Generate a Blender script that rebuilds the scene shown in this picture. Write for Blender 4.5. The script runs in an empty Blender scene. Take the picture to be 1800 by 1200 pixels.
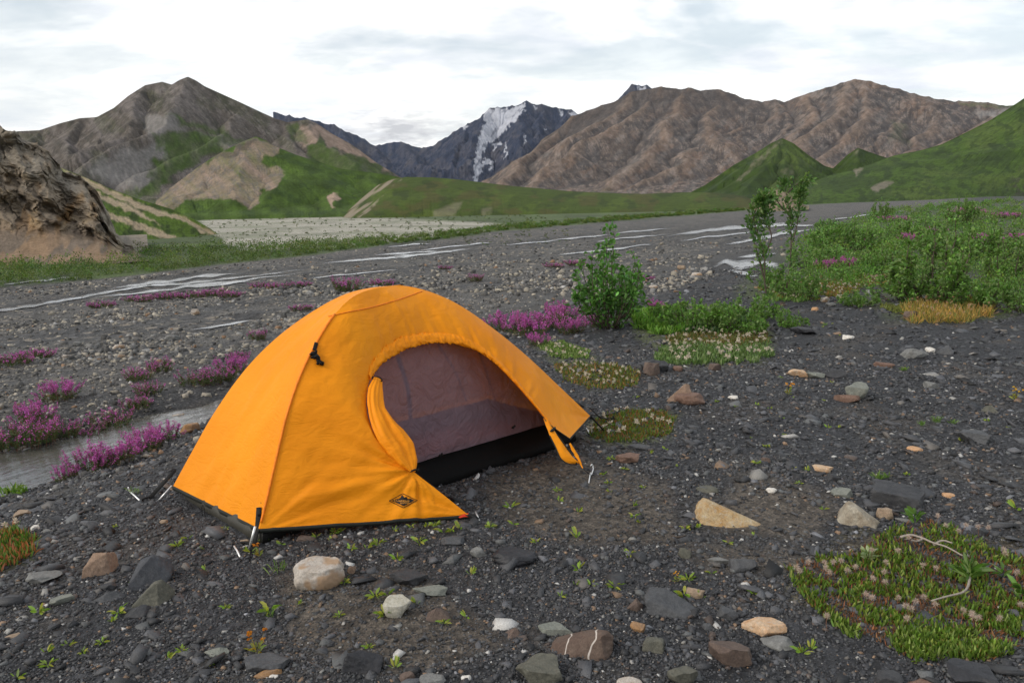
import bpy, math, random
import numpy as np
from mathutils import Vector, Matrix

# ------------------------------------------------------------------ camera, sky, sun, exposure
F_PX, CAM_H, TILT = 1412.0, 1.6, math.atan(260 / 1412.0)
scn = bpy.context.scene
COL = scn.collection
cam_d = bpy.data.cameras.new("camera")
cam = bpy.data.objects.new("camera", cam_d)
COL.objects.link(cam)
cam_d.sensor_width = 36.0
cam_d.lens = 36.0 * F_PX / 1800.0
cam_d.clip_start = 0.05
cam_d.clip_end = 30000
cam.location = (0, 0, CAM_H)
cam.rotation_euler = (math.pi / 2 - TILT, 0, 0)
scn.camera = cam
scn.view_settings.view_transform = 'Standard'
scn.view_settings.look = 'None'
scn.view_settings.exposure = 0.32
scn.view_settings.gamma = 1.0
scn.cycles.max_bounces = 8
scn.cycles.transparent_max_bounces = 16
scn.cycles.use_denoising = True

SUN_EL, SUN_AZ = math.radians(36), math.radians(-118)     # azimuth from +Y, clockwise positive
sd = Vector((math.sin(SUN_AZ) * math.cos(SUN_EL), math.cos(SUN_AZ) * math.cos(SUN_EL), math.sin(SUN_EL)))
sun_d = bpy.data.lights.new("sun", 'SUN')
sun_d.energy = 1.5
sun_d.angle = math.radians(22)
sun_d.color = (1.0, 0.95, 0.87)
sun = bpy.data.objects.new("sun", sun_d)
COL.objects.link(sun)
sun.rotation_euler = sd.to_track_quat('Z', 'Y').to_euler()

world = bpy.data.worlds.new("World")
scn.world = world
world.use_nodes = True
wn, wl = world.node_tree.nodes, world.node_tree.links
wn.clear()
def N(t, **k):
    n = wn.new(t)
    for a, b in k.items(): setattr(n, a, b)
    return n
w_out = N('ShaderNodeOutputWorld')
w_bg = N('ShaderNodeBackground')
w_bg.inputs['Strength'].default_value = 0.1
sky = N('ShaderNodeTexSky', sky_type='NISHITA', sun_disc=False)
sky.sun_elevation = SUN_EL
sky.sun_rotation = SUN_AZ
sky.dust_density = 1.5
tc = N('ShaderNodeTexCoord')
sep = N('ShaderNodeSeparateXYZ')
wl.new(tc.outputs['Generated'], sep.inputs[0])
def M(op, a, b=None, clamp=False):
    n = N('ShaderNodeMath', operation=op, use_clamp=clamp)
    for i, v in enumerate((a, b)):
        if v is None: continue
        if isinstance(v, (int, float)): n.inputs[i].default_value = v
        else: wl.new(v, n.inputs[i])
    return n.outputs[0]
zc = M('MAXIMUM', sep.outputs['Z'], 0.0)
zc = M('ADD', zc, 0.22)
cx, cy = M('DIVIDE', sep.outputs['X'], zc), M('DIVIDE', sep.outputs['Y'], zc)
cmb = N('ShaderNodeCombineXYZ')
wl.new(cx, cmb.inputs[0]); wl.new(cy, cmb.inputs[1])
def cloud_noise(scale, det, rough, dist, off):
    mp = N('ShaderNodeMapping'); mp.inputs['Location'].default_value = off
    mp.inputs['Scale'].default_value = (1.0, 1.3, 1)
    mp.inputs['Rotation'].default_value = (0, 0, 0.45)
    wl.new(cmb.outputs[0], mp.inputs[0])
    n = N('ShaderNodeTexNoise'); n.inputs['Scale'].default_value = scale
    n.inputs['Detail'].default_value = det; n.inputs['Roughness'].default_value = rough
    n.inputs['Distortion'].default_value = dist
    wl.new(mp.outputs[0], n.inputs['Vector'])
    return n.outputs[0]
def ramp(v, stops):
    r = N('ShaderNodeValToRGB')
    e = r.color_ramp.elements
    e[0].position, e[0].color = stops[0][0], (*[stops[0][1]] * 3, 1) if isinstance(stops[0][1], (int, float)) else (*stops[0][1], 1)
    e[1].position, e[1].color = stops[-1][0], (*[stops[-1][1]] * 3, 1) if isinstance(stops[-1][1], (int, float)) else (*stops[-1][1], 1)
    for p, c in stops[1:-1]:
        q = e.new(p); q.color = (*[c] * 3, 1) if isinstance(c, (int, float)) else (*c, 1)
    wl.new(v, r.inputs[0])
    return r.outputs[0]
n1 = cloud_noise(0.85, 6, 0.55, 0.35, (0.35, 0.9, 0))
n2 = cloud_noise(2.1, 7, 0.6, 0.2, (4.0, 2.0, 3))
cov = ramp(n1, [(0.42, 0.20), (0.56, 1.0)])            # how much cloud covers the blue
hz = ramp(sep.outputs['Z'], [(0.02, 1.0), (0.16, 0.5), (0.30, 0.0)])   # whiter towards the horizon
cov = M('MAXIMUM', cov, hz)
shade = ramp(n2, [(0.28, (7.1, 7.5, 8.1)), (0.44, (8.7, 8.85, 9.0)), (0.56, (10.8, 10.7, 10.5)), (0.75, (13.0, 12.8, 12.4))])
mix = N('ShaderNodeMixRGB'); wl.new(cov, mix.inputs[0])
bl = N('ShaderNodeMixRGB', blend_type='MULTIPLY'); bl.inputs[0].default_value = 1.0
wl.new(sky.outputs[0], bl.inputs[1]); bl.inputs[2].default_value = (1.5, 1.35, 1.15, 1)
wl.new(bl.outputs[0], mix.inputs[1]); wl.new(shade, mix.inputs[2])
# low grey cloud bank lying behind the snow peak
yy = M('MAXIMUM', sep.outputs['Y'], 0.05)
ex = M('DIVIDE', M('ADD', M('DIVIDE', sep.outputs['X'], yy), 0.135), 0.085)
ez = M('DIVIDE', M('SUBTRACT', M('DIVIDE', sep.outputs['Z'], yy), 0.075), 0.028)
rr = M('SQRT', M('ADD', M('MULTIPLY', ex, ex), M('MULTIPLY', ez, ez)))
n3 = cloud_noise(9.0, 5, 0.6, 0.3, (2.0, 5.0, 0))
bank = ramp(M('ADD', M('SUBTRACT', 1.0, rr), M('MULTIPLY', M('SUBTRACT', n3, 0.5), 2.4)), [(-0.0, 0.0), (1.0, 1.0)])
mix2 = N('ShaderNodeMixRGB'); wl.new(bank, mix2.inputs[0]); wl.new(mix.outputs[0], mix2.inputs[1]); mix2.inputs[2].default_value = (5.5, 5.55, 5.7, 1)
wl.new(mix2.outputs[0], w_bg.inputs[0])
wl.new(w_bg.outputs[0], w_out.inputs[0])

# ------------------------------------------------------------------ helpers
rng = np.random.default_rng(7)
random.seed(7)
CT, ST = math.cos(TILT), math.sin(TILT)

def hash2(ix, iy, seed):
    h = (ix.astype(np.int64) * 374761393 + iy.astype(np.int64) * 668265263 + seed * 1442695041) & 0xffffffff
    h = ((h ^ (h >> 13)) * 1274126177) & 0xffffffff
    return (h ^ (h >> 16)) & 0xffffffff
def pn(x, y, seed=0):
    x = np.asarray(x, float); y = np.asarray(y, float)
    x, y = np.broadcast_arrays(x, y)
    ix, iy = np.floor(x), np.floor(y)
    fx, fy = x - ix, y - iy
    def g(dx, dy):
        a = hash2(ix + dx, iy + dy, seed) * (2 * math.pi / 4294967296.0)
        return np.cos(a) * (fx - dx) + np.sin(a) * (fy - dy)
    u = fx * fx * fx * (fx * (fx * 6 - 15) + 10)
    v = fy * fy * fy * (fy * (fy * 6 - 15) + 10)
    a = g(0, 0) * (1 - u) + g(1, 0) * u
    b = g(0, 1) * (1 - u) + g(1, 1) * u
    return (a * (1 - v) + b * v) * 1.5
def fbm(x, y, o=4, seed=0, gain=0.5):
    s, a = 0, 1.0
    for i in range(o):
        s = s + a * pn(x * 2 ** i, y * 2 ** i, seed + i * 17)
        a *= gain
    return s
def ridged(x, y, o=4, seed=0, gain=0.5):
    s, a = 0, 1.0
    for i in range(o):
        s = s + a * (1 - np.abs(pn(x * 2 ** i, y * 2 ** i, seed + i * 17)) * 2)
        a *= gain
    return s
def sstep(a, b, x):
    t = np.clip((np.asarray(x, float) - a) / (b - a), 0, 1)
    return t * t * (3 - 2 * t)

def ray(px, py):
    px = np.asarray(px, float); py = np.asarray(py, float)
    x = (px - 900) / F_PX; v = -(py - 600) / F_PX
    return np.stack(np.broadcast_arrays(x, CT + v * ST, -ST + v * CT), -1)
def project(P):
    P = np.asarray(P, float)
    X, Y, Z = P[..., 0], P[..., 1], P[..., 2] - CAM_H
    d = Y * CT - Z * ST
    v = Y * ST + Z * CT
    d = np.where(d < 0.05, 0.05, d)
    return 900 + F_PX * X / d, 600 - F_PX * v / d

EDGE_P = np.array([-2.46, 3.93]); EDGE_D = np.array([0.507, 0.862]); EDGE_N = np.array([-0.862, 0.507])
def edge_dist(x, y):
    return (x - EDGE_P[0]) * EDGE_N[0] + (y - EDGE_P[1]) * EDGE_N[1]
def edge_along(x, y):
    return (x - EDGE_P[0]) * EDGE_D[0] + (y - EDGE_P[1]) * EDGE_D[1]
WATER_Z = -0.37
def ground_h(x, y):
    """height of the ground: gravel terrace, small side channel, then the wide river bed falling away"""
    x = np.asarray(x, float); y = np.asarray(y, float)
    d = edge_dist(x, y); l = edge_along(x, y)
    d = d + 0.16 * pn(x * 1.1, y * 1.1, 3) + 0.07 * pn(x * 3.1, y * 3.1, 4)
    far = sstep(4.6, 6.6, l)
    zr = -0.62 - 0.014 * y + 0.024 * x
    e1 = np.clip(1.28 + 0.21 * (l - 0.6), 1.0, 1.8); e2 = np.clip(2.36 - 0.09 * (l - 0.5), 2.0, 2.6)
    up = np.interp(d - e1, [-2.2, -1.5, -0.9, -0.35, 0.0], [0.0, -0.02, -0.12, -0.29, -0.37])
    ch = -0.37 - 0.07 * np.sin(np.pi * np.clip((d - e1) / (e2 - e1), 0, 1)) ** 0.7
    dn = np.interp(d - e2, [0, 0.3, 1.0, 3.0], [-0.37, -0.31, -0.29, -0.33])
    prof = np.where(d < e1, up, np.where(d < e2, ch, dn))
    prof2 = np.interp(d, [-3, 0, 3, 6], [0, -0.05, -0.33, -0.36])
    prof = prof * (1 - far) + prof2 * far
    t = sstep(2.5, 22, d)
    z = prof * (1 - t) + zr * t
    # the terrace itself also follows the valley's fall further out
    t2 = sstep(12, 70, np.hypot(x, y)) * (1 - t)
    z = z + t2 * (0.6 * (-0.014 * y + 0.024 * x))
    r = np.hypot(x, y)
    amp = 0.018 + 0.03 * sstep(5, 15, r) * sstep(1, 6, d)
    near = 1 - sstep(60, 200, r)
    z = z + near * amp * (fbm(x * 0.9, y * 0.9, 3, 11)) + near * 0.008 * pn(x * 4, y * 4, 21)
    z = z + near * sstep(4, 10, d) * 0.05 * ridged(x * 0.15 + 0.1 * y, y * 0.12, 2, 31) * 0.6
    return z
_ts = np.geomspace(1.2, 6000, 150)
def ground_at(px, py, zmax=None):
    """world points on the ground seen at photo pixels"""
    px = np.atleast_1d(np.asarray(px, float)); py = np.atleast_1d(np.asarray(py, float))
    d = ray(px, py)
    out = np.zeros((len(px), 3))
    for i in range(0, len(px), 4000):
        dd = d[i:i + 4000]
        X = dd[:, None, :] * _ts[None, :, None]
        Z = X[..., 2] + CAM_H - ground_h(X[..., 0], X[..., 1])
        neg = Z < 0
        k = np.where(neg.any(1), neg.argmax(1), len(_ts) - 1)
        k = np.maximum(k, 1)
        a, b = _ts[k - 1], _ts[k]
        for _ in range(14):
            m = (a + b) / 2
            P = dd * m[:, None]
            up = P[:, 2] + CAM_H - ground_h(P[:, 0], P[:, 1]) > 0
            a, b = np.where(up, m, a), np.where(up, b, m)
        P = dd * ((a + b) / 2)[:, None]
        P[:, 2] = ground_h(P[:, 0], P[:, 1])
        out[i:i + 4000] = P
    return out
def gp(px, py):
    return ground_at([px], [py])[0]

def pip(x, y, poly):
    x = np.asarray(x, float); y = np.asarray(y, float)
    ins = np.zeros(x.shape, bool)
    n = len(poly)
    for i in range(n):
        x1, y1 = poly[i]; x2, y2 = poly[(i + 1) % n]
        if y1 == y2: continue
        c = ((y1 > y) != (y2 > y)) & (x < (x2 - x1) * (y - y1) / (y2 - y1) + x1)
        ins ^= c
    return ins
def soft(x, y, poly, r, k=8, seed=5):
    rs = np.random.default_rng(seed)
    s = 0
    for i in range(k):
        a = 2 * math.pi * i / k
        q = r * (0.35 + 0.65 * ((i * 5) % k) / k)
        s = s + pip(x + q * math.cos(a), y + q * math.sin(a) * 0.7, poly)
    return s / k

def mesh_np(name, V, Q=None, T=None, mats=(), col=None, smooth=False, matidx=None, uv=None):
    me = bpy.data.meshes.new(name)
    V = np.asarray(V, np.float32)
    nq = 0 if Q is None else len(Q); nt = 0 if T is None else len(T)
    me.vertices.add(len(V)); me.vertices.foreach_set("co", V.ravel())
    idx = []
    if nq: idx.append(np.asarray(Q, np.int32).ravel())
    if nt: idx.append(np.asarray(T, np.int32).ravel())
    idx = np.concatenate(idx)
    me.loops.add(len(idx)); me.loops.foreach_set("vertex_index", idx)
    me.polygons.add(nq + nt)
    st = np.concatenate([np.arange(nq) * 4, nq * 4 + np.arange(nt) * 3]).astype(np.int32)
    me.polygons.foreach_set("loop_start", st)
    if matidx is not None: me.polygons.foreach_set("material_index", np.asarray(matidx, np.int32))
    if smooth: me.polygons.foreach_set("use_smooth", np.ones(nq + nt, bool))
    if col is not None:
        a = me.color_attributes.new("Col", 'FLOAT_COLOR', 'POINT')
        c = np.ones((len(V), 4), np.float32); c[:, :3] = col
        a.data.foreach_set("color", c.ravel())
    if uv is not None:
        l = me.uv_layers.new(name="uv")
        l.data.foreach_set("uv", np.asarray(uv, np.float32)[idx].ravel())
    for m in mats: me.materials.append(m)
    me.update(calc_edges=True)
    me.validate()
    return me
def link(name, me, parent=None, loc=None, rot=None):
    o = bpy.data.objects.new(name, me)
    COL.objects.link(o)
    if parent is not None: o.parent = parent
    if loc is not None: o.location = loc
    if rot is not None: o.rotation_euler = rot
    return o
def tag(o, label=None, cat=None, group=None, kind=None):
    if label: o['label'] = label
    if cat: o['category'] = cat
    if group: o['group'] = group
    if kind: o['kind'] = kind
    return o
def gridq(nu, nv, wrap=False):
    """quads of a (nv rows x nu columns) grid"""
    r = np.arange(nv - 1)[:, None] * nu; c = np.arange(nu if wrap else nu - 1)[None, :]
    c2 = (c + 1) % nu
    return np.stack([r + c, r + c2, r + nu + c2, r + nu + c], -1).reshape(-1, 4)

# materials ---------------------------------------------------------------
class Mat:
    def __init__(s, name):
        s.m = bpy.data.materials.new(name); s.m.use_nodes = True
        s.n, s.l = s.m.node_tree.nodes, s.m.node_tree.links
        s.n.clear()
        s.out = s.n.new('ShaderNodeOutputMaterial')
    def node(s, t, ins=None, **k):
        n = s.n.new(t)
        for a, b in k.items(): setattr(n, a, b)
        for a, b in (ins or {}).items(): s.set(n.inputs[a], b)
        return n
    def set(s, sock, v):
        if isinstance(v, bpy.types.NodeSocket): s.l.new(v, sock)
        elif isinstance(v, (tuple, list)) and len(v) == 3 and sock.type == 'RGBA': sock.default_value = (*v, 1)
        else: sock.default_value = v
    def noise(s, scale, det=4, rough=0.55, vec=None, dist=0.0):
        i = {'Scale': scale, 'Detail': det, 'Roughness': rough, 'Distortion': dist}
        if vec is not None: i['Vector'] = vec
        return s.node('ShaderNodeTexNoise', i).outputs['Fac']
    def voro(s, scale, vec=None, feature='F1', rand=1.0):
        i = {'Scale': scale, 'Randomness': rand}
        if vec is not None: i['Vector'] = vec
        return s.node('ShaderNodeTexVoronoi', i, feature=feature)
    def ramp(s, v, stops, interp='LINEAR'):
        r = s.node('ShaderNodeValToRGB'); r.color_ramp.interpolation = interp
        e = r.color_ramp.elements
        f = lambda c: (c, c, c, 1) if isinstance(c, (int, float)) else (*c, 1)
        e[0].position, e[0].color = stops[0][0], f(stops[0][1])
        e[1].position, e[1].color = stops[-1][0], f(stops[-1][1])
        for p, c in stops[1:-1]:
            q = e.new(p); q.color = f(c)
        s.l.new(v, r.inputs[0])
        return r.outputs[0]
    def math(s, op, a, b=0.0, clamp=False):
        n = s.node('ShaderNodeMath', operation=op, use_clamp=clamp)
        s.set(n.inputs[0], a); s.set(n.inputs[1], b)
        return n.outputs[0]
    def mix(s, f, a, b, mode='MIX'):
        n = s.node('ShaderNodeMixRGB', blend_type=mode)
        s.set(n.inputs[0], f); s.set(n.inputs[1], a); s.set(n.inputs[2], b)
        return n.outputs[0]
    def bump(s, h, strength=0.5, dist=0.01, normal=None):
        i = {'Height': h, 'Strength': strength, 'Distance': dist}
        if normal is not None: i['Normal'] = normal
        return s.node('ShaderNodeBump', i).outputs[0]
    def attr(s, name='Col'):
        return s.node('ShaderNodeAttribute', attribute_name=name).outputs['Color']
    def pos(s):
        return s.node('ShaderNodeNewGeometry').outputs['Position']
    def obj(s):
        return s.node('ShaderNodeTexCoord').outputs['Object']
    def bsdf(s, color, rough=0.8, spec=0.3, normal=None, **k):
        i = {'Base Color': color, 'Roughness': rough, 'Specular IOR Level': spec}
        i.update(k)
        b = s.node('ShaderNodeBsdfPrincipled', i)
        if normal is not None: s.l.new(normal, b.inputs['Normal'])
        s.l.new(b.outputs[0], s.out.inputs[0])
        return b
    def leafy(s, color, rough=0.6, spec=0.25, tr=0.35, trcol=None, normal=None):
        b = s.bsdf(color, rough, spec, normal)
        t = s.node('ShaderNodeBsdfTranslucent', {'Color': trcol if trcol is not None else color})
        m = s.node('ShaderNodeMixShader', {0: tr})
        s.l.new(b.outputs[0], m.inputs[1]); s.l.new(t.outputs[0], m.inputs[2])
        s.l.new(m.outputs[0], s.out.inputs[0])
        return m
# ------------------------------------------------------------------ ground sheet
def m_ground():
    m = Mat('river_gravel_ground')
    p = m.pos(); base = m.attr()
    v1 = m.voro(38, p); v2 = m.voro(9, p); v3 = m.voro(95, p)
    t1 = m.ramp(v1.outputs['Color'], [(0.1, 0.45), (0.5, 0.9), (0.9, 1.5)])
    t3 = m.ramp(v3.outputs['Color'], [(0.1, 0.5), (0.6, 1.0), (0.95, 1.8)])
    t2 = m.ramp(v2.outputs['Color'], [(0.1, 0.65), (0.85, 1.2), (0.97, 1.9)])
    pw = m.attr('Pale')
    big = m.noise(1.1, 5, 0.6, p)
    c = m.mix(1.0, base, t1, 'MULTIPLY')
    c = m.mix(0.7, c, t3, 'MULTIPLY')
    c = m.mix(pw, c, m.mix(1.0, c, t2, 'MULTIPLY'))
    c = m.mix(0.55, c, m.ramp(big, [(0.3, 0.55), (0.7, 1.45)]), 'MULTIPLY')
    # tan and rusty pebbles of the river bed
    peb = m.ramp(v2.outputs['Color'], [(0.80, 0.0), (0.83, 1.0)])
    c = m.mix(m.math('MULTIPLY', peb, m.math('MULTIPLY', pw, 0.55)), c, (0.27, 0.225, 0.17))
    h = m.math('ADD', m.math('MULTIPLY', v1.outputs['Distance'], 0.9), m.math('MULTIPLY', v3.outputs['Distance'], 0.5))
    n = m.bump(h, 0.9, 0.012)
    n = m.bump(m.math('MULTIPLY', v2.outputs['Distance'], pw), 0.8, 0.05, n)
    m.bsdf(c, 0.82, 0.35, n)
    return m.m

FARBANK = [(-400, 575), (0, 507), (120, 497), (300, 478), (450, 460), (600, 442), (700, 430), (800, 420), (880, 408), (1000, 398), (1150, 385),
           (1320, 371), (1400, 363), (1500, 357), (1640, 351), (1770, 345), (2100, 332)]
def farbank_y(px): return np.interp(px, [a for a, b in FARBANK], [b for a, b in FARBANK])
PLAIN = [(340, 377), (520, 378), (700, 384), (860, 392), (905, 398), (700, 424), (560, 436), (430, 440), (395, 428), (360, 400)]
TERR_GREEN = [(1290, 520), (1310, 470), (1400, 420), (1440, 395), (1560, 368), (1770, 350), (2300, 330), (2300, 560), (1800, 545), (1700, 565),
              (1560, 560), (1520, 520), (1440, 510), (1350, 530)]
GREENS = [[(1110, 560), (1140, 535), (1230, 530), (1330, 560), (1350, 590), (1360, 640), (1190, 645), (1150, 620), (1120, 590)],
          [(930, 600), (1000, 605), (1060, 640), (1120, 680), (1040, 690), (980, 650)],
          [(1040, 735), (1110, 720), (1190, 725), (1180, 770), (1100, 785), (1030, 770)],
          [(1390, 990), (1500, 930), (1800, 960), (1800, 1140), (1640, 1150), (1480, 1100), (1380, 1050)],
          [(0, 925), (60, 940), (60, 985), (0, 1005)]]
BROWN = [[(830, 840), (1000, 800), (1180, 850), (1200, 960), (1000, 960), (870, 900)], [(480, 1000), (720, 990), (900, 1130), (700, 1180), (500, 1120)],
         [(1180, 950), (1420, 960), (1380, 1010), (1250, 1010)], [(1300, 820), (1480, 880), (1420, 950), (1240, 930)]]

CH = [([(-200, 575), (0, 545), (60, 537), (130, 524), (200, 511), (260, 501), (330, 498), (400, 489), (470, 482), (540, 472)], 2.6),
      ([(150, 524), (230, 516), (320, 505), (390, 500), (440, 490), (520, 481)], 2.2),
      ([(190, 508), (240, 500), (300, 494), (360, 484), (430, 480)], 3.2),
      ([(300, 505), (350, 500), (400, 497), (440, 493)], 4.0),
      ([(560, 463), (640, 456), (700, 451), (760, 445), (840, 436)], 2.4),
      ([(650, 449), (700, 445), (740, 443), (780, 440)], 1.6),
      ([(540, 489), (600, 483), (700, 473)], 1.2),
      ([(0, 500), (40, 496), (110, 488), (150, 487)], 1.6),
      ([(330, 580), (360, 576), (410, 568), (455, 559)], 1.8),
      ([(680, 434), (720, 430), (760, 428)], 1.2),
      ([(975, 448), (1048, 441), (1137, 430), (1160, 428)], 1.6),
      ([(960, 423), (1030, 416), (1080, 412)], 1.3),
      ([(1080, 410), (1130, 405), (1180, 402)], 1.6),
      ([(1170, 416), (1215, 408), (1270, 402), (1330, 398), (1400, 390)], 3.4),
      ([(1190, 424), (1240, 417), (1300, 410), (1340, 405)], 1.6),
      ([(1330, 398), (1380, 396), (1440, 396)], 2.2),
      ([(1268, 431), (1310, 424), (1370, 411), (1440, 402)], 3.2),
      ([(1254, 468), (1275, 460), (1300, 466), (1335, 460), (1375, 470)], 8.0),
      ([(1280, 474), (1305, 480), (1335, 484)], 4.0), ([(1295, 452), (1325, 449), (1365, 445)], 3.0), ([(730, 441), (800, 432), (870, 426)], 1.3), ([(1040, 425), (1100, 418), (1180, 411)], 1.3),
      ([(880, 430), (930, 427), (990, 421)], 1.0),
      ([(1450, 388), (1520, 378), (1600, 369)], 1.3)]

def build_ground():
    az = np.concatenate([np.linspace(-180, -48, 60)[:-1], np.linspace(-48, 48, 620), np.linspace(48, 180, 60)[1:]]) * math.pi / 180
    r = np.concatenate([np.geomspace(0.4, 2.0, 30)[:-1], np.geomspace(2.0, 60, 560)[:-1], np.geomspace(60, 9000, 130)])
    A, R = np.meshgrid(az, r)
    X, Y = R * np.sin(A), R * np.cos(A)
    Z = ground_h(X, Y)
    Z = Z - 3.0 * sstep(1200, 9000, R) * 4
    V = np.stack([X, Y, Z], -1).reshape(-1, 3)
    px, py = project(V)
    x, y = V[:, 0], V[:, 1]
    behind = y < 0.8
    d = edge_dist(x, y) + 0.25 * pn(x, y, 51)
    wx = px + 14 * pn(x * 0.8, y * 0.8, 61) + 5 * pn(x * 3, y * 3, 62)
    wy = py + (6 + 0.02 * np.maximum(py - 400, 0)) * pn(x * 0.7 + 9, y * 0.7, 63)
    slate = np.array([0.030, 0.031, 0.034]); bed = np.array([0.105, 0.099, 0.090]); bank = np.array([0.050, 0.050, 0.052])
    soil = np.array([0.088, 0.073, 0.057])
    c = np.tile(slate, (len(V), 1))
    def blend(c, k, w): return c * (1 - w[:, None]) + np.asarray(k)[None] * w[:, None]
    t = sstep(0.2, 5.0, d)
    c = blend(c, bed, t * (0.75 + 0.25 * sstep(-0.5, 0.5, fbm(x * 0.2, y * 0.2, 3, 71))))
    # dark silt streaks along the flow
    l = edge_along(x, y); dd = edge_dist(x, y)
    st = sstep(0.15, 0.55, fbm(dd * 0.9, l * 0.10, 3, 72)) * sstep(2.0, 4, d)
    c = blend(c, (0.060, 0.060, 0.062), st * 0.75)
    wet = np.exp(-((dd - 1.85) / 0.85) ** 2) * (1 - sstep(6, 10, l))
    c = blend(c, (0.030, 0.030, 0.031), wet * 0.8)
    pw = sstep(2.0, 6.0, d)
    br = np.zeros(len(V))
    for k, P in enumerate(BROWN):
        br = np.maximum(br, soft(wx, wy, P, 22))
    br = np.maximum(br * 0.85, 0.35 * sstep(0.1, 0.6, fbm(x * 1.3, y * 1.3, 3, 75)) * (1 - pw))
    c = blend(c, soil, br * (~behind))
    g = np.zeros(len(V))
    for P in GREENS: g = np.maximum(g, soft(wx, wy, P, 12))
    c = blend(c, (0.075, 0.085, 0.035), g * 0.8 * (~behind))
    c = blend(c, (0.060, 0.047, 0.036), soft(wx, wy, GREENS[3], 12) * 0.85 * (~behind))
    tg = soft(wx, wy, TERR_GREEN, 14) * (~behind)
    c = blend(c, (0.060, 0.075, 0.030), tg * (0.6 + 0.4 * sstep(-0.3, 0.3, fbm(x * 0.5, y * 0.5, 3, 77))))
    # far side of the river: grass, then the pale gravel flat
    fb = farbank_y(px + 10 * pn(x * 0.2, y * 0.2, 80))
    over = sstep(0, 3.0, fb - (py + 2.5 * pn(x * 0.25, y * 0.25, 81))) * (y > 10)
    gr = np.array([0.070, 0.105, 0.024])
    gm = 0.8 + 0.5 * fbm(x * 0.12, y * 0.12, 4, 82)
    c = c * (1 - over[:, None]) + (gr[None] * gm[:, None].clip(0.5, 1.5)) * over[:, None]
    pl = soft(px + 10 * pn(x * .1, y * .1, 83), py, PLAIN, 3.5) * (y > 10)
    pl = pl * (0.55 + 0.45 * sstep(-0.25, 0.15, fbm(x * 0.09, y * 0.09, 4, 84)))
    c = blend(c, (0.36, 0.34, 0.28), pl)
    pw = np.maximum(pw * (1 - over), pl * 0.6) * (1 - tg)
    ch = np.zeros(len(V)); wetm = np.zeros(len(V))
    for pts, w in CH:
        a = np.array(pts, float)
        inx = (px > a[0, 0] - 4) & (px < a[-1, 0] + 4) & (y > 5) & (R.ravel() < 800)
        dy = np.abs(py - np.interp(px, a[:, 0], a[:, 1]))
        ch = np.maximum(ch, inx * sstep(w * 2.2 + 2.0, w * 1.6, dy))
        wetm = np.maximum(wetm, inx * sstep(w * 5 + 5, w * 1.5, dy))
    isl = 0.25 + 1.5 * sstep(-0.45, 0.25, fbm(dd * 0.9, l * 0.22, 3, 87))
    V[:, 2] -= ch * (0.012 + 0.0007 * R.ravel())
    c = blend(c, (0.045, 0.045, 0.046), wetm * 0.5)
    Q = gridq(len(az), len(r))
    me = mesh_np('ground', V, Q[:, ::-1], mats=[m_ground()], col=c, smooth=True)
    a = me.color_attributes.new("Pale", 'FLOAT_COLOR', 'POINT')
    cc = np.ones((len(V), 4), np.float32); cc[:, :3] = pw[:, None]
    a.data.foreach_set("color", cc.ravel())
    o = link('ground', me)
    tag(o, 'dark slate gravel terrace falling to the grey braided river bed', None, None, 'structure')
build_ground()

# ------------------------------------------------------------------ water
def m_water(name='silty_water', bump=0.22, rough=0.04, c0=(0.05, 0.048, 0.04), c1=(0.11, 0.105, 0.09), broken=False):
    m = Mat(name)
    p = m.pos()
    mp = m.node('ShaderNodeMapping', {'Scale': (1.0, 1.0, 1.0), 'Rotation': (0, 0, 0.53)}); m.l.new(p, mp.inputs[0])
    mp2 = m.node('ShaderNodeMapping', {'Scale': (1.0, 0.4, 1.0)}); m.l.new(mp.outputs[0], mp2.inputs[0])
    h = m.noise(11, 4, 0.65, mp2.outputs[0], 0.8)
    n = m.bump(h, bump, 0.05)
    c = m.ramp(m.noise(2.5, 3, 0.5, p), [(0.3, c0), (0.7, c1)])
    bs = m.bsdf(c, rough, 0.9, n)
    if broken:      # the sheet of water breaks up round bars and stones
        mp3 = m.node('ShaderNodeMapping', {'Scale': (1.0, 0.22, 1.0)}); m.l.new(mp.outputs[0], mp3.inputs[0])
        q = m.math('ADD', m.math('MULTIPLY', m.attr(), 0.48), m.noise(2.6, 6, 0.7, mp3.outputs[0], 0.4))
        f = m.ramp(q, [(0.52, 0.0), (0.92, 1.0)])
        t = m.node('ShaderNodeBsdfTransparent'); x = m.node('ShaderNodeMixShader', {0: f})
        m.l.new(t.outputs[0], x.inputs[1]); m.l.new(bs.outputs[0], x.inputs[2]); m.l.new(x.outputs[0], m.out.inputs[0])
    return m.m
MW = m_water()
def build_stream():
    l = np.linspace(-9, 5.6, 90); dd = np.linspace(0.75, 2.95, 10)
    L, D = np.meshgrid(l, dd)
    X = EDGE_P[0] + EDGE_D[0] * L + EDGE_N[0] * D
    Y = EDGE_P[1] + EDGE_D[1] * L + EDGE_N[1] * D
    V = np.stack([X, Y, np.full_like(X, WATER_Z)], -1).reshape(-1, 3)
    tag(link('stream', mesh_np('stream', V, gridq(90, 10), mats=[MW], smooth=True)),
        'narrow silty stream channel running behind the tent', None, None, 'structure')
build_stream()
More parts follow.
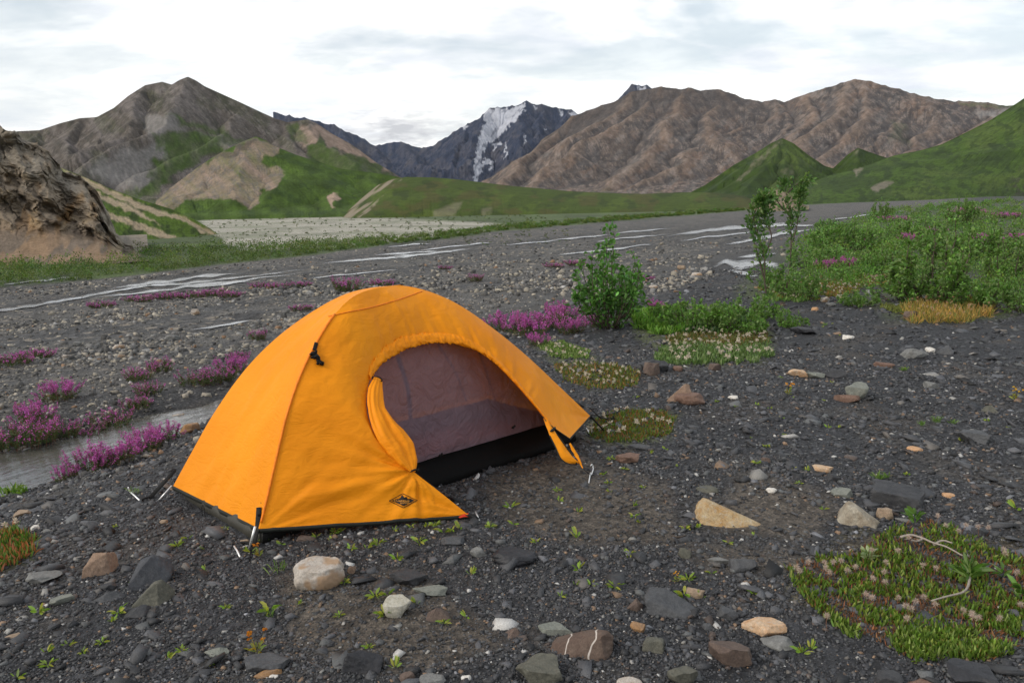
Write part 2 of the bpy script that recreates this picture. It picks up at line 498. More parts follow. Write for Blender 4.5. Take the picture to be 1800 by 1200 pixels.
def build_channels():
    Vs, Qs, Es, n0 = [], [], [], 0
    for k, (pts, w) in enumerate(CH):
        a = np.array(pts, float)
        s = np.concatenate([[0], np.cumsum(np.hypot(*np.diff(a, axis=0).T))])
        n = max(30, int(s[-1] / 3))
        u = np.linspace(0, s[-1], n)
        cx, cy = np.interp(u, s, a[:, 0]), np.interp(u, s, a[:, 1])
        ww = w * 1.35 * np.sqrt(np.clip(np.minimum(u, s[-1] - u) / (0.35 * s[-1]), 0.02, 1))
        up = ww * (0.75 + 0.7 * pn(u * 0.03, 0 * u, 100 + k)).clip(0.2, 2)
        lo = ww * (0.75 + 0.7 * pn(u * 0.03, 0 * u, 200 + k)).clip(0.2, 2)
        cy = cy + 1.2 * pn(u * 0.03, 0 * u, 300 + k)
        rows = []
        for f in (-1, -0.33, 0.33, 1):
            yy = cy + np.where(f < 0, f * up, f * lo)
            P = ground_at(cx, yy)
            rr = np.hypot(P[:, 0], P[:, 1])
            P[:, 2] += -0.004
            rows.append(P)
        V = np.concatenate(rows)
        Vs.append(V); Qs.append(gridq(n, 4)[:, ::-1] + n0); n0 += len(V)
        tp_ = np.minimum(1, np.minimum(u, s[-1] - u) / (0.2 * s[-1]))
        Es.append(np.concatenate([tp_ * e for e in (0.0, 1.0, 1.0, 0.0)]))
    tag(link('river', mesh_np('river', np.concatenate(Vs), np.concatenate(Qs), mats=[m_water('glacial_water_sky_white', 0.16, 0.24, (0.22, 0.225, 0.23), (0.42, 0.43, 0.44), True)], col=np.repeat(np.concatenate(Es)[:, None], 3, 1), smooth=True)),  # pale silt colour, whitened further to stand in for reflected sky
        'shallow braided river channels shining across the gravel bed', None, None, 'structure')
build_channels()

# ------------------------------------------------------------------ mountains
def erode(h, dx, dy, steps, k, fixed_top=True, m=0.45):
    """carves valleys into a height grid by following the water down it (row 0 is the foot)"""
    nv, nu = h.shape
    offs = [(-1, -1), (-1, 0), (-1, 1), (0, -1), (0, 1), (1, -1), (1, 0), (1, 1)]
    J, I = np.meshgrid(np.arange(nv), np.arange(nu), indexing='ij')
    for it in range(steps):
        best = np.full(h.shape, 0.0); rec = J * nu + I; rh = h.copy(); rd = np.ones(h.shape)
        for dj, di in offs:
            jj, ii = np.clip(J + dj, 0, nv - 1), np.clip(I + di, 0, nu - 1)
            dist = math.hypot(dj * dy, di * dx)
            s = (h - h[jj, ii]) / dist
            w = s > best
            best = np.where(w, s, best); rec = np.where(w, jj * nu + ii, rec)
            rh = np.where(w, h[jj, ii], rh); rd = np.where(w, dist, rd)
        r = rec.ravel(); me = np.arange(nu * nv)
        act = r != me
        A = np.ones(nu * nv)
        for _ in range(60):
            A2 = 1 + np.bincount(r[act], weights=A[act], minlength=nu * nv)
            if np.abs(A2 - A).max() < 0.5: A = A2; break
            A = A2
        c = k * (A.reshape(h.shape) ** m) / rd * dy
        hn = (h + c * rh) / (1 + c)
        hn[0] = h[0]
        if fixed_top: hn[-1] = h[-1]
        # slumping of slopes
        sm = hn.copy()
        sm[1:-1, 1:-1] = (hn[:-2, 1:-1] + hn[2:, 1:-1] + hn[1:-1, :-2] + hn[1:-1, 2:]) / 4
        h = hn * 0.86 + sm * 0.14
        h[0] = hn[0]
        if fixed_top: h[-1] = hn[-1]
    return h
def upsample(h, f):
    nv, nu = h.shape
    u = np.linspace(0, nu - 1, (nu - 1) * f + 1); v = np.linspace(0, nv - 1, (nv - 1) * f + 1)
    a = np.array([np.interp(u, np.arange(nu), row) for row in h])
    b = np.array([np.interp(v, np.arange(nv), colu) for colu in a.T]).T
    return b

def m_rock_far(name, bumpd, scale, detail=0.5):
    m = Mat(name)
    p = m.pos(); c0 = m.attr()
    a = m.noise(scale, 6, 0.62, p); b = m.noise(scale * 7, 5, 0.65, p)
    c = m.mix(detail, c0, m.ramp(a, [(0.25, 0.45), (0.5, 1.0), (0.78, 1.6)]), 'MULTIPLY')
    c = m.mix(detail * 1.2, c, m.ramp(b, [(0.25, 0.55), (0.5, 1.0), (0.8, 1.55)]), 'MULTIPLY')
    n = m.bump(m.math('ADD', a, m.math('MULTIPLY', b, 0.35)), 0.7, bumpd)
    m.bsdf(c, 0.95, 0.1, n)
    return m.m

def flow_streak(h, dx, dy, seed, iters=110):
    """where water gathers, and scree colour carried down the fall line"""
    nv, nu = h.shape
    J, I = np.meshgrid(np.arange(nv), np.arange(nu), indexing='ij')
    hj = h + 0.15 * dy * pn(I * 0.9, J * 0.9, seed)
    best = np.zeros(h.shape); rec = J * nu + I
    for dj, di in [(-1, -1), (-1, 0), (-1, 1), (0, -1), (0, 1), (1, -1), (1, 0), (1, 1)]:
        jj, ii = np.clip(J + dj, 0, nv - 1), np.clip(I + di, 0, nu - 1)
        s = (hj - hj[jj, ii]) / math.hypot(dj * dy, di * dx); w = s > best
        best = np.where(w, s, best); rec = np.where(w, jj * nu + ii, rec)
    r = rec.ravel(); act = r != np.arange(nu * nv)
    A = np.ones(nu * nv); src = (fbm(I * 0.10, J * 0.10, 4, seed + 5) + 0.9 * pn(I * .45, J * .45, seed + 6)).ravel()
    Cn = src.copy(); Cs = Cn.copy()
    for _ in range(iters):
        A2 = 1 + np.bincount(r[act], weights=A[act], minlength=nu * nv)
        Cs = (Cn * 1 + np.bincount(r[act], weights=(Cs * A)[act], minlength=nu * nv)) / A2
        A = A2
    return np.log(A).reshape(h.shape), Cs.reshape(h.shape)
FLOW = {}
def catmull_px(P, n):
    s = np.concatenate([[0], np.cumsum(np.hypot(*np.diff(P, axis=0).T))]); u = np.linspace(0, s[-1], n)
    q = np.stack([np.interp(u, s, P[:, 0]), np.interp(u, s, P[:, 1])], -1)
    k = np.ones(7) / 7
    return np.stack([np.convolve(np.pad(q[:, c], 3, mode='reflect', reflect_type='odd'), k, 'valid') for c in (0, 1)], -1)
def mountain(name, label, ridge, foot, Yr, Yf, nu, nv, ero, colorf, mat, seed, p=0.8, amp=0.12, rough=0.0, skew=0.0, back=0.6, smooth=True,
             fine=0.016, up=2, warp=1.0, spurs=None, slope=0.6):
    """real relief: ridge line and foot line at their own distances, valleys eroded between them"""
    ridge, foot = np.array(ridge, float), np.array(foot, float)
    def azel(P):
        d = ray(P[:, 0], P[:, 1]); return d[:, 0] / d[:, 1], d[:, 2] / d[:, 1]
    ra, re = azel(ridge); fa, fe = azel(foot)
    az = np.linspace(ra.min(), ra.max(), nu)
    el_r = np.interp(az, ra, re)
    el_r = el_r + rough * (ridged(az * 28, 0 * az, 4, seed) - 1.0) * 0.003
    if callable(Yr): yr = Yr(az)
    else: yr = np.interp(az, [az[0], az[-1]], Yr) if isinstance(Yr, tuple) else np.full(nu, float(Yr))
    yf = np.interp(az, [az[0], az[-1]], Yf) if isinstance(Yf, tuple) else (Yf(az) if callable(Yf) else np.full(nu, float(Yf)))
    zr = CAM_H + el_r * yr
    zf = CAM_H + np.interp(az, fa, fe) * yf
    yf = np.minimum(yf, yr * 0.98)
    v = np.linspace(0, 1, nv)[:, None]
    A = np.broadcast_to(az[None], (nv, nu))
    Yg = yf[None] + (yr - yf)[None] * v
    h = zf[None] + (zr - zf)[None] * v ** p
    env = np.sin(np.pi * np.clip(v, 0, 1)) ** 0.8
    H = (zr - zf)[None]
    sc = (yr.mean() + yf.mean()) / 2 / max(1e-6, (yr - yf).mean())
    lam = 0.62 * (yr - yf).mean() / warp
    WX, WY = A * Yg / lam, Yg / lam
    if spurs:
        # crests: the skyline and every spur running down from it, each flank falling away at its own slope
        K = [np.stack([az * yr, yr, zr], -1)[::2]]
        for sp in spurs:
            q = catmull_px(np.array(sp, float), 60)
            dd = ray(q[:, 0], q[:, 1]); f = np.linspace(0, 1, 60)
            a_ = dd[:, 0] / dd[:, 1]
            fpy = np.interp(q[:, 0], foot[:, 0], foot[:, 1]); f = np.clip((q[:, 1] - q[0, 1]) / (fpy - q[0, 1]), 0, 1)
            y0, y1 = np.interp(a_, az, yr), np.interp(a_, az, yf)
            y = y0 + (y1 - y0) * f * 0.95
            z = CAM_H + dd[:, 2] / dd[:, 1] * y
            K.append(np.stack([a_ * y, y, z], -1))
        wxm = 0.09 * lam * fbm(WX * 1.5, WY * 1.5, 3, seed + 31); wym = 0.09 * lam * fbm(WX * 1.5 + 7, WY * 1.5, 3, seed + 32)
        gx_, gy_ = A * Yg + wxm * env, Yg + wym * env
        hs = np.full(h.shape, -1e9)
        sl = slope * (1 + 0.35 * pn(WX * 1.1 + 3, WY * 1.1, seed + 33))
        for k in K:
            for p0 in range(0, len(k), 20):
                kk = k[p0:p0 + 20]
                dist = np.hypot(gx_[..., None] - kk[:, 0], gy_[..., None] - kk[:, 1])
                hs = np.maximum(hs, (kk[:, 2] - sl[..., None] * dist).max(-1))
        fl = zf[None] + (zr - zf)[None] * (0.30 * v + 0.70 * v ** 3) * 0.80
        h = np.maximum(hs, fl) * (1 - (v > 0.999)) + zr[None] * (v > 0.999)
    w1, w2 = 0.35 * pn(WX * 1.3, WY * 1.3, seed + 31), 0.35 * pn(WX * 1.3 + 7, WY * 1.3, seed + 32)
    rn = ridged(WX + skew * WY + w1, WY * 0.8 + w2, 5, seed + 3, 0.52)
    h = h + env * amp * H * (rn - rn.mean())
    if spurs:
        h = np.minimum(h, zf[None] + H * (0.01 + 1.9 * v))
        h = np.minimum(h, CAM_H + el_r[None] * Yg * (1 - 0.05 * (1 - v)) - 0.004 * H * (1 - v) + 0 * v)
    dx = (az[1] - az[0]) * yr.mean(); dy = (yr - yf).mean() / nv
    h = erode(h, dx, dy, ero[0], ero[1])
    for _ in range(1 if up > 1 else 0):
        h = upsample(h, 2)
        nv2, nu2 = h.shape
        asp = (yr - yf).mean() / ((az[-1] - az[0]) * yr.mean())
        h = h + ((ridged(np.linspace(0, 60, nu2)[None], np.linspace(0, 60 * asp, nv2)[:, None], 4, seed + 9, .6) - 1) * fine * H.mean()) * np.minimum(1, 12 * (1 - np.linspace(0, 1, nv2)))[:, None]
        h[-1] = np.interp(np.linspace(0, 1, nu2), np.linspace(0, 1, nu), zr)
        h = erode(h, dx / 2, dy / 2, 3, ero[1] * (0.45 if spurs else 1))
        nu, nv = nu2, nv2
        az2 = np.linspace(az[0], az[-1], nu)
        yf, yr = np.interp(az2, az, yf), np.interp(az2, az, yr); az = az2
        v = np.linspace(0, 1, nv)[:, None]
        Yg = yf[None] + (yr - yf)[None] * v
        A = np.broadcast_to(az[None], (nv, nu))
    # back slope and skirt
    nb = 12
    zb = h[-1][None] - (h[-1] - h[0])[None] * np.linspace(0, 1, nb + 1)[1:, None] ** 1.2
    yb = yr[None] + (yr - yf)[None] * back * np.linspace(0, 1, nb + 1)[1:, None]
    sk = h[0][None] - np.array([[0.25], [0.06]]) * (h[-1] - h[0])[None].clip(1, None)
    ys = yf[None] * np.array([[0.955], [0.985]])
    Z = np.concatenate([sk, h, zb]); Y = np.concatenate([ys, Yg, yb])
    vv = np.concatenate([[-0.04, -0.01], v[:, 0], 1 + np.linspace(0, 1, nb + 1)[1:]])
    AA = np.broadcast_to(az[None], Z.shape)
    # small sideways jitter keeps the grid from showing
    X = AA * Y
    V = np.stack([X, Y, Z], -1)
    # slope for colouring
    gy, gx = np.gradient(Z)
    dxm = np.abs(np.gradient(X, axis=1)) + 1e-6
    sx = gx / dxm
    cv = np.zeros_like(Z)
    for k_ in (4, 10, 22):
        cv[:, k_:-k_] += 0.8 * (Z[:, k_:-k_] - 0.5 * (Z[:, 2 * k_:] + Z[:, :-2 * k_])) / (dxm[:, k_:-k_] * k_)
    la, stq = flow_streak(h, dx, dy, seed + 70)
    pad = lambda g: np.concatenate([g[:1], g[:1], g, np.zeros((nb, nu))]).ravel()
    FLOW['a'], FLOW['s'] = pad(la), pad(stq / (np.abs(stq).mean() + 1e-6))
    px, py = project(V)
    C = colorf(px.ravel(), py.ravel(), np.broadcast_to(vv[:, None], Z.shape).ravel(), sx.ravel(), cv.ravel(), V.reshape(-1, 3))
    me = mesh_np(name, V.reshape(-1, 3), gridq(Z.shape[1], Z.shape[0]), mats=[mat], col=np.clip(C, 0.004, 0.9), smooth=smooth)
    return tag(link(name, me), label, None, None, 'structure')

def colmix(c, k, w):
    return c * (1 - w[:, None]) + np.asarray(k)[None] * w[:, None]
def tex(px, py, f, seed, o=4, sx=1.0, sy=1.0, sh=0.0):
    return fbm((px + sh * py) * f * sx, py * f * sy, o, seed)

# left big mountain
def col_left(px, py, v, sx, cv, V):
    wx = px + 14 * tex(px, py, .03, 1); wy = py + 10 * tex(px, py, .03, 2)
    c = np.tile(np.array([0.088, 0.075, 0.062]), (len(px), 1))
    c = colmix(c, (0.135, 0.118, 0.108), sstep(-0.1, 0.5, tex(px, py, .02, 3, 5, 1, 0.45, -0.9)) * 0.85)
    c = colmix(c, (0.055, 0.050, 0.040), sstep(0.05, 0.6, tex(px, py, .035, 4, 5, 1, 0.4, -0.9)) * 0.7)
    c = colmix(c, (0.050, 0.060, 0.022), sstep(0.05, 0.45, tex(px, py, .018, 5, 4, 1, 1, -0.5)) * 0.40)
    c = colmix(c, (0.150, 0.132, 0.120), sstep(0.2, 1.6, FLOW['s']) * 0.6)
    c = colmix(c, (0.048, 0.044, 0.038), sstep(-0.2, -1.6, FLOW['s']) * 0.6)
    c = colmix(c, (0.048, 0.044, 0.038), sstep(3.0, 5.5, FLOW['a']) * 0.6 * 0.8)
    lilac = np.maximum(soft(wx, wy, [(150, 300), (270, 245), (300, 265), (265, 300), (240, 335), (180, 335)], 12),
                       np.maximum(soft(wx, wy, [(255, 205), (300, 195), (330, 225), (250, 240)], 8), soft(wx, wy, [(330, 230), (400, 250), (440, 262), (350, 245)], 8)))
    c = colmix(c, (0.185, 0.175, 0.165), lilac * 0.7)
    g = soft(wx, wy, [(265, 235), (330, 228), (400, 250), (400, 262), (360, 275), (310, 310), (270, 350), (225, 345), (290, 275)], 7)
    g = np.maximum(g, soft(wx, wy, [(290, 195), (350, 215), (420, 240), (440, 255), (380, 240), (320, 215)], 5) * 0.8)
    g = np.maximum(g, soft(wx, wy, [(505, 215), (530, 212), (540, 260), (515, 250)], 5) * 0.7)
    g = np.maximum(g, soft(wx, wy, [(540, 260), (555, 235), (600, 270), (680, 300), (700, 330), (600, 330), (560, 290)], 5))
    g = np.maximum(g, soft(wx, wy, [(380, 240), (500, 262), (520, 275), (480, 275), (400, 250)], 4) * 0.6)
    g = np.maximum(g, sstep(0.25, 0.05, v) * (px > 150))
    c = colmix(c, (0.052, 0.080, 0.020), g * (0.82 + 0.3 * tex(px, py, .06, 6)).clip(0, 1))
    pk = soft(wx, wy, [(545, 215), (620, 250), (690, 300), (640, 290), (560, 240), (530, 265), (520, 240)], 5)
    c = colmix(c, (0.25, 0.185, 0.145), pk * 0.85 * (1 - g))
    return c * (1 + 0.16 * tex(px, py, .12, 7))[:, None]
MR = m_rock_far('scree_rock', 2.4, 0.045, 0.5)
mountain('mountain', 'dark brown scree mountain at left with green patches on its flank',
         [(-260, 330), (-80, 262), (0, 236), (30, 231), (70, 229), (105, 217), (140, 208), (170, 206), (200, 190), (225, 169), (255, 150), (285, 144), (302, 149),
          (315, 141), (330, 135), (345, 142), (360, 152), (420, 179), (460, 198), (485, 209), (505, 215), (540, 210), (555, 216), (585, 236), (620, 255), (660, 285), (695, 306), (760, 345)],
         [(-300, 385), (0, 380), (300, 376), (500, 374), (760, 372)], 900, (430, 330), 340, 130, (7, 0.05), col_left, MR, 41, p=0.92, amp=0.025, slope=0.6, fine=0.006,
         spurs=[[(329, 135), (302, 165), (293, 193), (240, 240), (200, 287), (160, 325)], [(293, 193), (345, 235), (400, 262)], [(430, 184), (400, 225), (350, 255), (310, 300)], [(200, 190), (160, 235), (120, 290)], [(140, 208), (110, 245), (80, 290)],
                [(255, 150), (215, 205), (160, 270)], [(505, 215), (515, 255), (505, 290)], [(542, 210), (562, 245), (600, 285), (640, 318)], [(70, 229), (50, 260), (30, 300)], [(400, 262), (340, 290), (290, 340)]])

# the pink scree cone in front of it
def col_cone(px, py, v, sx, cv, V):
    wx = px + 10 * tex(px, py, .04, 11); wy = py + 8 * tex(px, py, .04, 12)
    c = np.tile(np.array([0.050, 0.082, 0.017]), (len(px), 1)) * (1 + 0.45 * tex(px, py, .035, 13))[:, None].clip(0.4, 1.6)
    pk = soft(wx, wy, [(255, 372), (300, 325), (380, 272), (450, 238), (490, 262), (462, 285), (500, 300), (490, 325), (440, 362), (400, 350), (330, 350), (300, 372)], 5)
    c = colmix(c, (0.235, 0.175, 0.135), pk * (0.75 + 0.4 * tex(px, py, .05, 14, 4, 1, .3, -1)).clip(0.3, 1))
    c = colmix(c, (0.125, 0.115, 0.105), pk * sstep(0.0, 1.2, FLOW['s']) * 0.7)
    c = colmix(c, (0.28, 0.21, 0.16), soft(wx, wy, [(575, 350), (590, 338), (600, 350), (585, 365)], 3))
    c = colmix(c, (0.03, 0.05, 0.018), sstep(0.1, 0.5, tex(px, py, .06, 16, 4, .5, 1)) * 0.6 * (1 - pk))
    c = colmix(c, (0.055, 0.05, 0.04), soft(wx, wy, [(375, 275), (450, 238), (455, 246), (400, 282)], 4) * 0.6)
    return c
MRc = m_rock_far('hillside_turf_and_scree', 0.5, 0.12)
mountain('hill', 'rounded hill with a bare pink scree face left and green turf right',
         [(235, 385), (265, 362), (300, 330), (345, 296), (375, 276), (400, 262), (425, 250), (450, 240), (468, 247), (480, 256), (520, 272), (600, 297), (650, 303), (695, 310), (760, 330), (840, 370)],
         [(230, 382), (500, 377), (840, 376)], 330, (250, 230), 260, 90, (6, 0.03), col_cone, MRc, 52, p=0.9, amp=0.02, slope=0.45, fine=0.008,
         spurs=[[(450, 240), (432, 290), (400, 350)], [(480, 256), (505, 300), (480, 345)], [(600, 297), (575, 325), (590, 362)], [(345, 296), (310, 345)], [(390, 266), (350, 320), (320, 360)], [(650, 303), (640, 335), (660, 365)]])

# snow mountain far away
def col_snow(px, py, v, sx, cv, V):
    wx = px + 5 * tex(px, py, .09, 21) + 2 * tex(px, py, .3, 210); wy = py + 5 * tex(px, py, .09, 22)
    c = np.tile(np.array([0.028, 0.036, 0.062]), (len(px), 1))  # blue of the distant haze painted into the rock colour
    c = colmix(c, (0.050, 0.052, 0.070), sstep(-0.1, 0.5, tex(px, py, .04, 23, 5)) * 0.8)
    c = colmix(c, (0.095, 0.085, 0.085), sstep(0.2, 0.6, tex(px, py, .05, 24, 4, 1, .5, 0.8)) * 0.5 * (py > 250))
    c = colmix(c, (0.085, 0.080, 0.085), sstep(0.2, 1.6, FLOW['s']) * 0.5)
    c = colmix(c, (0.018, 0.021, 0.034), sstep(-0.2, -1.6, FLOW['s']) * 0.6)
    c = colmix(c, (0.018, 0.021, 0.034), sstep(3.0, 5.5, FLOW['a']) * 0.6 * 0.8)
    s = soft(wx, wy, [(855, 192), (880, 190), (905, 190), (925, 181), (915, 205), (900, 215), (885, 235), (868, 248), (850, 262), (843, 290), (836, 280), (840, 250), (845, 235), (852, 215), (848, 205)], 1.6)
    for P in ([(1000, 196), (1012, 199), (1016, 206), (1002, 212), (1000, 204)], [(985, 192), (990, 194), (988, 206), (985, 204)], [(938, 188), (944, 186), (943, 190)],
              [(835, 275), (850, 290), (838, 318), (832, 318)], [(850, 278), (872, 284), (868, 288), (850, 290)], [(888, 250), (892, 250), (888, 277), (885, 277)],
              [(861, 290), (866, 288), (864, 303), (858, 300)], [(812, 222), (826, 220), (816, 230)], [(922, 238), (926, 238), (920, 258)],
              [(885, 295), (900, 288), (902, 291), (888, 300)], [(955, 222), (962, 228), (958, 230)], [(1122, 152), (1137, 152), (1134, 163), (1128, 162)],
              [(1116, 153), (1120, 153), (1124, 160)], [(866, 254), (880, 246), (878, 256), (866, 266)]):
        s = np.maximum(s, soft(wx, wy, P, 1.0))
    rocky = sstep(0.3, 0.6, tex(px, py, .10, 25, 3, 1, .6, .5))
    c = colmix(c, (0.38, 0.39, 0.43), s * (1 - 0.5 * rocky))
    return c
MS = m_rock_far('haze_tinted_peak_rock', 18, 0.006, 0.4)
mountain('mountain', 'dark blue far peak with a white snowfield down its face',
         [(480, 200), (565, 215), (580, 218), (610, 232), (635, 245), (660, 257), (685, 254), (710, 251), (728, 257), (742, 263), (760, 257), (790, 240), (812, 223), (830, 211), (845, 208), (860, 192),
          (880, 191), (905, 188), (915, 183), (925, 180), (940, 184), (960, 188), (980, 192), (1000, 194), (1018, 201), (1060, 205), (1085, 176), (1098, 160), (1112, 150), (1130, 152), (1160, 156), (1200, 180)],
         [(480, 345), (1200, 345)], 4700, 2600, 380, 150, (8, 0.05), col_snow, MS, 61, p=0.85, amp=0.05, rough=1.0, warp=1.6, slope=0.75,
         spurs=[[(925, 180), (912, 215), (925, 260), (915, 300)], [(860, 192), (846, 215), (822, 250), (800, 290)], [(1000, 194), (985, 235), (955, 275), (925, 310)], [(710, 251), (735, 285), (765, 320)], [(660, 257), (690, 285), (720, 320)], [(830, 211), (795, 255), (770, 300)],
                [(960, 188), (945, 225), (935, 255)], [(600, 226), (640, 270), (690, 315)], [(912, 215), (890, 250), (885, 300)]])

# brown range at right
def col_brown(px, py, v, sx, cv, V):
    wx = px + 14 * tex(px, py, .03, 31); wy = py + 10 * tex(px, py, .03, 32)
    c = np.tile(np.array([0.125, 0.099, 0.083]), (len(px), 1))
    c = colmix(c, (0.088, 0.078, 0.073), sstep(-0.15, 0.35, tex(px, py, .016, 33, 5, 1, 1.2, .5)) * 0.95)
    c = colmix(c, (0.185, 0.122, 0.088), sstep(0.05, 0.5, tex(px, py, .022, 34, 5, 1, 1.1, .9)) * 0.6)
    c = colmix(c, (0.060, 0.055, 0.052), sstep(0.15, 0.5, tex(px, py, .045, 35, 5, 1, 1.2, .6)) * 0.7)
    c = colmix(c, (0.20, 0.18, 0.165), sstep(0.2, 0.6, tex(px, py, .05, 36, 4, 1, .8, .9)) * 0.5)
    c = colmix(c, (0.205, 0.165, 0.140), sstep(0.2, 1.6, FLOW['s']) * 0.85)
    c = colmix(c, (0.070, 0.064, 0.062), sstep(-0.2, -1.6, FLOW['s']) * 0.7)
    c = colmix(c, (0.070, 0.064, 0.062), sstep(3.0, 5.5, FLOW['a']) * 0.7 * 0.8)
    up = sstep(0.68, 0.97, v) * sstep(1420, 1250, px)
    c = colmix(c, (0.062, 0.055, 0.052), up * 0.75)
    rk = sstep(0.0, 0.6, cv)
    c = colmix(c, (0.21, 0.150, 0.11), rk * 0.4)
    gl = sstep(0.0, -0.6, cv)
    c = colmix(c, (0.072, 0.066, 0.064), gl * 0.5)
    pale = soft(wx, wy, [(1715, 195), (1770, 188), (1760, 200), (1730, 210)], 6)
    c = colmix(c, (0.26, 0.25, 0.24), pale * 0.6)
    g = sstep(0.16, 0.03, v + 0.06 * tex(px, py, .05, 137)) * sstep(1260, 1230, px) * 0.6 * sstep(-0.1, 0.25, tex(px, py, .012, 37))
    g = np.maximum(g, soft(wx, wy, [(1560, 210), (1590, 215), (1600, 260), (1570, 245)], 6) * 0.35)
    g = np.maximum(g, soft(wx, wy, [(1680, 178), (1790, 183), (1790, 190), (1690, 184)], 3) * 0.6)
    c = colmix(c, (0.060, 0.085, 0.03), g * 0.8)
    return c * (1 + 0.2 * tex(px, py, .12, 38))[:, None]
MB_ = m_rock_far('brown_scree_rock', 5.0, 0.03, 0.5)
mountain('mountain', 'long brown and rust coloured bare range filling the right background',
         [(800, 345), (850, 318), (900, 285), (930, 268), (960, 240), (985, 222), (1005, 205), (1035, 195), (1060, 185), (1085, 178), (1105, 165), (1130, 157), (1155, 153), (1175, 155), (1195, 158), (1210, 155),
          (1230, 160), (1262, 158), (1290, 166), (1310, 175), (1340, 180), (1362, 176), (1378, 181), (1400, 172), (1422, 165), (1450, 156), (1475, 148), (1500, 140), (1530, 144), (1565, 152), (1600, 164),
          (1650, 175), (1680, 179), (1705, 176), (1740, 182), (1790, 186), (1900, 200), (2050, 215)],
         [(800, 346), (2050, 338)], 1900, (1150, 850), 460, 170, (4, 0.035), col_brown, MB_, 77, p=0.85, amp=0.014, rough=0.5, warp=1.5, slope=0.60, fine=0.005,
         spurs=[[(1150, 163), (1090, 223), (1017, 267), (943, 320)], [(1290, 166), (1250, 200), (1236, 232), (1178, 290), (1100, 330)], [(1372, 180), (1341, 213), (1287, 232), (1236, 236)],
                [(1375, 182), (1368, 240), (1400, 285), (1438, 320)], [(1497, 141), (1462, 190), (1430, 228), (1395, 262)], [(1520, 143), (1520, 197), (1489, 244), (1462, 290)],
                [(1606, 165), (1559, 228), (1540, 248), (1480, 300)], [(1660, 176), (1645, 209), (1602, 260), (1560, 300)], [(1776, 185), (1722, 217), (1676, 245), (1620, 280)],
                [(1200, 156), (1188, 200), (1150, 255), (1110, 290), (1060, 330)], [(1236, 232), (1270, 270), (1290, 325)],
                [(1341, 213), (1352, 255), (1330, 310)], [(985, 222), (935, 270), (885, 315)], [(1420, 165), (1412, 205), (1385, 232)], [(1110, 163), (1075, 205), (1030, 240)], [(1178, 290), (1200, 315), (1210, 338)]])

def col_green(shade):
    def f(px, py, v, sx, cv, V):
        c = np.tile(np.array([0.056, 0.094, 0.019]), (len(px), 1)) * shade
        c = colmix(c, (0.038, 0.060, 0.020), sstep(-0.1, 0.4, tex(px, py, .02, 43, 5, .7, 1.5)) * 0.75)
        c = colmix(c, (0.080, 0.112, 0.028), sstep(0.0, 0.5, tex(px, py, .015, 44, 4, .6, 1.6)) * 0.55)
        c = colmix(c, (0.025, 0.040, 0.016), sstep(0.25, 0.45, tex(px, py, .07, 45, 4, .6, 1.2)) * 0.6)
        c = colmix(c, (0.030, 0.045, 0.015), sstep(-0.1, -1.3, FLOW['s']) * 0.6)
        c = colmix(c, (0.032, 0.046, 0.016), sstep(0.0, -0.5, cv) * 0.5)
        for P in ([(1530, 330), (1555, 318), (1575, 320), (1540, 338)], [(1500, 300), (1515, 294), (1505, 312)]):
            wx = px + 5 * tex(px, py, .1, 46)
            c = colmix(c, (0.19, 0.165, 0.13), soft(wx, py, P, 3) * 0.8)
        rk = soft(px + 8 * tex(px, py, .07, 47), py, [(1770, 330), (1800, 290), (1900, 280), (1900, 345), (1780, 345)], 6)
        c = colmix(c, (0.05, 0.045, 0.038), rk * 0.6 * (tex(px, py, .08, 48) > 0))
        return c
    return f
MG = m_rock_far('mountain_turf', 0.8, 0.06, 0.35)
# green spurs standing before the brown range
def col_spur(px, py, v, sx, cv, V):
    c = col_green(0.62)(px, py, v, sx, cv, V)
    wx = px + 7 * tex(px, py, .06, 49)
    t = soft(wx, py, [(1290, 318), (1340, 270), (1372, 244), (1368, 252), (1330, 290), (1300, 322)], 3)
    t = np.maximum(t, soft(wx, py, [(1370, 300), (1395, 290), (1390, 312)], 3) * 0.6)
    t = np.maximum(t, soft(wx, py, [(1500, 265), (1515, 262), (1508, 275)], 3) * 0.8)
    return colmix(c, (0.17, 0.145, 0.11), t * 0.6 * (0.6 + 0.8 * tex(px, py, .12, 149)).clip(0, 1))
mountain('hill', 'pointed green spur before the brown range', [(1200, 345), (1240, 325), (1290, 290), (1330, 268), (1355, 252), (1375, 243), (1395, 252), (1420, 272), (1450, 292), (1480, 300), (1540, 345)],
         [(1200, 346), (1540, 344)], 900, 700, 170, 60, (16, 0.05), col_spur, MG, 83, p=0.9, amp=0.02, slope=0.5, fine=0.006, spurs=[[(1375, 243), (1345, 285), (1300, 335)], [(1375, 243), (1392, 290), (1420, 335)], [(1375, 243), (1368, 300), (1372, 340)]])
mountain('hill', 'small green knoll right of the pointed spur', [(1400, 345), (1460, 300), (1490, 272), (1508, 260), (1530, 268), (1560, 278), (1620, 300), (1680, 340)],
         [(1400, 346), (1680, 344)], 860, 720, 150, 50, (14, 0.05), col_spur, MG, 85, p=0.9, amp=0.1)
# right green hill
mountain('hill', 'smooth green hillside rising out of the picture at right',
         [(1355, 366), (1385, 340), (1420, 322), (1460, 308), (1500, 299), (1540, 285), (1570, 274), (1620, 264), (1655, 254), (1700, 232), (1740, 212), (1770, 193), (1800, 173), (1900, 110), (2100, 20)],
         [(1355, 368), (1400, 362), (1500, 357), (1640, 351), (1760, 345), (2100, 328)], (420, 800), (255, 520), 300, 110, (5, 0.018), col_green(1.0), MG, 91, p=0.95, amp=0.05, skew=-1.0, warp=0.7, fine=0.003)

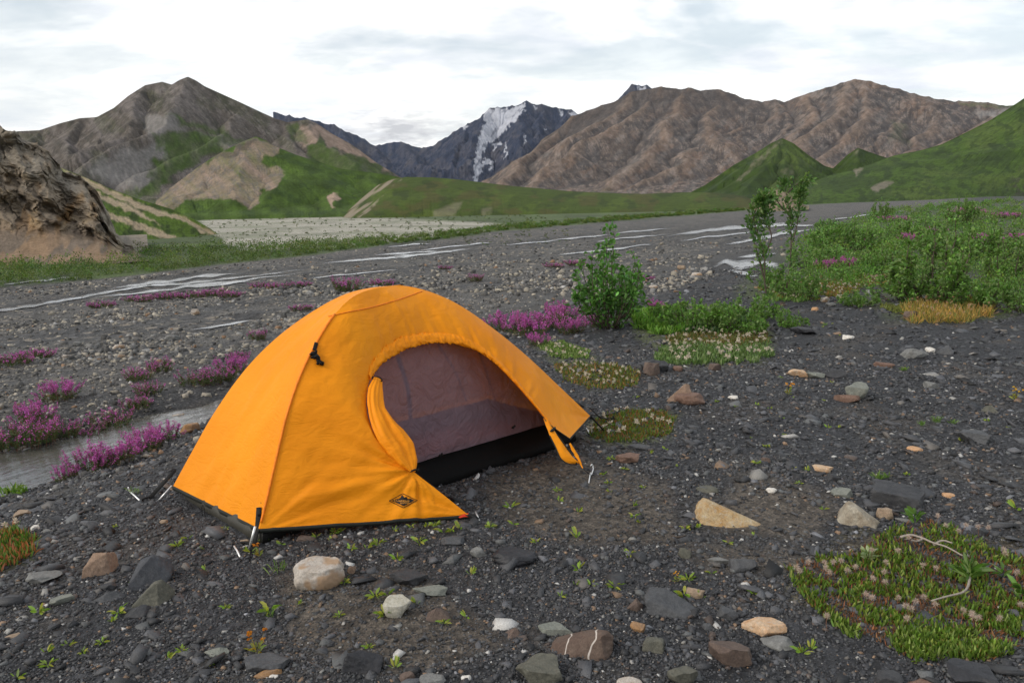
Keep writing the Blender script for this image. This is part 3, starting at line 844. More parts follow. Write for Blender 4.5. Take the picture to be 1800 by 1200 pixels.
# low central ridge
def col_mid(px, py, v, sx, cv, V):
    c = np.tile(np.array([0.048, 0.070, 0.015]), (len(px), 1))
    c = colmix(c, (0.066, 0.095, 0.018), sstep(0.0, 0.5, tex(px, py, .02, 93, 4, 1, 1.5, 1.5)) * 0.7)
    c = colmix(c, (0.070, 0.058, 0.024), sstep(0.0, 0.5, tex(px, py, .03, 94, 4, .6, 1.5)) * 0.55)
    c = colmix(c, (0.028, 0.040, 0.014), sstep(0.15, 0.6, tex(px, py, .05, 95, 4, .6, 1.2)) * 0.6)
    wx = px + 6 * tex(px, py, .07, 96)
    t = soft(wx, py, [(590, 384), (625, 352), (655, 325), (705, 312), (690, 328), (665, 350), (640, 384)], 4)
    t = t * sstep(-0.35, 0.1, tex(px, py, .07, 97, 4, 1, .35, 1.2))
    t = np.maximum(t, soft(wx, py, [(760, 372), (800, 356), (812, 354), (800, 380), (765, 384)], 4) * 0.45)
    t = np.maximum(t, soft(wx, py, [(845, 372), (862, 362), (855, 384)], 4) * 0.4)
    return colmix(c, (0.24, 0.20, 0.155), t * 0.8)
mountain('hill', 'low green ridge across the valley floor with a scree streak at its left end',
         [(585, 388), (610, 372), (640, 345), (665, 325), (690, 315), (715, 311), (760, 312), (800, 315), (850, 321), (900, 327), (1000, 336), (1060, 339), (1130, 341), (1200, 338), (1260, 339), (1310, 345), (1335, 358), (1350, 372)],
         [(585, 390), (640, 388), (760, 390), (900, 385), (1100, 378), (1350, 370)], (250, 240), (190, 172), 260, 60, (5, 0.010), col_mid, m_rock_far('ridge_turf', 0.25, 0.35, 0.4), 101, p=0.7, amp=0.03, fine=0.004)
mountain('mound', 'small bare tan earth mound at the river edge behind the thin willows',
         [(1320, 372), (1340, 350), (1352, 338), (1368, 333), (1385, 340), (1400, 352), (1422, 366)],
         [(1320, 373), (1422, 365)], 160, 146, 90, 30, (10, 0.05), lambda px, py, v, sx, cv, V: np.tile(np.array([0.20, 0.155, 0.11]), (len(px), 1)) * (1 + .3 * tex(px, py, .2, 99))[:, None],
         m_rock_far('tan_earth', 0.2, 0.8, 0.4), 103, p=0.8, amp=0.1)

# green slope with diagonal scree stripes behind the bluff
def col_stripe(px, py, v, sx, cv, V):
    c = np.tile(np.array([0.060, 0.098, 0.018]), (len(px), 1))
    c = colmix(c, (0.026, 0.040, 0.014), sstep(-0.1, 0.4, tex(px, py, .04, 113, 4)) * 0.8)
    wx = px + 4 * tex(px, py, .06, 114); wy = py + 4 * tex(px, py, .06, 115)
    t = 0
    for P in ([(100, 292), (180, 328), (260, 362), (330, 385), (400, 425), (385, 425), (320, 388), (250, 370), (190, 342), (140, 322)],
              [(160, 335), (230, 362), (285, 398), (225, 372), (165, 345)],
              [(180, 370), (230, 385), (300, 413), (345, 432), (320, 432), (240, 402), (185, 382)]):
        t = np.maximum(t, soft(wx, wy, P, 2.5))
    return colmix(c, (0.30, 0.24, 0.17), t * 0.85)
mountain('hill', 'green slope crossed by tan scree stripes beside the rocky bluff',
         [(-100, 240), (60, 275), (100, 292), (150, 312), (200, 334), (250, 352), (300, 367), (340, 385), (370, 402), (400, 424), (430, 442)],
         [(-100, 450), (200, 448), (430, 446)], (110, 78), (58, 70), 200, 70, (14, 0.04), col_stripe, m_rock_far('slope_turf', 0.2, 0.6, 0.45), 111, p=0.9, amp=0.08)

# rocky bluff at left: craggy, with overhung ledges and a scree fan
def build_bluff():
    ridge = np.array([(-420, 60), (-200, 150), (-60, 205), (0, 220), (15, 226), (40, 240), (60, 250), (82, 262), (95, 285), (112, 300), (140, 310), (152, 318), (165, 334), (175, 355), (188, 385), (200, 410), (215, 425), (235, 440), (262, 458)], float)
    foot = np.array([(-420, 500), (0, 470), (120, 462), (262, 458)], float)
    d = ray(ridge[:, 0], ridge[:, 1]); ra, re = d[:, 0] / d[:, 1], d[:, 2] / d[:, 1]
    d = ray(foot[:, 0], foot[:, 1]); fa, fe = d[:, 0] / d[:, 1], d[:, 2] / d[:, 1]
    nu, nv = 420, 240
    az = np.linspace(ra[0], ra[-1], nu); v = np.linspace(-0.06, 1, nv)[:, None]
    er = np.interp(az, ra, re) + 0.003 * (ridged(az * 40, 0 * az, 4, 120) - 1)
    ef = np.interp(az, fa, fe)
    E = ef[None] + (er - ef)[None] * v
    yf = 38.0
    A = np.broadcast_to(az[None], E.shape)
    px0 = 900 + F_PX * 1.02 * A
    H = (er - ef)[None]
    fan = sstep(0.42, 0.18, v + 0.10 * pn(A * 14, 0 * A, 121))
    Y = yf + 8.0 * v ** 1.0 + 3.0 * fan * 0
    Y = Y + (2.2 * fbm(A * 16, v * 3.0, 2, 122) + 0.55 * ridged(A * 30 + 1.5 * v, v * 4.5, 3, 123) - 0.55 + 0.16 * ridged(A * 100, v * 20, 3, 131)) * (1 - fan) * sstep(0, 0.2, v) * sstep(0.0, 0.06, H)
    Y = Y - fan * 2.5 * (0.42 - np.minimum(v, 0.42))
    Z = CAM_H + E * Y
    nb = 14
    yb = Y[-1][None] + 14 * np.linspace(0, 1, nb + 1)[1:, None]
    zb = Z[-1][None] - (Z[-1] - Z[0])[None] * np.linspace(0, 1, nb + 1)[1:, None] ** 1.5
    Y2, Z2 = np.concatenate([Y, yb]), np.concatenate([Z, zb])
    A2 = np.broadcast_to(az[None], Y2.shape)
    X2 = A2 * Y2 + np.concatenate([0.25 * fbm(A * 60, v * 14, 3, 125) * (1 - fan), np.zeros((nb, nu))])
    V = np.stack([X2, Y2, Z2], -1).reshape(-1, 3)
    px, py = project(V)
    vv = np.concatenate([np.broadcast_to(v, (nv, nu)), np.ones((nb, nu))]).ravel()
    f2 = np.concatenate([fan, np.zeros((nb, nu))]).ravel()
    c = np.tile(np.array([0.20, 0.162, 0.120]), (len(V), 1))
    c = colmix(c, (0.190, 0.115, 0.050), sstep(0.0, 0.45, tex(px, py, .022, 126, 5, 1.4, .6)) * 0.85)
    c = colmix(c, (0.24, 0.185, 0.115), sstep(0.2, 0.6, tex(px, py, .04, 127, 5)) * 0.5)
    c = colmix(c, (0.040, 0.034, 0.030), sstep(0.05, 0.4, tex(px, py, .03, 128, 5, 1.3, .8)) * 0.62)
    c = colmix(c, (0.23, 0.21, 0.175), sstep(0.55, 0.9, vv + 0.15 * tex(px, py, .03, 141)) * 0.6)
    c = colmix(c, (0.215, 0.150, 0.100), f2 * 0.85)
    c = colmix(c, (0.12, 0.105, 0.09), f2 * sstep(0.0, 0.4, tex(px, py, .04, 129, 4, 1, .5, .5)) * 0.7)
    me = mesh_np('cliff', V, gridq(nu, nv + nb), mats=[m_rock_far('crag_rock', 0.2, 1.1, 0.6)], col=c, smooth=False)
    tag(link('cliff', me), 'craggy ochre and black rock bluff with a scree fan at far left', None, None, 'structure')
build_bluff()
# ------------------------------------------------------------------ the tent
from mathutils.bvhtree import BVHTree
T_FL = np.array([-1.190, 3.461]); T_U = np.array([0.7041, 0.7101]); T_W = np.array([-0.7101, 0.7041])
T_L, T_WD = 2.451, 0.90
T_Z0 = -0.005
def TP(a, b, z):
    a, b, z = np.broadcast_arrays(np.asarray(a, float), np.asarray(b, float), np.asarray(z, float))
    return np.stack([T_FL[0] + T_U[0] * a - T_W[0] * b, T_FL[1] + T_U[1] * a - T_W[1] * b, z + T_Z0], -1)
def T_inv(P):
    q = np.asarray(P)[..., :2] - T_FL
    return q @ T_U, -(q @ T_W), np.asarray(P)[..., 2] - T_Z0
def catmull(P, n):
    P = np.asarray(P, float)
    s = np.concatenate([[0], np.cumsum(np.linalg.norm(np.diff(P, axis=0), axis=1))])
    u = np.linspace(0, s[-1], n)
    E = np.concatenate([[2 * P[0] - P[1]], P, [2 * P[-1] - P[-2]]])
    se = np.concatenate([[-s[1]], s, [2 * s[-1] - s[-2]]])
    out = np.zeros((n, P.shape[1]))
    k = np.clip(np.searchsorted(s, u, side='right') - 1, 0, len(s) - 2)
    for c in range(P.shape[1]):
        p0, p1, p2, p3 = E[k, c], E[k + 1, c], E[k + 2, c], E[k + 3, c]
        t0, t1, t2, t3 = se[k], se[k + 1], se[k + 2], se[k + 3]
        m1 = (p2 - p0) / (t2 - t0) * (t2 - t1); m2 = (p3 - p1) / (t3 - t1) * (t2 - t1)
        t = (u - t1) / (t2 - t1)
        out[:, c] = (2 * t ** 3 - 3 * t ** 2 + 1) * p1 + (t ** 3 - 2 * t ** 2 + t) * m1 + (-2 * t ** 3 + 3 * t ** 2) * p2 + (t ** 3 - t ** 2) * m2
    return out
A_L = [(0.004, .06), (.044, .235), (.094, .444), (.16, .665), (.227, .827), (.299, .952), (.374, 1.045), (.43, 1.074), (.5, 1.082)]
A_R = [(1.0, .13), (.9, .379), (.807, .607), (.718, .798), (.634, .952), (.56, 1.042), (.5, 1.082)]
B_L = [(.018, .075), (.043, .213), (.077, .409), (.109, .582), (.154, .753), (.21, .899), (.267, 1.008), (.326, 1.070), (.40, 1.090), (.5, 1.082)]
B_R = [(1 - s, z * (1 - 0.05 * (z > .9) * (z < 1.08))) for s, z in A_L]
def poleA(sz): sz = np.asarray(sz); return TP(sz[..., 0] * T_L, -T_WD * (1 - sz[..., 0]), sz[..., 1])
def poleB(sz): sz = np.asarray(sz); return TP(sz[..., 0] * T_L, -T_WD * sz[..., 0], sz[..., 1])
NP = 90
cAL, cAR, cBL, cBR = poleA(catmull(A_L, NP)), poleA(catmull(A_R, NP)), poleB(catmull(B_L, NP)), poleB(catmull(B_R, NP))

def ray_plane_door(px, py, off=0.0):
    """the slanting plane of the door side: b = 0.53 - 0.87 z"""
    d = ray(px, py); o = np.array([0, 0, CAM_H])
    def f(P):
        a, b, z = T_inv(P); return b - (0.53 + off - 0.87 * z)
    f0, f1 = f(o), f(o + d)
    t = f0 / (f0 - f1)
    return o + d * t
def m_fly():
    m = Mat('orange_ripstop_nylon')
    p = m.obj()
    mp = m.node('ShaderNodeMapping', {'Rotation': (0.3, 0.5, 0.6), 'Scale': (1, 1, 2.6)}); m.l.new(p, mp.inputs[0])
    w1 = m.noise(7, 5, 0.55, mp.outputs[0], 1.6)
    w2 = m.noise(26, 4, 0.6, mp.outputs[0], 1.2)
    w3 = m.noise(2.2, 2, 0.5, p, 0.3)
    r1 = m.math('ABSOLUTE', m.math('SUBTRACT', w1, 0.5))
    h = m.math('ADD', m.math('MULTIPLY', m.math('SUBTRACT', 0.5, r1), 1.0), m.math('MULTIPLY', w2, 0.22))
    n = m.bump(h, 0.45, 0.016)
    c = m.mix(0.8, (0.95, 0.325, 0.010), m.ramp(w3, [(0.3, (0.90, 0.84, 0.8)), (0.7, (1.03, 1.08, 1.1))]), 'MULTIPLY')
    b = m.bsdf(c, 0.5, 0.13, n)
    t = m.node('ShaderNodeBsdfTranslucent', {'Color': (1.0, 0.30, 0.003)})
    mx = m.node('ShaderNodeMixShader', {0: 0.18})
    m.l.new(b.outputs[0], mx.inputs[1]); m.l.new(t.outputs[0], mx.inputs[2]); m.l.new(mx.outputs[0], m.out.inputs[0])
    return m.m
def m_simple(name, col, rough=0.8, spec=0.3, bumpscale=None, metallic=0.0, bd=0.003):
    m = Mat(name)
    nz = m.noise(bumpscale or 40, 4, 0.6, m.obj())
    c = m.mix(0.6, col, m.ramp(nz, [(0.3, 0.7), (0.7, 1.3)]), 'MULTIPLY')
    m.bsdf(c, rough, spec, m.bump(nz, 0.4, bd), Metallic=metallic)
    return m.m
def m_net():
    m = Mat('dark_mesh_netting')
    p = m.obj()
    nz = m.noise(9, 5, 0.6, p, 1.5)
    d = m.node('ShaderNodeBsdfPrincipled', {'Base Color': (0.22, 0.145, 0.17, 1), 'Roughness': 0.7, 'Specular IOR Level': 0.3})
    m.l.new(m.bump(nz, 0.9, 0.04), d.inputs['Normal'])
    t = m.node('ShaderNodeBsdfTransparent', {'Color': (0.95, 0.93, 0.95, 1)})
    x = m.node('ShaderNodeMixShader', {0: 0.70})
    m.l.new(t.outputs[0], x.inputs[1]); m.l.new(d.outputs[0], x.inputs[2]); m.l.new(x.outputs[0], m.out.inputs[0])
    return m.m
M_FLY = m_fly(); M_BLACK = m_simple('black_webbing', (0.008, 0.008, 0.008), 0.75); M_TUB = m_simple('olive_coated_nylon', (0.042, 0.040, 0.032), 0.5, 0.3, 12, bd=0.012)
M_TUB_SHADE = m_simple('shade_painted_nylon', (0.004, 0.004, 0.004), 0.7, 0.12, 12, bd=0.012)  # tub front: olive nylon painted black for the shade under the fly
M_ALU = m_simple('aluminium', (0.75, 0.75, 0.74), 0.35, 0.5, 60, 0.6, 0.0005); M_NET = m_net()
M_BIND = m_simple('black_hem_binding', (0.018, 0.020, 0.016), 0.7)

def tube(pts, r, ns=8, flat=None, caps=True):
    """tube along points; r scalar or per point; flat=(nx,ny,nz) direction squashes it"""
    P = np.asarray(pts, float); n = len(P); r = np.broadcast_to(np.asarray(r, float), (n,))
    tg = np.gradient(P, axis=0); tg /= np.linalg.norm(tg, axis=1)[:, None] + 1e-9
    up = np.array([0.13, 0.21, 0.97]) if flat is None else np.asarray(flat, float)
    s = np.cross(tg, up); s /= np.linalg.norm(s, axis=1)[:, None] + 1e-9
    q = np.cross(s, tg)
    th = np.linspace(0, 2 * math.pi, ns, endpoint=False)
    k = 1.0 if flat is None else 0.28
    V = P[:, None] + r[:, None, None] * (np.cos(th)[None, :, None] * s[:, None] + k * np.sin(th)[None, :, None] * q[:, None])
    Q = gridq(ns, n, wrap=True)
    V = V.reshape(-1, 3); T = []
    if caps:
        V = np.concatenate([V, P[[0, -1]]])
        for j in range(ns):
            T.append((len(V) - 2, (j + 1) % ns, j)); T.append((len(V) - 1, (n - 1) * ns + j, (n - 1) * ns + (j + 1) % ns))
    return V, Q, np.array(T, int).reshape(-1, 3)
def join(parts):
    Vs, Qs, Ts, n = [], [], [], 0
    for V, Q, T in parts:
        Vs.append(V); 
        if Q is not None and len(Q): Qs.append(np.asarray(Q) + n)
        if T is not None and len(T): Ts.append(np.asarray(T) + n)
        n += len(V)
    return np.concatenate(Vs), (np.concatenate(Qs) if Qs else None), (np.concatenate(Ts) if Ts else None)

tent = bpy.data.objects.new('tent', None); COL.objects.link(tent)
tc_ = TP(T_L / 2, -T_WD / 2, 0)
tent.location = Vector(tc_)
tag(tent, 'orange dome tent with its front door rolled open on the dark gravel', 'tent')
def tpart(name, V, Q=None, T=None, mat=None, parent=None, smooth=True, col=None):
    V = np.asarray(V) - tc_
    o = link(name, mesh_np(name, V, Q, T, [mat], smooth=smooth, col=col), parent or tent)
    return o

# fly ------------------------------------------------------------------------
def res(P, n): return catmull(P, n)
def side_panel(L, R, nv=70, nu=46, sag=0.025, seed=1):
    """taut cloth between two pole halves (both from hem to top)"""
    a, b = res(L, nv), res(R, nv)
    u = np.linspace(0, 1, nu)[None, :, None]
    P = a[:, None] * (1 - u) + b[:, None] * u
    v = np.linspace(0, 1, nv)[:, None]
    nrm = np.cross(b[nv // 3] - a[nv // 3], a[nv // 3 + 3] - a[nv // 3]); nrm /= np.linalg.norm(nrm)
    c = TP(T_L / 2, -T_WD / 2, 0.4)
    if np.dot(nrm, a[nv // 3] - c) < 0: nrm = -nrm
    U = u[0, :, 0][None]
    w = np.linalg.norm(b - a, axis=1)[:, None]
    disp = -sag * 4 * U * (1 - U) * (w / w.max())
    disp = disp + 0.006 * fbm(U * 3 + v * 2, v * 7 - U * 3, 3, seed) * np.minimum(1, 8 * U * (1 - U))
    disp = disp + 0.006 * np.exp(-v * 7) * np.sin(U * 34 + 4 * pn(U * 5, v * 3, seed)) * np.minimum(1, 8 * U * (1 - U))
    return P + disp[..., None] * nrm
IN_PX = [(824, 905, 0), (778, 868, .05), (728, 829, .115), (690, 798, .17), (662, 768, .225), (646, 728, .28), (645, 690, .33), (655, 658, .375),
         (680, 631, .42), (720, 610, .47), (770, 602, .53), (820, 609, .59), (862, 632, .67), (903, 672, .77), (938, 712, .87), (966, 745, .94), (1002, 771, 1.0)]
inner = np.array([ray_plane_door(a, b) for a, b, _ in IN_PX])
outer = np.concatenate([cBL, cAR[::-1][1:]])
outer = catmull(outer[::3], 400)
so = np.linspace(0, 1, 400)
NI = 300
s_in = np.concatenate([[0], np.cumsum(np.linalg.norm(np.diff(inner, axis=0), axis=1))]); s_in /= s_in[-1]
ci = catmull(inner, NI); si = np.linspace(0, 1, NI)
fo = np.interp(si, s_in, [f for _, _, f in IN_PX])
fo = np.convolve(np.pad(fo, 8, mode='reflect', reflect_type='odd'), np.ones(17) / 17, 'valid')
fo[0], fo[-1] = 0, 1; fo = np.clip(fo, 0, 1)
co = np.stack([np.interp(fo, so, outer[:, k]) for k in range(3)], -1)
NV = 84
vv_ = np.linspace(0, 1, NV)[None, :, None]
front = co[:, None] * (1 - vv_) + ci[:, None] * vv_
n_out = TP(0, 0.75, 0.66) - TP(0, 0, 0)
v1 = np.linspace(0, 1, NV)[None, :]
wd = np.linalg.norm(co - ci, axis=1)[:, None]
bulge = 0.075 * wd * 4 * v1 * (1 - v1) * sstep(0.12, 0.4, fo)[:, None] * sstep(1.0, 0.8, fo)[:, None]
a_, b_, z_ = T_inv(front)
edge = np.minimum(1, 7 * v1) * np.minimum(1, 10 * (1 - v1))
def fans(a0, z0, k, amp, fall, seed, lo=-9, hi=9):
    da, dz = a_ - a0, z_ - z0
    r = np.hypot(da, dz); th = np.arctan2(dz, da)
    w = np.sin(th * k + 1.5 * pn(th * 3, r * 1.5, seed)) + 0.5 * np.sin(th * k * 2.3 + 1)
    return amp * w * np.exp(-r / fall) * np.minimum(1, r / 0.08) * sstep(lo - .15, lo + .15, th) * sstep(hi + .15, hi - .15, th)
at, _, zt = T_inv(inner[2]); at = float(at); zt = float(zt)
rip = fans(at, zt, 9, 0.010, 0.30, 5) * (a_ < at + 0.05)
foldline = np.abs((a_ - 0.15) * 0.10 + 0.13 - z_ + 0.05 * np.sin(a_ * 4))
rip = rip + 0.012 * np.exp(-(foldline / 0.035) ** 2) * sstep(0.1, 0.35, a_) * (a_ < at + .1)
fl2 = np.abs((a_ - 0.15) * 0.22 + 0.16 - z_)
rip = rip + 0.012 * np.exp(-(fl2 / 0.03) ** 2) * sstep(0.1, 0.35, a_) * (a_ < at + .1)
rip = rip + fans(0.03, 0.06, 15, 0.006, 0.4, 6)
a7, _, z7 = T_inv(inner[0])
rip = rip + fans(float(a7), float(z7), 9, 0.012, 0.22, 7)
rip = rip + fans(T_L, 0.13, 15, 0.008, 0.4, 8)
rip = rip + 0.009 * np.exp(-(1 - v1) * wd / 0.10) * np.sin(si * 150 + 3 * pn(si * 30, 0 * si, 9))[:, None] * sstep(0.36, 0.42, fo)[:, None] * sstep(0.95, 0.8, fo)[:, None]
rip = rip + 0.008 * fbm(a_ * 3 + z_ * 2, z_ * 4.5 - a_ * 2.5, 4, 10)
front = front + ((bulge + rip * edge)[..., None]) * n_out
hang = np.zeros_like(front)
pl = side_panel(cAL, cBL, seed=2)
prr = side_panel(cBR, cAR, nv=40, nu=26, seed=3)
prb = side_panel(cAL, cBR, nv=50, nu=40, sag=0.0, seed=4)
def sheet(P): return P.reshape(-1, 3), gridq(P.shape[1], P.shape[0]), None
V, Q, T = join([sheet(front), sheet(pl), sheet(prr), sheet(prb)])
fly = tpart('rain_fly', V, Q, None, M_FLY)
V_front = front.reshape(-1, 3); bvh = BVHTree.FromPolygons([Vector(v) for v in V], [tuple(q) for q in Q.tolist()])
def on_fly(px, py, off=0.004):
    d = Vector(ray(px, py)).normalized()
    h = bvh.ray_cast(Vector((0, 0, CAM_H)), d)
    if h[0] is None: return None
    n = h[1] if h[1].dot(d) < 0 else -h[1]
    return np.array(h[0] + n * off), np.array(n)

# patch at the top: a second layer with its own seam line
seam_px = [(578, 556), (610, 549), (650, 541), (690, 530), (720, 520), (742, 512)]
def fly_line(pts, off): 
    o = []
    for a, b in pts:
        h = on_fly(a, b, off)
        if h is not None: o.append(h[0])
    return np.array(o)
def dense(pts, n): return catmull(np.array(pts, float), n)
seam = fly_line(dense(seam_px, 30), 0.001)
M_SEAM = m_simple('orange_stitched_seam', (0.80, 0.20, 0.004), 0.55)
parts = [tube(seam, 0.0035, 6)]
o_dir = TP(-0.3, 0.5, 0.4) - TP(0, 0, 0)
c1 = cBL[2:70] + o_dir * 0.004
parts.append(tube(c1, 0.006, 8))
off2 = TP(0.024, 0.004, 0) - TP(0, 0, 0)
parts.append(tube(cBL[2:62] + off2 + o_dir * 0.002, 0.0028, 6))
tpart('pole_seam', *join(parts), M_SEAM, fly)

# rolled arch around the door: a ruffled tube of cloth
i0, i1 = int(0.33 * NI), int(0.945 * NI)
sel = [i for i in range(NI) if fo[i] > 0.355 and fo[i] < 0.945]
pc = ci[sel]; dirs = co[sel] - ci[sel]; dirs /= np.linalg.norm(dirs, axis=1)[:, None]
n = 700
uu = np.linspace(0, 1, n)
pc2 = catmull(pc[::4], n); d2 = np.stack([np.interp(uu, np.linspace(0, 1, len(sel)), dirs[:, k]) for k in range(3)], -1)
wp = np.interp(uu, [0, 0.03, 0.15, 0.5, 0.7, 0.9, 1.0], [0.018, 0.027, 0.034, 0.034, 0.028, 0.016, 0.006])
wp = wp * (1 + 0.10 * pn(uu * 90, 0 * uu, 12) + 0.08 * pn(uu * 30, 0 * uu, 13))
ns = 26; th = np.linspace(0, 2 * math.pi, ns, endpoint=False)[None, :]
ruf = 1 + 0.34 * pn(uu[:, None] * 55 + 1.2 * np.sin(th), th * 1.2 + 3, 14) + 0.16 * pn(uu[:, None] * 130, th * 1.6, 15)
cen = pc2 + d2 * (wp * 0.80)[:, None] + n_out * 0.010
V = cen[:, None] + (wp[:, None] * np.cos(th) * ruf)[..., None] * d2[:, None] + (wp[:, None] * 0.38 * np.sin(th) * ruf)[..., None] * n_out
tpart('rolled_door_edge', V.reshape(-1, 3), gridq(ns, n, wrap=True), None, M_FLY, fly)
# the gathered door hanging down the left side, tied at top and bottom
cl = dense([(665, 664), (660, 690), (663, 720), (679, 752), (703, 784), (718, 810), (727, 829)], 160)
cdx = np.interp(np.linspace(0, 1, 160), [0, .12, .3, .45, .6, .75, .9, 1], [.022, .040, .046, .066, .080, .080, .052, .012])
P = np.array([ray_plane_door(a, b, 0.035) for a, b in cl])
tg_ = np.gradient(P, axis=0); tg_ /= np.linalg.norm(tg_, axis=1)[:, None]
sd_ = np.cross(tg_, n_out); sd_ /= np.linalg.norm(sd_, axis=1)[:, None]
ns = 56; th = np.linspace(0, 2 * math.pi, ns, endpoint=False)[None, :]
k = np.linspace(0, 1, 160)[:, None]
fold = 1 + 0.0 * th + 0.30 * np.sin(th * 5 + 5 * k + 2 * pn(k * 3, th * .8, 16)) * sstep(0.0, .25, k) + 0.14 * np.sin(th * 11 + 9 * k) + 0.07 * pn(th * 3, k * 9, 17)
prof = np.sin(th) * 0.34
V = P[:, None] + (cdx[:, None] * np.cos(th) * (0.9 + 0.1 * fold))[..., None] * sd_[:, None] + (cdx[:, None] * prof * fold)[..., None] * n_out
tpart('tied_back_door', V.reshape(-1, 3), gridq(ns, 160, wrap=True), None, M_FLY, fly)
# black ties round the roll
def ring(px, py, r, tdir, w=0.006, off=0.035):
    c = ray_plane_door(px, py, off)
    s = np.cross(tdir, n_out); s /= np.linalg.norm(s)
    t = np.linspace(0, 2 * math.pi, 24)
    return tube(c + r * (np.cos(t)[:, None] * s + 0.65 * np.sin(t)[:, None] * n_out), w, 6)
def knot(c, r, seed, n=26):
    rs = np.random.default_rng(seed)
    t = np.linspace(0, 1, n)
    P = c + r * np.stack([fbm(t * 6, 0 * t + i * 3, 2, seed + i) for i in range(3)], -1)
    return tube(P, r * 0.33, 6)
tpart('door_tie', *join([ring(663, 666, 0.026, tg_[0], 0.0035, 0.05)]), M_BLACK, fly)
tpart('door_tie', *join([ring(727, 827, 0.015, tg_[-1], 0.0045, 0.035), knot(ray_plane_door(735, 826, 0.045), 0.009, 3)]), M_BLACK, fly)

# black binding along the hem
def binding(P, w=0.011):
    return tube(P, w, 8, flat=(0, 0, 1)) if False else tube(P, w * 0.5, 6)
hemF = front[0, :]            # left corner to first stake point
hemR = front[-1, :]
hemL = pl[0, :]
def strip(P, h, t=0.002):
    """hanging band: thin box below points"""
    P = np.asarray(P); n = len(P)
    d = np.gradient(P, axis=0); d /= np.linalg.norm(d, axis=1)[:, None]
    s = np.cross(d, [0, 0, 1.0]); s /= np.linalg.norm(s, axis=1)[:, None]
    z = np.array([0, 0, 1.0])
    V = np.concatenate([P + s * t + z * .003, P - s * t + z * .003, P - s * t - z * h, P + s * t - z * h]).reshape(4, n, 3).transpose(1, 0, 2)
    return V.reshape(-1, 3), gridq(4, n, wrap=True), None
tpart('hem_binding', *join([strip(hemF, 0.016, 0.004), strip(hemR, 0.006, 0.003), strip(hemL, 0.018, 0.004), strip(prr[0], 0.012, 0.004), strip(prb[0], 0.012, 0.004),
                            tube(ci[sel[-1] - 8:], 0.0022, 5)]), M_BIND, fly)

# door flap on the right, pulled down to its stake
def poly_sheet(pts, off, nn=24, curl=0.02, seed=1):
    """surface between two pixel edges lying near the door plane"""
    L, R = pts
    a = dense(L, nn); b = dense(R, nn)
    P = []
    for i in range(nn):
        pa, pb = ray_plane_door(*a[i], off), ray_plane_door(*b[i], off)
        u = np.linspace(0, 1, 14)[:, None]
        q = pa * (1 - u) + pb * u
        q = q + n_out * (curl * np.sin(u * math.pi) + 0.004 * pn(u * 4, 0 * u + i * .3, seed))
        P.append(q)
    return sheet(np.array(P))
flap = join([poly_sheet(([(955, 735), (966, 765), (976, 785), (986, 805), (1000, 814), (1014, 815)], [(957, 735), (970, 752), (983, 770), (996, 788), (1008, 804), (1016, 815)]), -0.01, seed=21),
             poly_sheet(([(1000, 780), (1006, 793), (1015, 808), (1023, 823)], [(1002, 778), (1012, 792), (1020, 808), (1024, 823)]), 0.0, seed=22, curl=0.006)])
tpart('door_flap', *flap, M_FLY, fly)
e = [ray_plane_door(a, b, 0.004) for a, b in dense([(958, 737), (972, 754), (986, 772), (1000, 792), (1014, 815)], 20)]
e2 = [ray_plane_door(a, b, -0.006) for a, b in dense([(966, 765), (976, 785), (986, 806), (1000, 815), (1014, 816)], 20)]
tpart('flap_binding', *join([tube(e, 0.0035, 6), tube(e2, 0.0035, 6), knot(ray_plane_door(972, 756, 0.02), 0.016, 9), tube([ray_plane_door(968, 758, .02), ray_plane_door(976, 751, .03)], 0.006, 6)]), M_BIND, fly)

# guy line bundle tied on the fly
gb = [on_fly(a, b, 0.012)[0] for a, b in dense([(556, 604), (553, 614), (551, 622), (556, 629), (562, 634)], 14)]
V = [tube(gb[:6], 0.010, 8, flat=tuple(n_out))]
for s_ in range(5): V.append(knot(np.array(gb[7 + s_]) , 0.019, 30 + s_))
h = on_fly(560, 637, 0.012)[0]
V.append(knot(h, 0.018, 41)); V.append(knot(on_fly(566, 639, 0.01)[0], 0.014, 43))
tpart('guy_line_bundle', *join(V), M_BLACK, fly)

# emblem: diamond with peaks and lettering
def logo_pt(x, y, off):
    """x,y in photo-pixel offsets on the cloth around the emblem centre"""
    h = on_fly(708 + x, 879 + y, off)
    return h[0]
def logo_poly(poly, off, st=0.45):
    """2D polygon laid on the cloth as a fine grid of cells"""
    P = np.array(poly, float); x0, y0 = P.min(0); x1, y1 = P.max(0)
    nx, ny = max(2, int((x1 - x0) / st) + 1), max(2, int((y1 - y0) / st) + 1)
    xs, ys = np.linspace(x0, x1, nx), np.linspace(y0, y1, ny)
    X, Y = np.meshgrid((xs[1:] + xs[:-1]) / 2, (ys[1:] + ys[:-1]) / 2)
    keep = pip(X, Y, poly).ravel()
    Q = gridq(nx, ny)[keep]
    used = np.unique(Q); mp = -np.ones(nx * ny, int); mp[used] = np.arange(len(used))
    GX, GY = np.meshgrid(xs, ys); GX, GY = GX.ravel()[used], GY.ravel()[used]
    return np.array([logo_pt(a, b, off) for a, b in zip(GX, GY)]), mp[Q], None
def outline(poly, w, off):
    o = []
    P = poly + [poly[0]]
    for i in range(len(poly)):
        (x1, y1), (x2, y2) = P[i], P[i + 1]
        L_ = math.hypot(x2 - x1, y2 - y1); nx, ny = -(y2 - y1) / L_ * w, (x2 - x1) / L_ * w
        o.append(logo_poly([(x1 + nx, y1 + ny), (x2 + nx, y2 + ny), (x2 - nx, y2 - ny), (x1 - nx, y1 - ny)], off))
    return o
M_INK = m_simple('black_print_ink', (0.006, 0.005, 0.005), 0.6); M_PRINT = m_simple('orange_cloth_in_print', (0.83, 0.36, 0.05), 0.6)
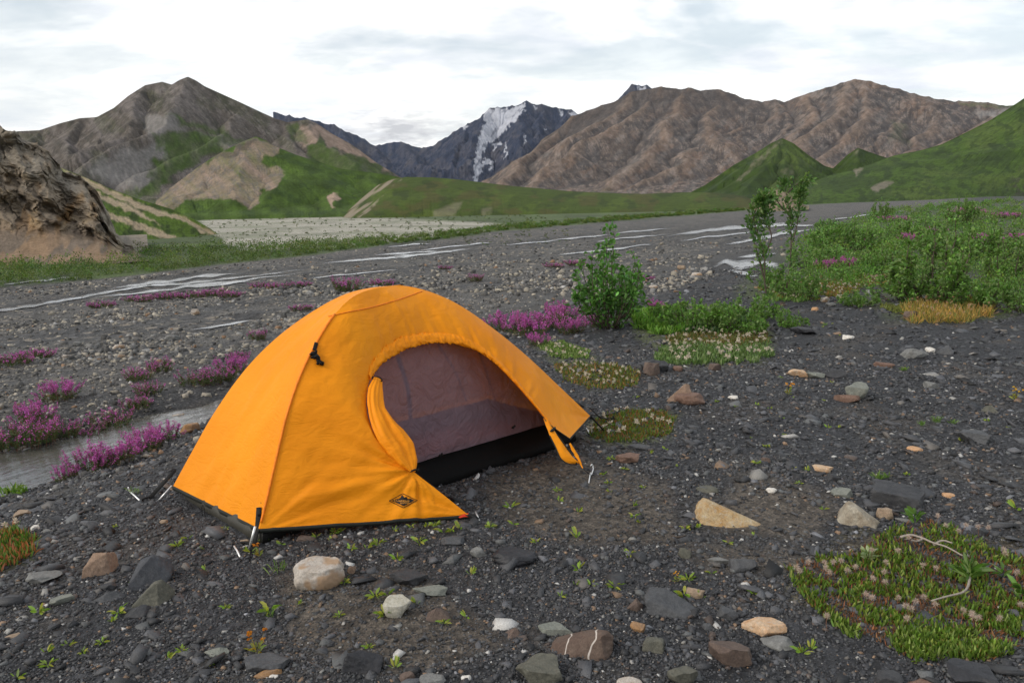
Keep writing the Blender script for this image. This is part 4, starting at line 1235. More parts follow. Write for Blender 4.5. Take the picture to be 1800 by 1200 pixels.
dia = [(-24, 0.5), (0, -12), (25, 0), (1, 13)]
DS = []
for i in range(4):
    p_, q_ = np.array(dia[i]), np.array(dia[(i + 1) % 4])
    DS += [tuple(p_ + (q_ - p_) * t) for t in np.linspace(0, 1, 12)[:-1]]
parts = [tube([logo_pt(a, b, 0.003) for a, b in DS + [DS[0]]], 0.0016, 6)]
parts.append(logo_poly([(-20, 0), (-12, -2.5), (-6, -3), (-3, -5.5), (-1.3, -9), (-0.2, -9.5), (0.8, -7.5), (3, -5), (4.8, -5.8), (5.8, -7), (7.0, -4.5), (8, -2.5), (14, -3.2), (21, 0), (12, 4.5), (1, 10), (-8, 5.5)], 0.0045))
logo = tpart('emblem', *join(parts), M_INK, fly, smooth=False)
def text_mesh(body, w, h, x0, y0, off, shear=0.0):
    cu = bpy.data.curves.new('lettering', 'FONT'); cu.body = body; cu.align_x = 'LEFT'; cu.size = 1.0; cu.resolution_u = 2
    ob = bpy.data.objects.new('lettering', cu); COL.objects.link(ob)
    dg = bpy.context.evaluated_depsgraph_get(); me = ob.evaluated_get(dg).to_mesh()
    me.calc_loop_triangles()
    v = np.array([tuple(q.co) for q in me.vertices]); t = np.array([tuple(q.vertices) for q in me.loop_triangles])
    ob.to_mesh_clear(); bpy.data.objects.remove(ob); bpy.data.curves.remove(cu)
    v[:, 0] = (v[:, 0] - v[:, 0].min()) / np.ptp(v[:, 0]) * w; v[:, 1] = (v[:, 1] - v[:, 1].min()) / np.ptp(v[:, 1]) * h
    return np.array([logo_pt(x0 + a, y0 - b, off) for a, b, _ in v]), None, t
tpart('emblem_lettering', *join([text_mesh('Mountain', 27, 4.2, -15.5, 2.6, 0.006), text_mesh('smith', 16, 3.4, -4.0, 6.0, 0.006)]), M_PRINT, logo, smooth=False)

# inner tent ------------------------------------------------------------------
def zcut(cv, z0, n=60):
    """part of a pole curve above height z0"""
    z = cv[:, 2] - T_Z0
    k = max(0, int(np.argmax(z > z0)) - 1)
    return catmull(cv[k:], n)
def inset(P, k=0.93, dz=-0.03):
    c = TP(T_L / 2, -T_WD / 2, 0.0); q = P.copy()
    q[:, :2] = c[:2] + (P[:, :2] - c[:2]) * k
    q[:, 2] = P[:, 2] * 0.965
    return q
ZT = 0.17
iA, iB, iC, iD = [inset(zcut(c, ZT)) for c in (cAL, cBL, cAR, cBR)]
def chord(L, R, nu=50, sag=0.02, seed=0):
    u = np.linspace(0, 1, nu)[None, :, None]
    P = L[:, None] * (1 - u) + R[:, None] * u
    return P
fr_in = chord(iB, iC)
k_ = np.linspace(0, 1, 60)[:, None] * np.ones((1, 50)); u_ = np.linspace(0, 1, 50)[None] * np.ones((60, 1))
fr_in = fr_in + (0.012 * fbm(u_ * 7, k_ * 6, 3, 55) * np.minimum(1, 6 * u_ * (1 - u_)))[..., None] * n_out
tpart('mesh_wall', *join([sheet(fr_in)]), M_NET)
M_CANOPY = m_net(); M_CANOPY.name = 'inner_canopy_cloth'
for nd in M_CANOPY.node_tree.nodes:
    if nd.type == 'MIX_SHADER': nd.inputs[0].default_value = 0.35
tpart('inner_canopy', *join([sheet(chord(iA, iB, 30)), sheet(chord(iD, iC, 30)), sheet(chord(iA, iD, 40))]), M_CANOPY)
# seams of the inner tent
sm = []
for f_, (p, q) in enumerate([((700, 628), (722, 740)), ((770, 605), (820, 705))]):
    o_ = []
    for (a, b) in dense([p, ((p[0] + q[0]) / 2 + 6, (p[1] + q[1]) / 2), q], 20):
        d = ray(a, b); o0 = np.array([0, 0, CAM_H]); x1 = o0
        # vertical plane of the back wall
        f0 = (T_inv(o0)[1] + 0.52); f1 = (T_inv(o0 + d)[1] + 0.52); t = f0 / (f0 - f1)
        o_.append(o0 + d * t)
    sm.append(tube(o_, 0.013 if f_ == 0 else 0.005, 6))
tpart('inner_seam', *join(sm), M_BLACK)
# bathtub floor
def tub():
    b0, b1 = 0.02, -T_WD + 0.0
    cor = [(0.085, -0.035), (T_L - 0.16, -0.035), (T_L - 0.16, b1 + 0.07), (0.085, b1 + 0.07)]
    pts = []
    for i in range(4):
        p, q = np.array(cor[i]), np.array(cor[(i + 1) % 4])
        n_ = 60 if i % 2 == 0 else 26
        for j in range(n_): pts.append(p + (q - p) * j / n_)
    pts = np.array(pts); m_ = len(pts)
    rows = []
    prof = [(0.035, -0.012), (0.052, 0.012), (0.044, 0.05), (0.0, 0.085), (-0.045, 0.125), (-0.06, ZT - 0.015)]
    c = pts.mean(0)
    dirs_ = (pts - c) / np.array([[T_L / 2, T_WD / 2]]); dirs_ = np.sign(dirs_) * np.abs(dirs_) ** 6
    dirs_ /= np.linalg.norm(dirs_, axis=1)[:, None]
    t = np.arange(m_)
    for o, z in prof:
        w = 0.007 * fbm(t * 0.11, 0 * t + z * 14, 3, 60) * (1 - abs(z - .085) / .1)
        q = pts + dirs_ * (o + w)[:, None] if np.ndim(o + w) else pts
        rows.append(TP(q[:, 0], q[:, 1], z + 0.012 * pn(t * 0.08, 0 * t, 61) * (z > .1)))
    P = np.array(rows)
    V = P.reshape(-1, 3); Q = gridq(m_, len(prof), wrap=True)
    return V, Q, None, m_
V, Q, _, m_ = tub()
me = mesh_np('floor_tub', V - tc_, Q, None, [M_TUB, M_TUB_SHADE], smooth=True, matidx=[1 if (q[0] % m_) < 59 else 0 for q in Q])
link('floor_tub', me, tent)
gx, gy = np.meshgrid(np.linspace(0.06, T_L - 0.16, 20), np.linspace(-0.06, -T_WD + .07, 10))
tpart('tent_floor', *sheet(TP(gx, gy, 0.012 + 0.006 * pn(gx * 4, gy * 4, 62))), m_simple('orange_lit_groundsheet', (0.5, 0.19, 0.13), 0.6, 0.3, 9, bd=0.02))  # floor reddened in its colour for the orange light through the fly
# binding between netting and tub, zip pulls
edge_l = [TP(a, -0.078, ZT + 0.012 * pn(a * 3, 0.0, 63)) for a in np.linspace(0.09, T_L - 0.2, 50)]
zp = [ray(a, b) for a, b in ((775, 799), (903, 750))]
kz = []
for d in zp:
    o0 = np.array([0, 0, CAM_H]); f0 = T_inv(o0)[1] - 0.02; f1 = T_inv(o0 + d)[1] - 0.02; t = f0 / (f0 - f1)
    kz.append(knot(o0 + d * t, 0.013, 70)); 
tpart('mesh_door_zip', *join([tube(edge_l, 0.004, 6)] + kz), M_BLACK)
# poles
def inset2(P): 
    c = TP(T_L / 2, -T_WD / 2, 0.3); return c + (P - c) * 0.985
for L_, R_ in ((cAL, cAR), (cBL, cBR)):
    foot1 = L_[0].copy(); foot1[2] = 0.0
    P = np.concatenate([inset2(L_), inset2(R_)[::-1][1:]])
    tpart('tent_pole', *tube(catmull(P[::4], 120), 0.0055, 8), mat=M_BLACK)

# straps, pole tips and stakes --------------------------------------------------
def G(px, py, dz=0.0):
    p = gp(px, py); p[2] += dz; return p
def at_depth(px, py, ref):
    """point on the pixel's line of sight at the depth of ref"""
    d = ray(px, py); k = (ref[1]) / d[1]
    return np.array([0, 0, CAM_H]) + d * k
g0 = G(441, 962)
hi = on_fly(459, 892, 0.012)[0]
lo = at_depth(446, 962, g0 + np.array([0, 0.0, 0])); lo[2] = max(lo[2], g0[2] + 0.01)
mid = at_depth(452, 928, hi * 0.6 + lo * 0.4)
tpart('corner_strap', *join([tube([hi, hi * .5 + mid * .5 + n_out * .006, mid + n_out * .004, mid * .5 + lo * .5, lo], [0.013, 0.014, 0.013, 0.012, 0.011], 8, flat=(-0.2, -0.95, 0.2)),
                             knot(hi * 0.6 + mid * 0.4 + n_out * 0.01, 0.014, 81)]), M_BLACK)
pt = at_depth(446, 928, g0)
tpart('pole_tip', *tube([pt + n_out * .02, g0 + np.array([-0.004, -0.012, 0])], 0.0058, 8), mat=M_ALU)
def stake(px1, py1, px2, py2, hook=False, r=0.0042):
    a, b = G(px1, py1, 0.018), G(px2, py2, 0.0)
    pts = [b + (b - a) * 0.3 + np.array([0, 0, -0.04]), b, a * .5 + b * .5 + np.array([0, 0, .004]), a]
    if hook:
        s = a - b; s /= np.linalg.norm(s); u = np.array([0, 0, 1.0]); pts = [b + np.array([0, 0, -.02]), b]
        for t in np.linspace(0, math.pi * 1.1, 10): pts.append(a + s * 0.022 * math.sin(t) + u * (0.028 * (1 - math.cos(t)) * 0.5) - s * 0.01 + np.array([-.012 * t / 3, 0, 0]))
    tpart('stake', *tube(pts, r, 8), mat=M_ALU)
stake(412, 966, 422, 978)
tpart('peg_loop', *join([tube([G(444, 962, 0.01), G(432, 958, 0.016), G(424, 957, 0.012)], 0.006, 6), tube([G(448, 955, .012), G(440, 975, .006), G(438, 985, .004)], 0.003, 5)]), M_BLACK)
# rear left corner
gA = G(278, 880)
top = at_depth(302, 853, gA + np.array([0, 0.06, 0]))
tpart('pole_tip', *tube([top, gA], 0.0045, 8), mat=M_ALU)
h2 = at_depth(308, 826, gA + np.array([0, .1, 0])); l2 = G(264, 877, .01)
tpart('corner_strap', *tube([h2, h2 * .5 + l2 * .5, l2], [0.010, .012, .012], 8, flat=(-.3, -.9, .2)), mat=M_BLACK)
tpart('peg_loop', *join([tube([l2, G(255, 878, .01), G(247, 882, .008)], 0.006, 6), knot(G(266, 875, .012), .012, 83)]), M_BLACK)
stake(230, 870, 249, 882, hook=True)
# cord loop hanging at the middle of the short side
hl = on_fly(366, 884, 0.006)
cl_ = at_depth(367, 897, hl[0]) if hl else G(367, 897)
t = np.linspace(0, 2 * math.pi, 24)
ex = TP(0, 0, 0) - TP(0, 1, 0)
tpart('cord_loop', *tube(np.array([cl_ + np.array([-.02, -.02, 0]) + 0.016 * math.cos(a) * ex + np.array([0, 0, 0.038 * math.sin(a)]) for a in t]), 0.0022, 6), mat=M_BLACK)
# front stakes
s1a = front[0, -1]
l1 = G(842, 915, .01)
tpart('stake_strap', *join([tube([s1a, s1a * .5 + l1 * .5 + np.array([0, 0, .012]), l1], [0.012, 0.010, 0.006], 8, flat=(0, 0, 1)), tube([s1a + np.array([0, 0, -.015]), l1 + np.array([-.02, 0, 0])], 0.003, 5)]), M_BLACK)
stake(836, 905, 843, 917, r=0.004)
s2a = ray_plane_door(1023, 822, 0)
l2_ = G(1038, 838, .012)
tpart('stake_strap', *join([tube([s2a, l2_], [0.005, 0.013], 8, flat=(0, 0, 1)), tube([l2_, G(1036, 845)], 0.007, 6)]), M_BLACK)
stake(1038, 836, 1035, 848, r=0.004)
stake(1043, 829, 1038, 838, hook=True, r=0.004)
# front right corner guy line and toggles
c_ = front[-1, 0]
tpart('corner_strap', *join([tube([c_ + np.array([0, 0, .05]), at_depth(1056, 735, c_), G(1075, 742, .03), G(1080, 748, .01)], 0.004, 6), tube([c_, G(1062, 760, .01)], 0.006, 6),
                             tube([at_depth(1036, 716, c_), at_depth(1050, 730, c_), G(1072, 741, .01)], .0035, 5), knot(G(1078, 741, .02), .022, 85)]), M_BLACK)
stake(1031, 757, 1036, 762, r=0.004)
# loose orange flap under the front hem
tpart('pulled_out_tab', *sheet(np.array([[at_depth(a, b, gp(735, 922) + np.array([0, .04, 0])) for a, b in row] for row in
      [[(726, 914), (736, 911), (746, 912)], [(725, 916), (735, 917), (745, 915)], [(734, 919), (738, 920), (742, 918)]]])), M_FLY, fly)
# dark red lining at the stake corner
tpart('red_corner_lining', *sheet(np.array([[ray_plane_door(a, b, -.004) for a, b in row] for row in [[(806, 908), (814, 903), (823, 901)], [(808, 910), (815, 908), (824, 908)]]])),
      m_simple('red_lining', (0.65, 0.04, 0.008), 0.6), fly)
# ------------------------------------------------------------------ loose slate chips and river cobbles
def rot_mats(yaw, tx, ty):
    cy, sy, cx, sx, cz, sz = np.cos(tx), np.sin(tx), np.cos(ty), np.sin(ty), np.cos(yaw), np.sin(yaw)
    Z, O = np.zeros_like(yaw), np.ones_like(yaw)
    Rx = np.stack([O, Z, Z, Z, cy, -sy, Z, sy, cy], -1).reshape(-1, 3, 3)
    Ry = np.stack([cx, Z, sx, Z, O, Z, -sx, Z, cx], -1).reshape(-1, 3, 3)
    Rz = np.stack([cz, -sz, Z, sz, cz, Z, Z, Z, O], -1).reshape(-1, 3, 3)
    return Rz @ Rx @ Ry
CUBE = np.array([(-1, -1, -1), (1, -1, -1), (1, 1, -1), (-1, 1, -1), (-1, -1, 1), (1, -1, 1), (1, 1, 1), (-1, 1, 1)], float)
CUBEQ = np.array([(0, 3, 2, 1), (4, 5, 6, 7), (0, 1, 5, 4), (1, 2, 6, 5), (2, 3, 7, 6), (3, 0, 4, 7)])
def chips(P, size, flat, rs, cols, tilt=0.3, up=0.35):
    n = len(P)
    base = CUBE[None] + rs.normal(0, 0.30, (n, 8, 3))
    base[:, 4:, :2] *= rs.uniform(0.35, 1.0, (n, 1, 1))
    base[:, 4:, :2] += rs.normal(0, 0.2, (n, 1, 2))
    asp = rs.uniform(0.45, 1.0, n)
    sc = np.stack([size * 0.5, size * 0.5 * asp, size * 0.5 * flat * rs.uniform(0.5, 1.4, n)], -1)
    v = base * sc[:, None]
    R = rot_mats(rs.uniform(0, 6.28, n), rs.normal(0, tilt, n), rs.normal(0, tilt, n))
    v = np.einsum('nij,nkj->nki', R, v)
    v = v + P[:, None]
    v[:, :, 2] += (sc[:, 2] * up)[:, None]
    Q = (CUBEQ[None] + 8 * np.arange(n)[:, None, None]).reshape(-1, 4)
    C = np.repeat(cols, 8, axis=0)
    return v.reshape(-1, 3), Q, C
def polar(n, r0, r1, rs, a=0.95):
    az = rs.uniform(-a, a, n); r = np.sqrt(rs.uniform(r0 * r0, r1 * r1, n))
    return r * np.sin(az), r * np.cos(az)
def in_tent(x, y, m=0.0):
    a, b, _ = T_inv(np.stack([x, y, 0 * x], -1))
    return (a > 0.0 - m) & (a < T_L - .1 + m) & (b < -0.02 + m) & (b > -T_WD - m)
def slate_cols(n, rs, light=0.03):
    g = rs.lognormal(math.log(0.041), 0.5, n)
    c = np.stack([g * 0.97, g * 0.99, g * 1.07], -1)
    k = rs.random(n)
    def put(lo, hi, col, j=0.25):
        m = (k >= lo) & (k < hi); q = m.sum()
        c[m] = np.array(col) * rs.uniform(1 - j, 1 + j, (q, 1))
    put(0.0, light * 0.5, (0.42, 0.41, 0.39)); put(light * 0.5, light, (0.26, 0.25, 0.23)); put(light, light + .025, (0.20, 0.13, 0.08))
    put(light + .025, light + .07, (0.115, 0.105, 0.095)); put(light + .07, light + .16, (0.085, 0.088, 0.088)); put(light + .16, light + .20, (0.075, 0.055, 0.045))
    return c
def m_chip(name, rough=0.62, spec=0.5, sc=180):
    m = Mat(name)
    p = m.pos(); nz = m.noise(sc, 3, 0.6, p)
    c = m.mix(0.7, m.attr(), m.ramp(nz, [(0.3, 0.65), (0.7, 1.35)]), 'MULTIPLY')
    m.bsdf(c, rough, spec, m.bump(nz, 0.5, 0.004))
    return m.m
MCHIP = m_chip('slate_chips')
def brown_mask(P):
    px, py = project(P)
    wx = px + 14 * pn(P[:, 0] * 0.8, P[:, 1] * 0.8, 61); wy = py + 8 * pn(P[:, 0] * 0.7 + 9, P[:, 1] * 0.7, 63)
    b = np.zeros(len(P))
    for B in BROWN: b = np.maximum(b, soft(wx, wy, B, 22))
    return b
def build_gravel():
    rs = np.random.default_rng(31)
    out = []
    for n, r0, r1, s0, s1, flat, keepb in ((4200, 1.6, 15, .04, .11, .22, .6), (17000, 1.6, 9, .018, .045, .38, .55), (16000, 9, 20, .022, .055, .4, .8),
                                    (52000, 1.6, 5.0, .009, .019, .45, .4), (30000, 5.0, 8.5, .011, .022, .45, .4), (60000, 1.6, 3.6, .0045, .010, .55, .45)):
        n = int(n * 0.95 / 0.66)
        x, y = polar(n, r0, r1, rs)
        d = edge_dist(x, y)
        P = np.stack([x, y, ground_h(x, y)], -1)
        k = ~in_tent(x, y) & (d < 1.3 + 0.21 * (np.clip(edge_along(x, y), 0, 3) - 0.6))
        b = brown_mask(P); clump = sstep(-0.55, 0.3, fbm(x * 2.2, y * 2.2, 3, 33))
        k &= rs.random(n) < np.where(b > 0.4, keepb * 0.8, 1) * (0.45 + 0.55 * clump)
        P = P[k]; n = len(P)
        sz = np.exp(rs.uniform(math.log(s0), math.log(s1), n))
        out.append(chips(P, sz, flat, rs, slate_cols(n, rs, 0.022), 0.22 if s0 > .04 else .35))
    V = np.concatenate([o[0] for o in out]); C = np.concatenate([o[2] for o in out])
    k = 0; Q = []
    for o in out: Q.append(o[1] + k); k += len(o[0])
    o = link('gravel', mesh_np('gravel', V, np.concatenate(Q), mats=[MCHIP], col=C))
    tag(o, 'dark flat slate chips covering the camp terrace', None, None, 'stuff')
build_gravel()
def build_cobbles():
    rs = np.random.default_rng(32)
    V, Q, C, k = [], [], [], 0
    for n, y0, y1, s0, s1 in ((26000, 398, 520, .045, .15), (42000, 480, 640, .02, .085), (36000, 600, 860, .012, .06)):
        px = rs.uniform(-500, 2000, n); py = rs.uniform(y0, y1, n)
        P = ground_at(px, py)
        x, y = P[:, 0], P[:, 1]
        d = edge_dist(x, y); l = edge_along(x, y)
        dd = d + 0.8 * pn(x * .5, y * .5, 34)
        kp = (dd > 2.3) | ((d > 0.9) & (l > 7)) | ((d > .75) & (d < 1.3)) | ((d > 2.2) & (rs.random(n) < 2.5))
        kp &= py > farbank_y(px) + 2
        st = sstep(0.15, 0.55, fbm(d * 0.9, l * 0.10, 3, 72))
        kp &= rs.random(n) > st * 0.75
        for pts, w in CH:
            a = np.array(pts, float)
            kp &= ~((px > a[0, 0] - 3) & (px < a[-1, 0] + 3) & (np.abs(py - np.interp(px, a[:, 0], a[:, 1])) < w * 2.0 + 1.5))
        kp &= rs.random(n) < 0.25 + 0.75 * sstep(-0.4, 0.4, fbm(d * 0.5, l * 0.25, 3, 35))
        kp &= ~((d > 1.3) & (d < 2.25) & (l < 7))
        P = P[kp]; m_ = len(P)
        if not m_: continue
        sz = np.exp(rs.uniform(math.log(s0), math.log(s1), m_)) * np.where(rs.random(m_) < .7, .7, 1.1)
        g = rs.lognormal(math.log(0.10), 0.5, m_); c = np.stack([g * 1.03, g, g * .95], -1)
        kk = rs.random(m_)
        w = kk < .26; c[w] = np.array([.29, .26, .21]) * rs.uniform(.7, 1.25, (w.sum(), 1))
        w = (kk > .26) & (kk < .28); c[w] = np.array([.24, .15, .09]) * rs.uniform(.7, 1.2, (w.sum(), 1))
        v, q, cc = chips(P, sz, 0.6, rs, c, .25, .25)
        V.append(v); Q.append(q + k); C.append(cc); k += len(v)
    o = link('river_cobbles', mesh_np('river_cobbles', np.concatenate(V), np.concatenate(Q), mats=[m_chip('river_cobble', .8, .3, 30)], col=np.concatenate(C)))
    tag(o, 'grey and tan cobbles strewn over the river bed', None, None, 'stuff')
build_cobbles()

# ------------------------------------------------------------------ individual rocks
def m_rock(name, c1, c2, vein=None, speck=0.0, rough=0.8, sc=14.0, crust=None):
    m = Mat(name)
    p = m.obj()
    a = m.noise(sc, 6, 0.65, p, 0.4); b = m.noise(sc * 7, 4, 0.65, p); mic = m.noise(sc * 22, 2, 0.6, p)
    c = m.mix(m.ramp(a, [(0.35, 0.0), (0.65, 1.0)]), c1, c2)
    c = m.mix(0.7, c, m.ramp(b, [(0.25, 0.55), (0.5, 1.0), (0.8, 1.4)]), 'MULTIPLY')
    c = m.mix(0.5, c, m.ramp(mic, [(0.3, 0.6), (0.7, 1.4)]), 'MULTIPLY')
    if speck: c = m.mix(m.math('MULTIPLY', m.ramp(m.noise(sc * 5, 3, .7, p), [(0.55, 0.0), (0.62, 1.0)]), speck), c, (0.45, 0.44, 0.40))
    if vein:
        w = m.node('ShaderNodeTexWave', {'Scale': vein[1], 'Distortion': 4.5, 'Detail': 3, 'Detail Scale': 1.5, 'Vector': p}, wave_type='BANDS', bands_direction=vein[2] if len(vein) > 2 else 'X')
        c = m.mix(m.ramp(w.outputs['Fac'], [(vein[3] if len(vein) > 3 else 0.93, 0.0), (min(0.999, vein[3] + .03), 1.0)]), c, vein[0])
    if crust:
        c = m.mix(m.ramp(m.noise(sc * .5, 3, .6, p), [(0.48, 0.0), (0.56, 1.0)]), c, crust)
    h = m.math('ADD', a, m.math('ADD', m.math('MULTIPLY', b, 0.3), m.math('MULTIPLY', mic, .1)))
    m.bsdf(c, rough, 0.35, m.bump(h, 0.55, 0.012))
    return m.m
RM = dict(
    slate=m_rock('slate_rock', (0.050, 0.052, 0.056), (0.080, 0.082, 0.085), rough=.65),
    dark=m_rock('dark_slate_rock', (0.026, 0.027, 0.030), (0.050, 0.050, 0.052), rough=.6),
    black=m_rock('black_basalt_rock', (0.014, 0.015, 0.018), (0.030, 0.030, 0.034), rough=.5),
    grey=m_rock('grey_rock', (0.13, 0.13, 0.125), (0.20, 0.20, 0.19)),
    green=m_rock('greenish_grey_rock', (0.14, 0.15, 0.13), (0.21, 0.215, 0.185)),
    olive=m_rock('olive_grey_rock', (0.075, 0.075, 0.060), (0.12, 0.115, 0.09)),
    brown=m_rock('brown_rock', (0.085, 0.060, 0.050), (0.13, 0.095, 0.075)),
    red=m_rock('red_brown_rock', (0.13, 0.075, 0.055), (0.18, 0.115, 0.085)),
    tan=m_rock('tan_rock', (0.24, 0.17, 0.115), (0.32, 0.25, 0.18)),
    tanbrown=m_rock('tan_brown_rock', (0.21, 0.14, 0.095), (0.27, 0.19, 0.14)),
    yellow=m_rock('yellow_lichen_rock', (0.34, 0.20, 0.075), (0.42, 0.33, 0.20), speck=.35),
    pale=m_rock('pale_granite', (0.36, 0.31, 0.26), (0.44, 0.41, 0.37), crust=(0.32, 0.22, 0.14)),
    white=m_rock('white_quartz', (0.62, 0.60, 0.56), (0.50, 0.46, 0.40)),
    speck=m_rock('speckled_pale_rock', (0.42, 0.40, 0.33), (0.30, 0.28, 0.22), speck=.7),
    cream=m_rock('cream_orange_rock', (0.50, 0.38, 0.26), (0.46, 0.26, 0.13), speck=.4),
    rust=m_rock('rusty_rock', (0.30, 0.16, 0.06), (0.20, 0.14, 0.10)),
    orange=m_rock('orange_stone', (0.50, 0.27, 0.12), (0.42, 0.28, 0.18)),
    quartz=m_rock('slate_with_quartz_face', (0.045, 0.048, 0.055), (0.075, 0.078, 0.085), vein=((0.55, 0.50, 0.44), 1.6, 'DIAGONAL', 0.86)),
    banded=m_rock('brown_rock_with_white_veins', (0.085, 0.055, 0.042), (0.12, 0.085, 0.065), vein=((0.50, 0.45, 0.40), 3.1, 'X', 0.988)),
    wedge=m_rock('pale_edged_rock', (0.33, 0.30, 0.24), (0.20, 0.16, 0.11)))
def ico(sub):
    import bmesh
    bm = bmesh.new(); bmesh.ops.create_icosphere(bm, subdivisions=sub, radius=1.0)
    V = np.array([tuple(v.co) for v in bm.verts]); T = np.array([[v.index for v in f.verts] for f in bm.faces]); bm.free()
    return V, T
ICO = {2: ico(3), 3: ico(4), 4: ico(5)}
def rock_mesh(name, w, d, h, mat, seed, angular=1.0, sub=3, top=0.5, peak=0, hull=None):
    rs = np.random.default_rng(seed)
    V, T = ICO[sub]; V = V.copy()
    if hull is not None:
        import bmesh
        H_ = np.array(hull, float); H_ = H_ - H_.mean(0)
        bm = bmesh.new()
        for p in H_: bm.verts.new(p)
        bmesh.ops.convex_hull(bm, input=bm.verts); bm.normal_update()
        pl_ = [(np.array(f.normal), float(np.dot(f.normal, f.verts[0].co))) for f in bm.faces]; bm.free()
        t = np.full(len(V), 1e9)
        for n, dd in pl_:
            if dd < 0: n, dd = -n, -dd
            q = V @ n; t = np.minimum(t, np.where(q > 1e-6, dd / np.maximum(q, 1e-6), 1e9))
        V = V * t[:, None]; V /= np.abs(V).max()
        # knocked off edges
        for k in range(5):
            n = rs.normal(0, 1, 3); n /= np.linalg.norm(n); q = V @ n; dd = q.max() * 0.94; V -= np.where(q > dd, q - dd, 0)[:, None] * n
    elif angular > 0:
        for k in range(15):
            n = rs.normal(0, 1, 3); n /= np.linalg.norm(n)
            dd = rs.uniform(0.48, 0.80) * (1 / angular) ** 0.5
            s = V @ n - dd
            V -= np.where(s > 0, s * 0.97, 0)[:, None] * n
        n = np.array([rs.normal(0, .16), rs.normal(0, .16), 1.0]); n /= np.linalg.norm(n)
        s = V @ n - top; V -= np.where(s > 0, s * 0.95, 0)[:, None] * n
    o = rs.uniform(0, 50)
    if peak and hull is None:
        V[:, 2] -= V[:, 2].min(); V[:, 2] /= V[:, 2].max()
        t = np.clip(V[:, 2], 0, 1)[:, None]
        V[:, :2] = V[:, :2] * (1 - 0.86 * t) + np.array([[peak * 0.55, 0.1]]) * t
        V[:, 2] = V[:, 2] * 2 - 1
    r = 1 + (0.04 if hull is not None else 0.10) * pn(V[:, 0] * 1.5 + o, V[:, 1] * 1.5 + V[:, 2] * 1.2, seed) + 0.035 * pn(V[:, 0] * 5 + o, V[:, 1] * 5 + V[:, 2] * 4, seed + 1) + 0.015 * pn(V[:, 0] * 13 + o + V[:, 2] * 9, V[:, 1] * 13, seed + 2)
    V *= r[:, None]
    V -= (V.max(0) + V.min(0)) / 2
    V /= (V.max(0) - V.min(0))
    V[:, 2] += 0.5
    V = V * np.array([w, d, h * (1.12 if hull is not None else 1.35)]); V[:, 2] -= (0.08 if hull is not None else 0.35) * h
    me = mesh_np(name, V, None, T, [mat], smooth=True)
    try: me.set_sharp_from_angle(angle=math.radians(38))
    except Exception: pass
    return me
# x0, y0, x1, y1 in the photo, stone, angular, label
# x across, y away, z up
HULLS = {'1219 870': [(0, 0.1, 0), (.14, -.25, 0), (.55, -.2, 0), (1.1, 0.0, 0), (1.12, .15, .02), (.1, .55, 0), (.6, .5, 0), (.02, .15, .40), (.17, -.05, .60), (.12, .3, .55), (.28, .1, .56), (.75, .02, .30), (1.05, .08, .1)],
         '1471 879': [(0, 0, 0), (.9, -.05, 0), (1, .4, 0), (0, .5, 0), (.22, .12, .62), (.34, .25, .66), (.2, .35, .6), (.9, .1, .16), (.5, .05, .52), (.98, .3, .1)],
         '1533 845': [(0, 0, 0), (.95, 0, 0), (1, .5, 0), (.02, .5, 0), (0, .0, .40), (.03, .45, .47), (.5, .0, .36), (.9, .03, .30), (1.02, .4, .36), (.6, .45, .44)],
         '1128 1032': [(.1, 0, 0), (.95, 0, 0), (1.05, .3, 0), (0, .6, 0), (.05, .1, .42), (.1, .45, .5), (.42, .45, .5), (.35, .1, .34), (.95, .15, .08), (1.0, .35, .12)],
         '962 1089': [(0, .1, 0), (.3, -.1, 0), (.85, -.12, 0), (1.0, .2, 0), (.1, .6, 0), (.95, .6, 0), (.78, .05, .62), (.86, .2, .66), (.7, .3, .6), (.98, .25, .45), (.06, .15, .22), (.4, .1, .44)],
         '146 961': [(0, 0, 0), (.75, -.05, 0), (1, .3, 0), (.1, .6, 0), (.9, .65, 0), (.08, .05, .34), (.62, -.02, .30), (.70, .1, .62), (.38, .3, .60), (.92, .35, .50)],
         '226 970': [(0, 0, 0), (.8, 0, 0), (1, .5, .1), (.1, .6, 0), (.05, .05, .18), (.5, .2, .62), (.62, .3, .66), (.95, .4, .40), (.9, .1, .2), (.35, .4, .55)],
         '230 1013': [(0, .1, 0), (.6, -.1, 0), (1, .3, 0), (.2, .7, 0), (.95, .7, 0), (.08, .15, .14), (.62, .2, .72), (.72, .3, .70), (.55, .4, .6), (.96, .35, .28)],
         '598 1134': [(0, .1, 0), (.9, -.05, 0), (1, .3, 0), (.1, .6, 0), (.2, .2, .52), (.5, .3, .55), (.95, .05, .25), (.98, .3, .30), (.1, .15, .2)],
         '1171 670': [(0, 0, 0), (.9, 0, 0), (1, .4, 0), (.1, .5, 0), (.1, .05, .22), (.72, .2, .85), (.9, .3, .8), (.98, .2, .5)],
         '1128 1117': [(0, 0, 0), (.95, 0, 0), (1, .5, 0), (0, .5, 0), (.08, .1, .5), (.4, .15, .42), (.9, .1, .55), (.95, .4, .5), (.2, .4, .5)],
         '747 1061': [(0, 0, 0), (1, 0, 0), (.95, .6, 0), (.05, .6, 0), (.45, .2, .62), (.65, .3, .5), (.3, .3, .45)]}
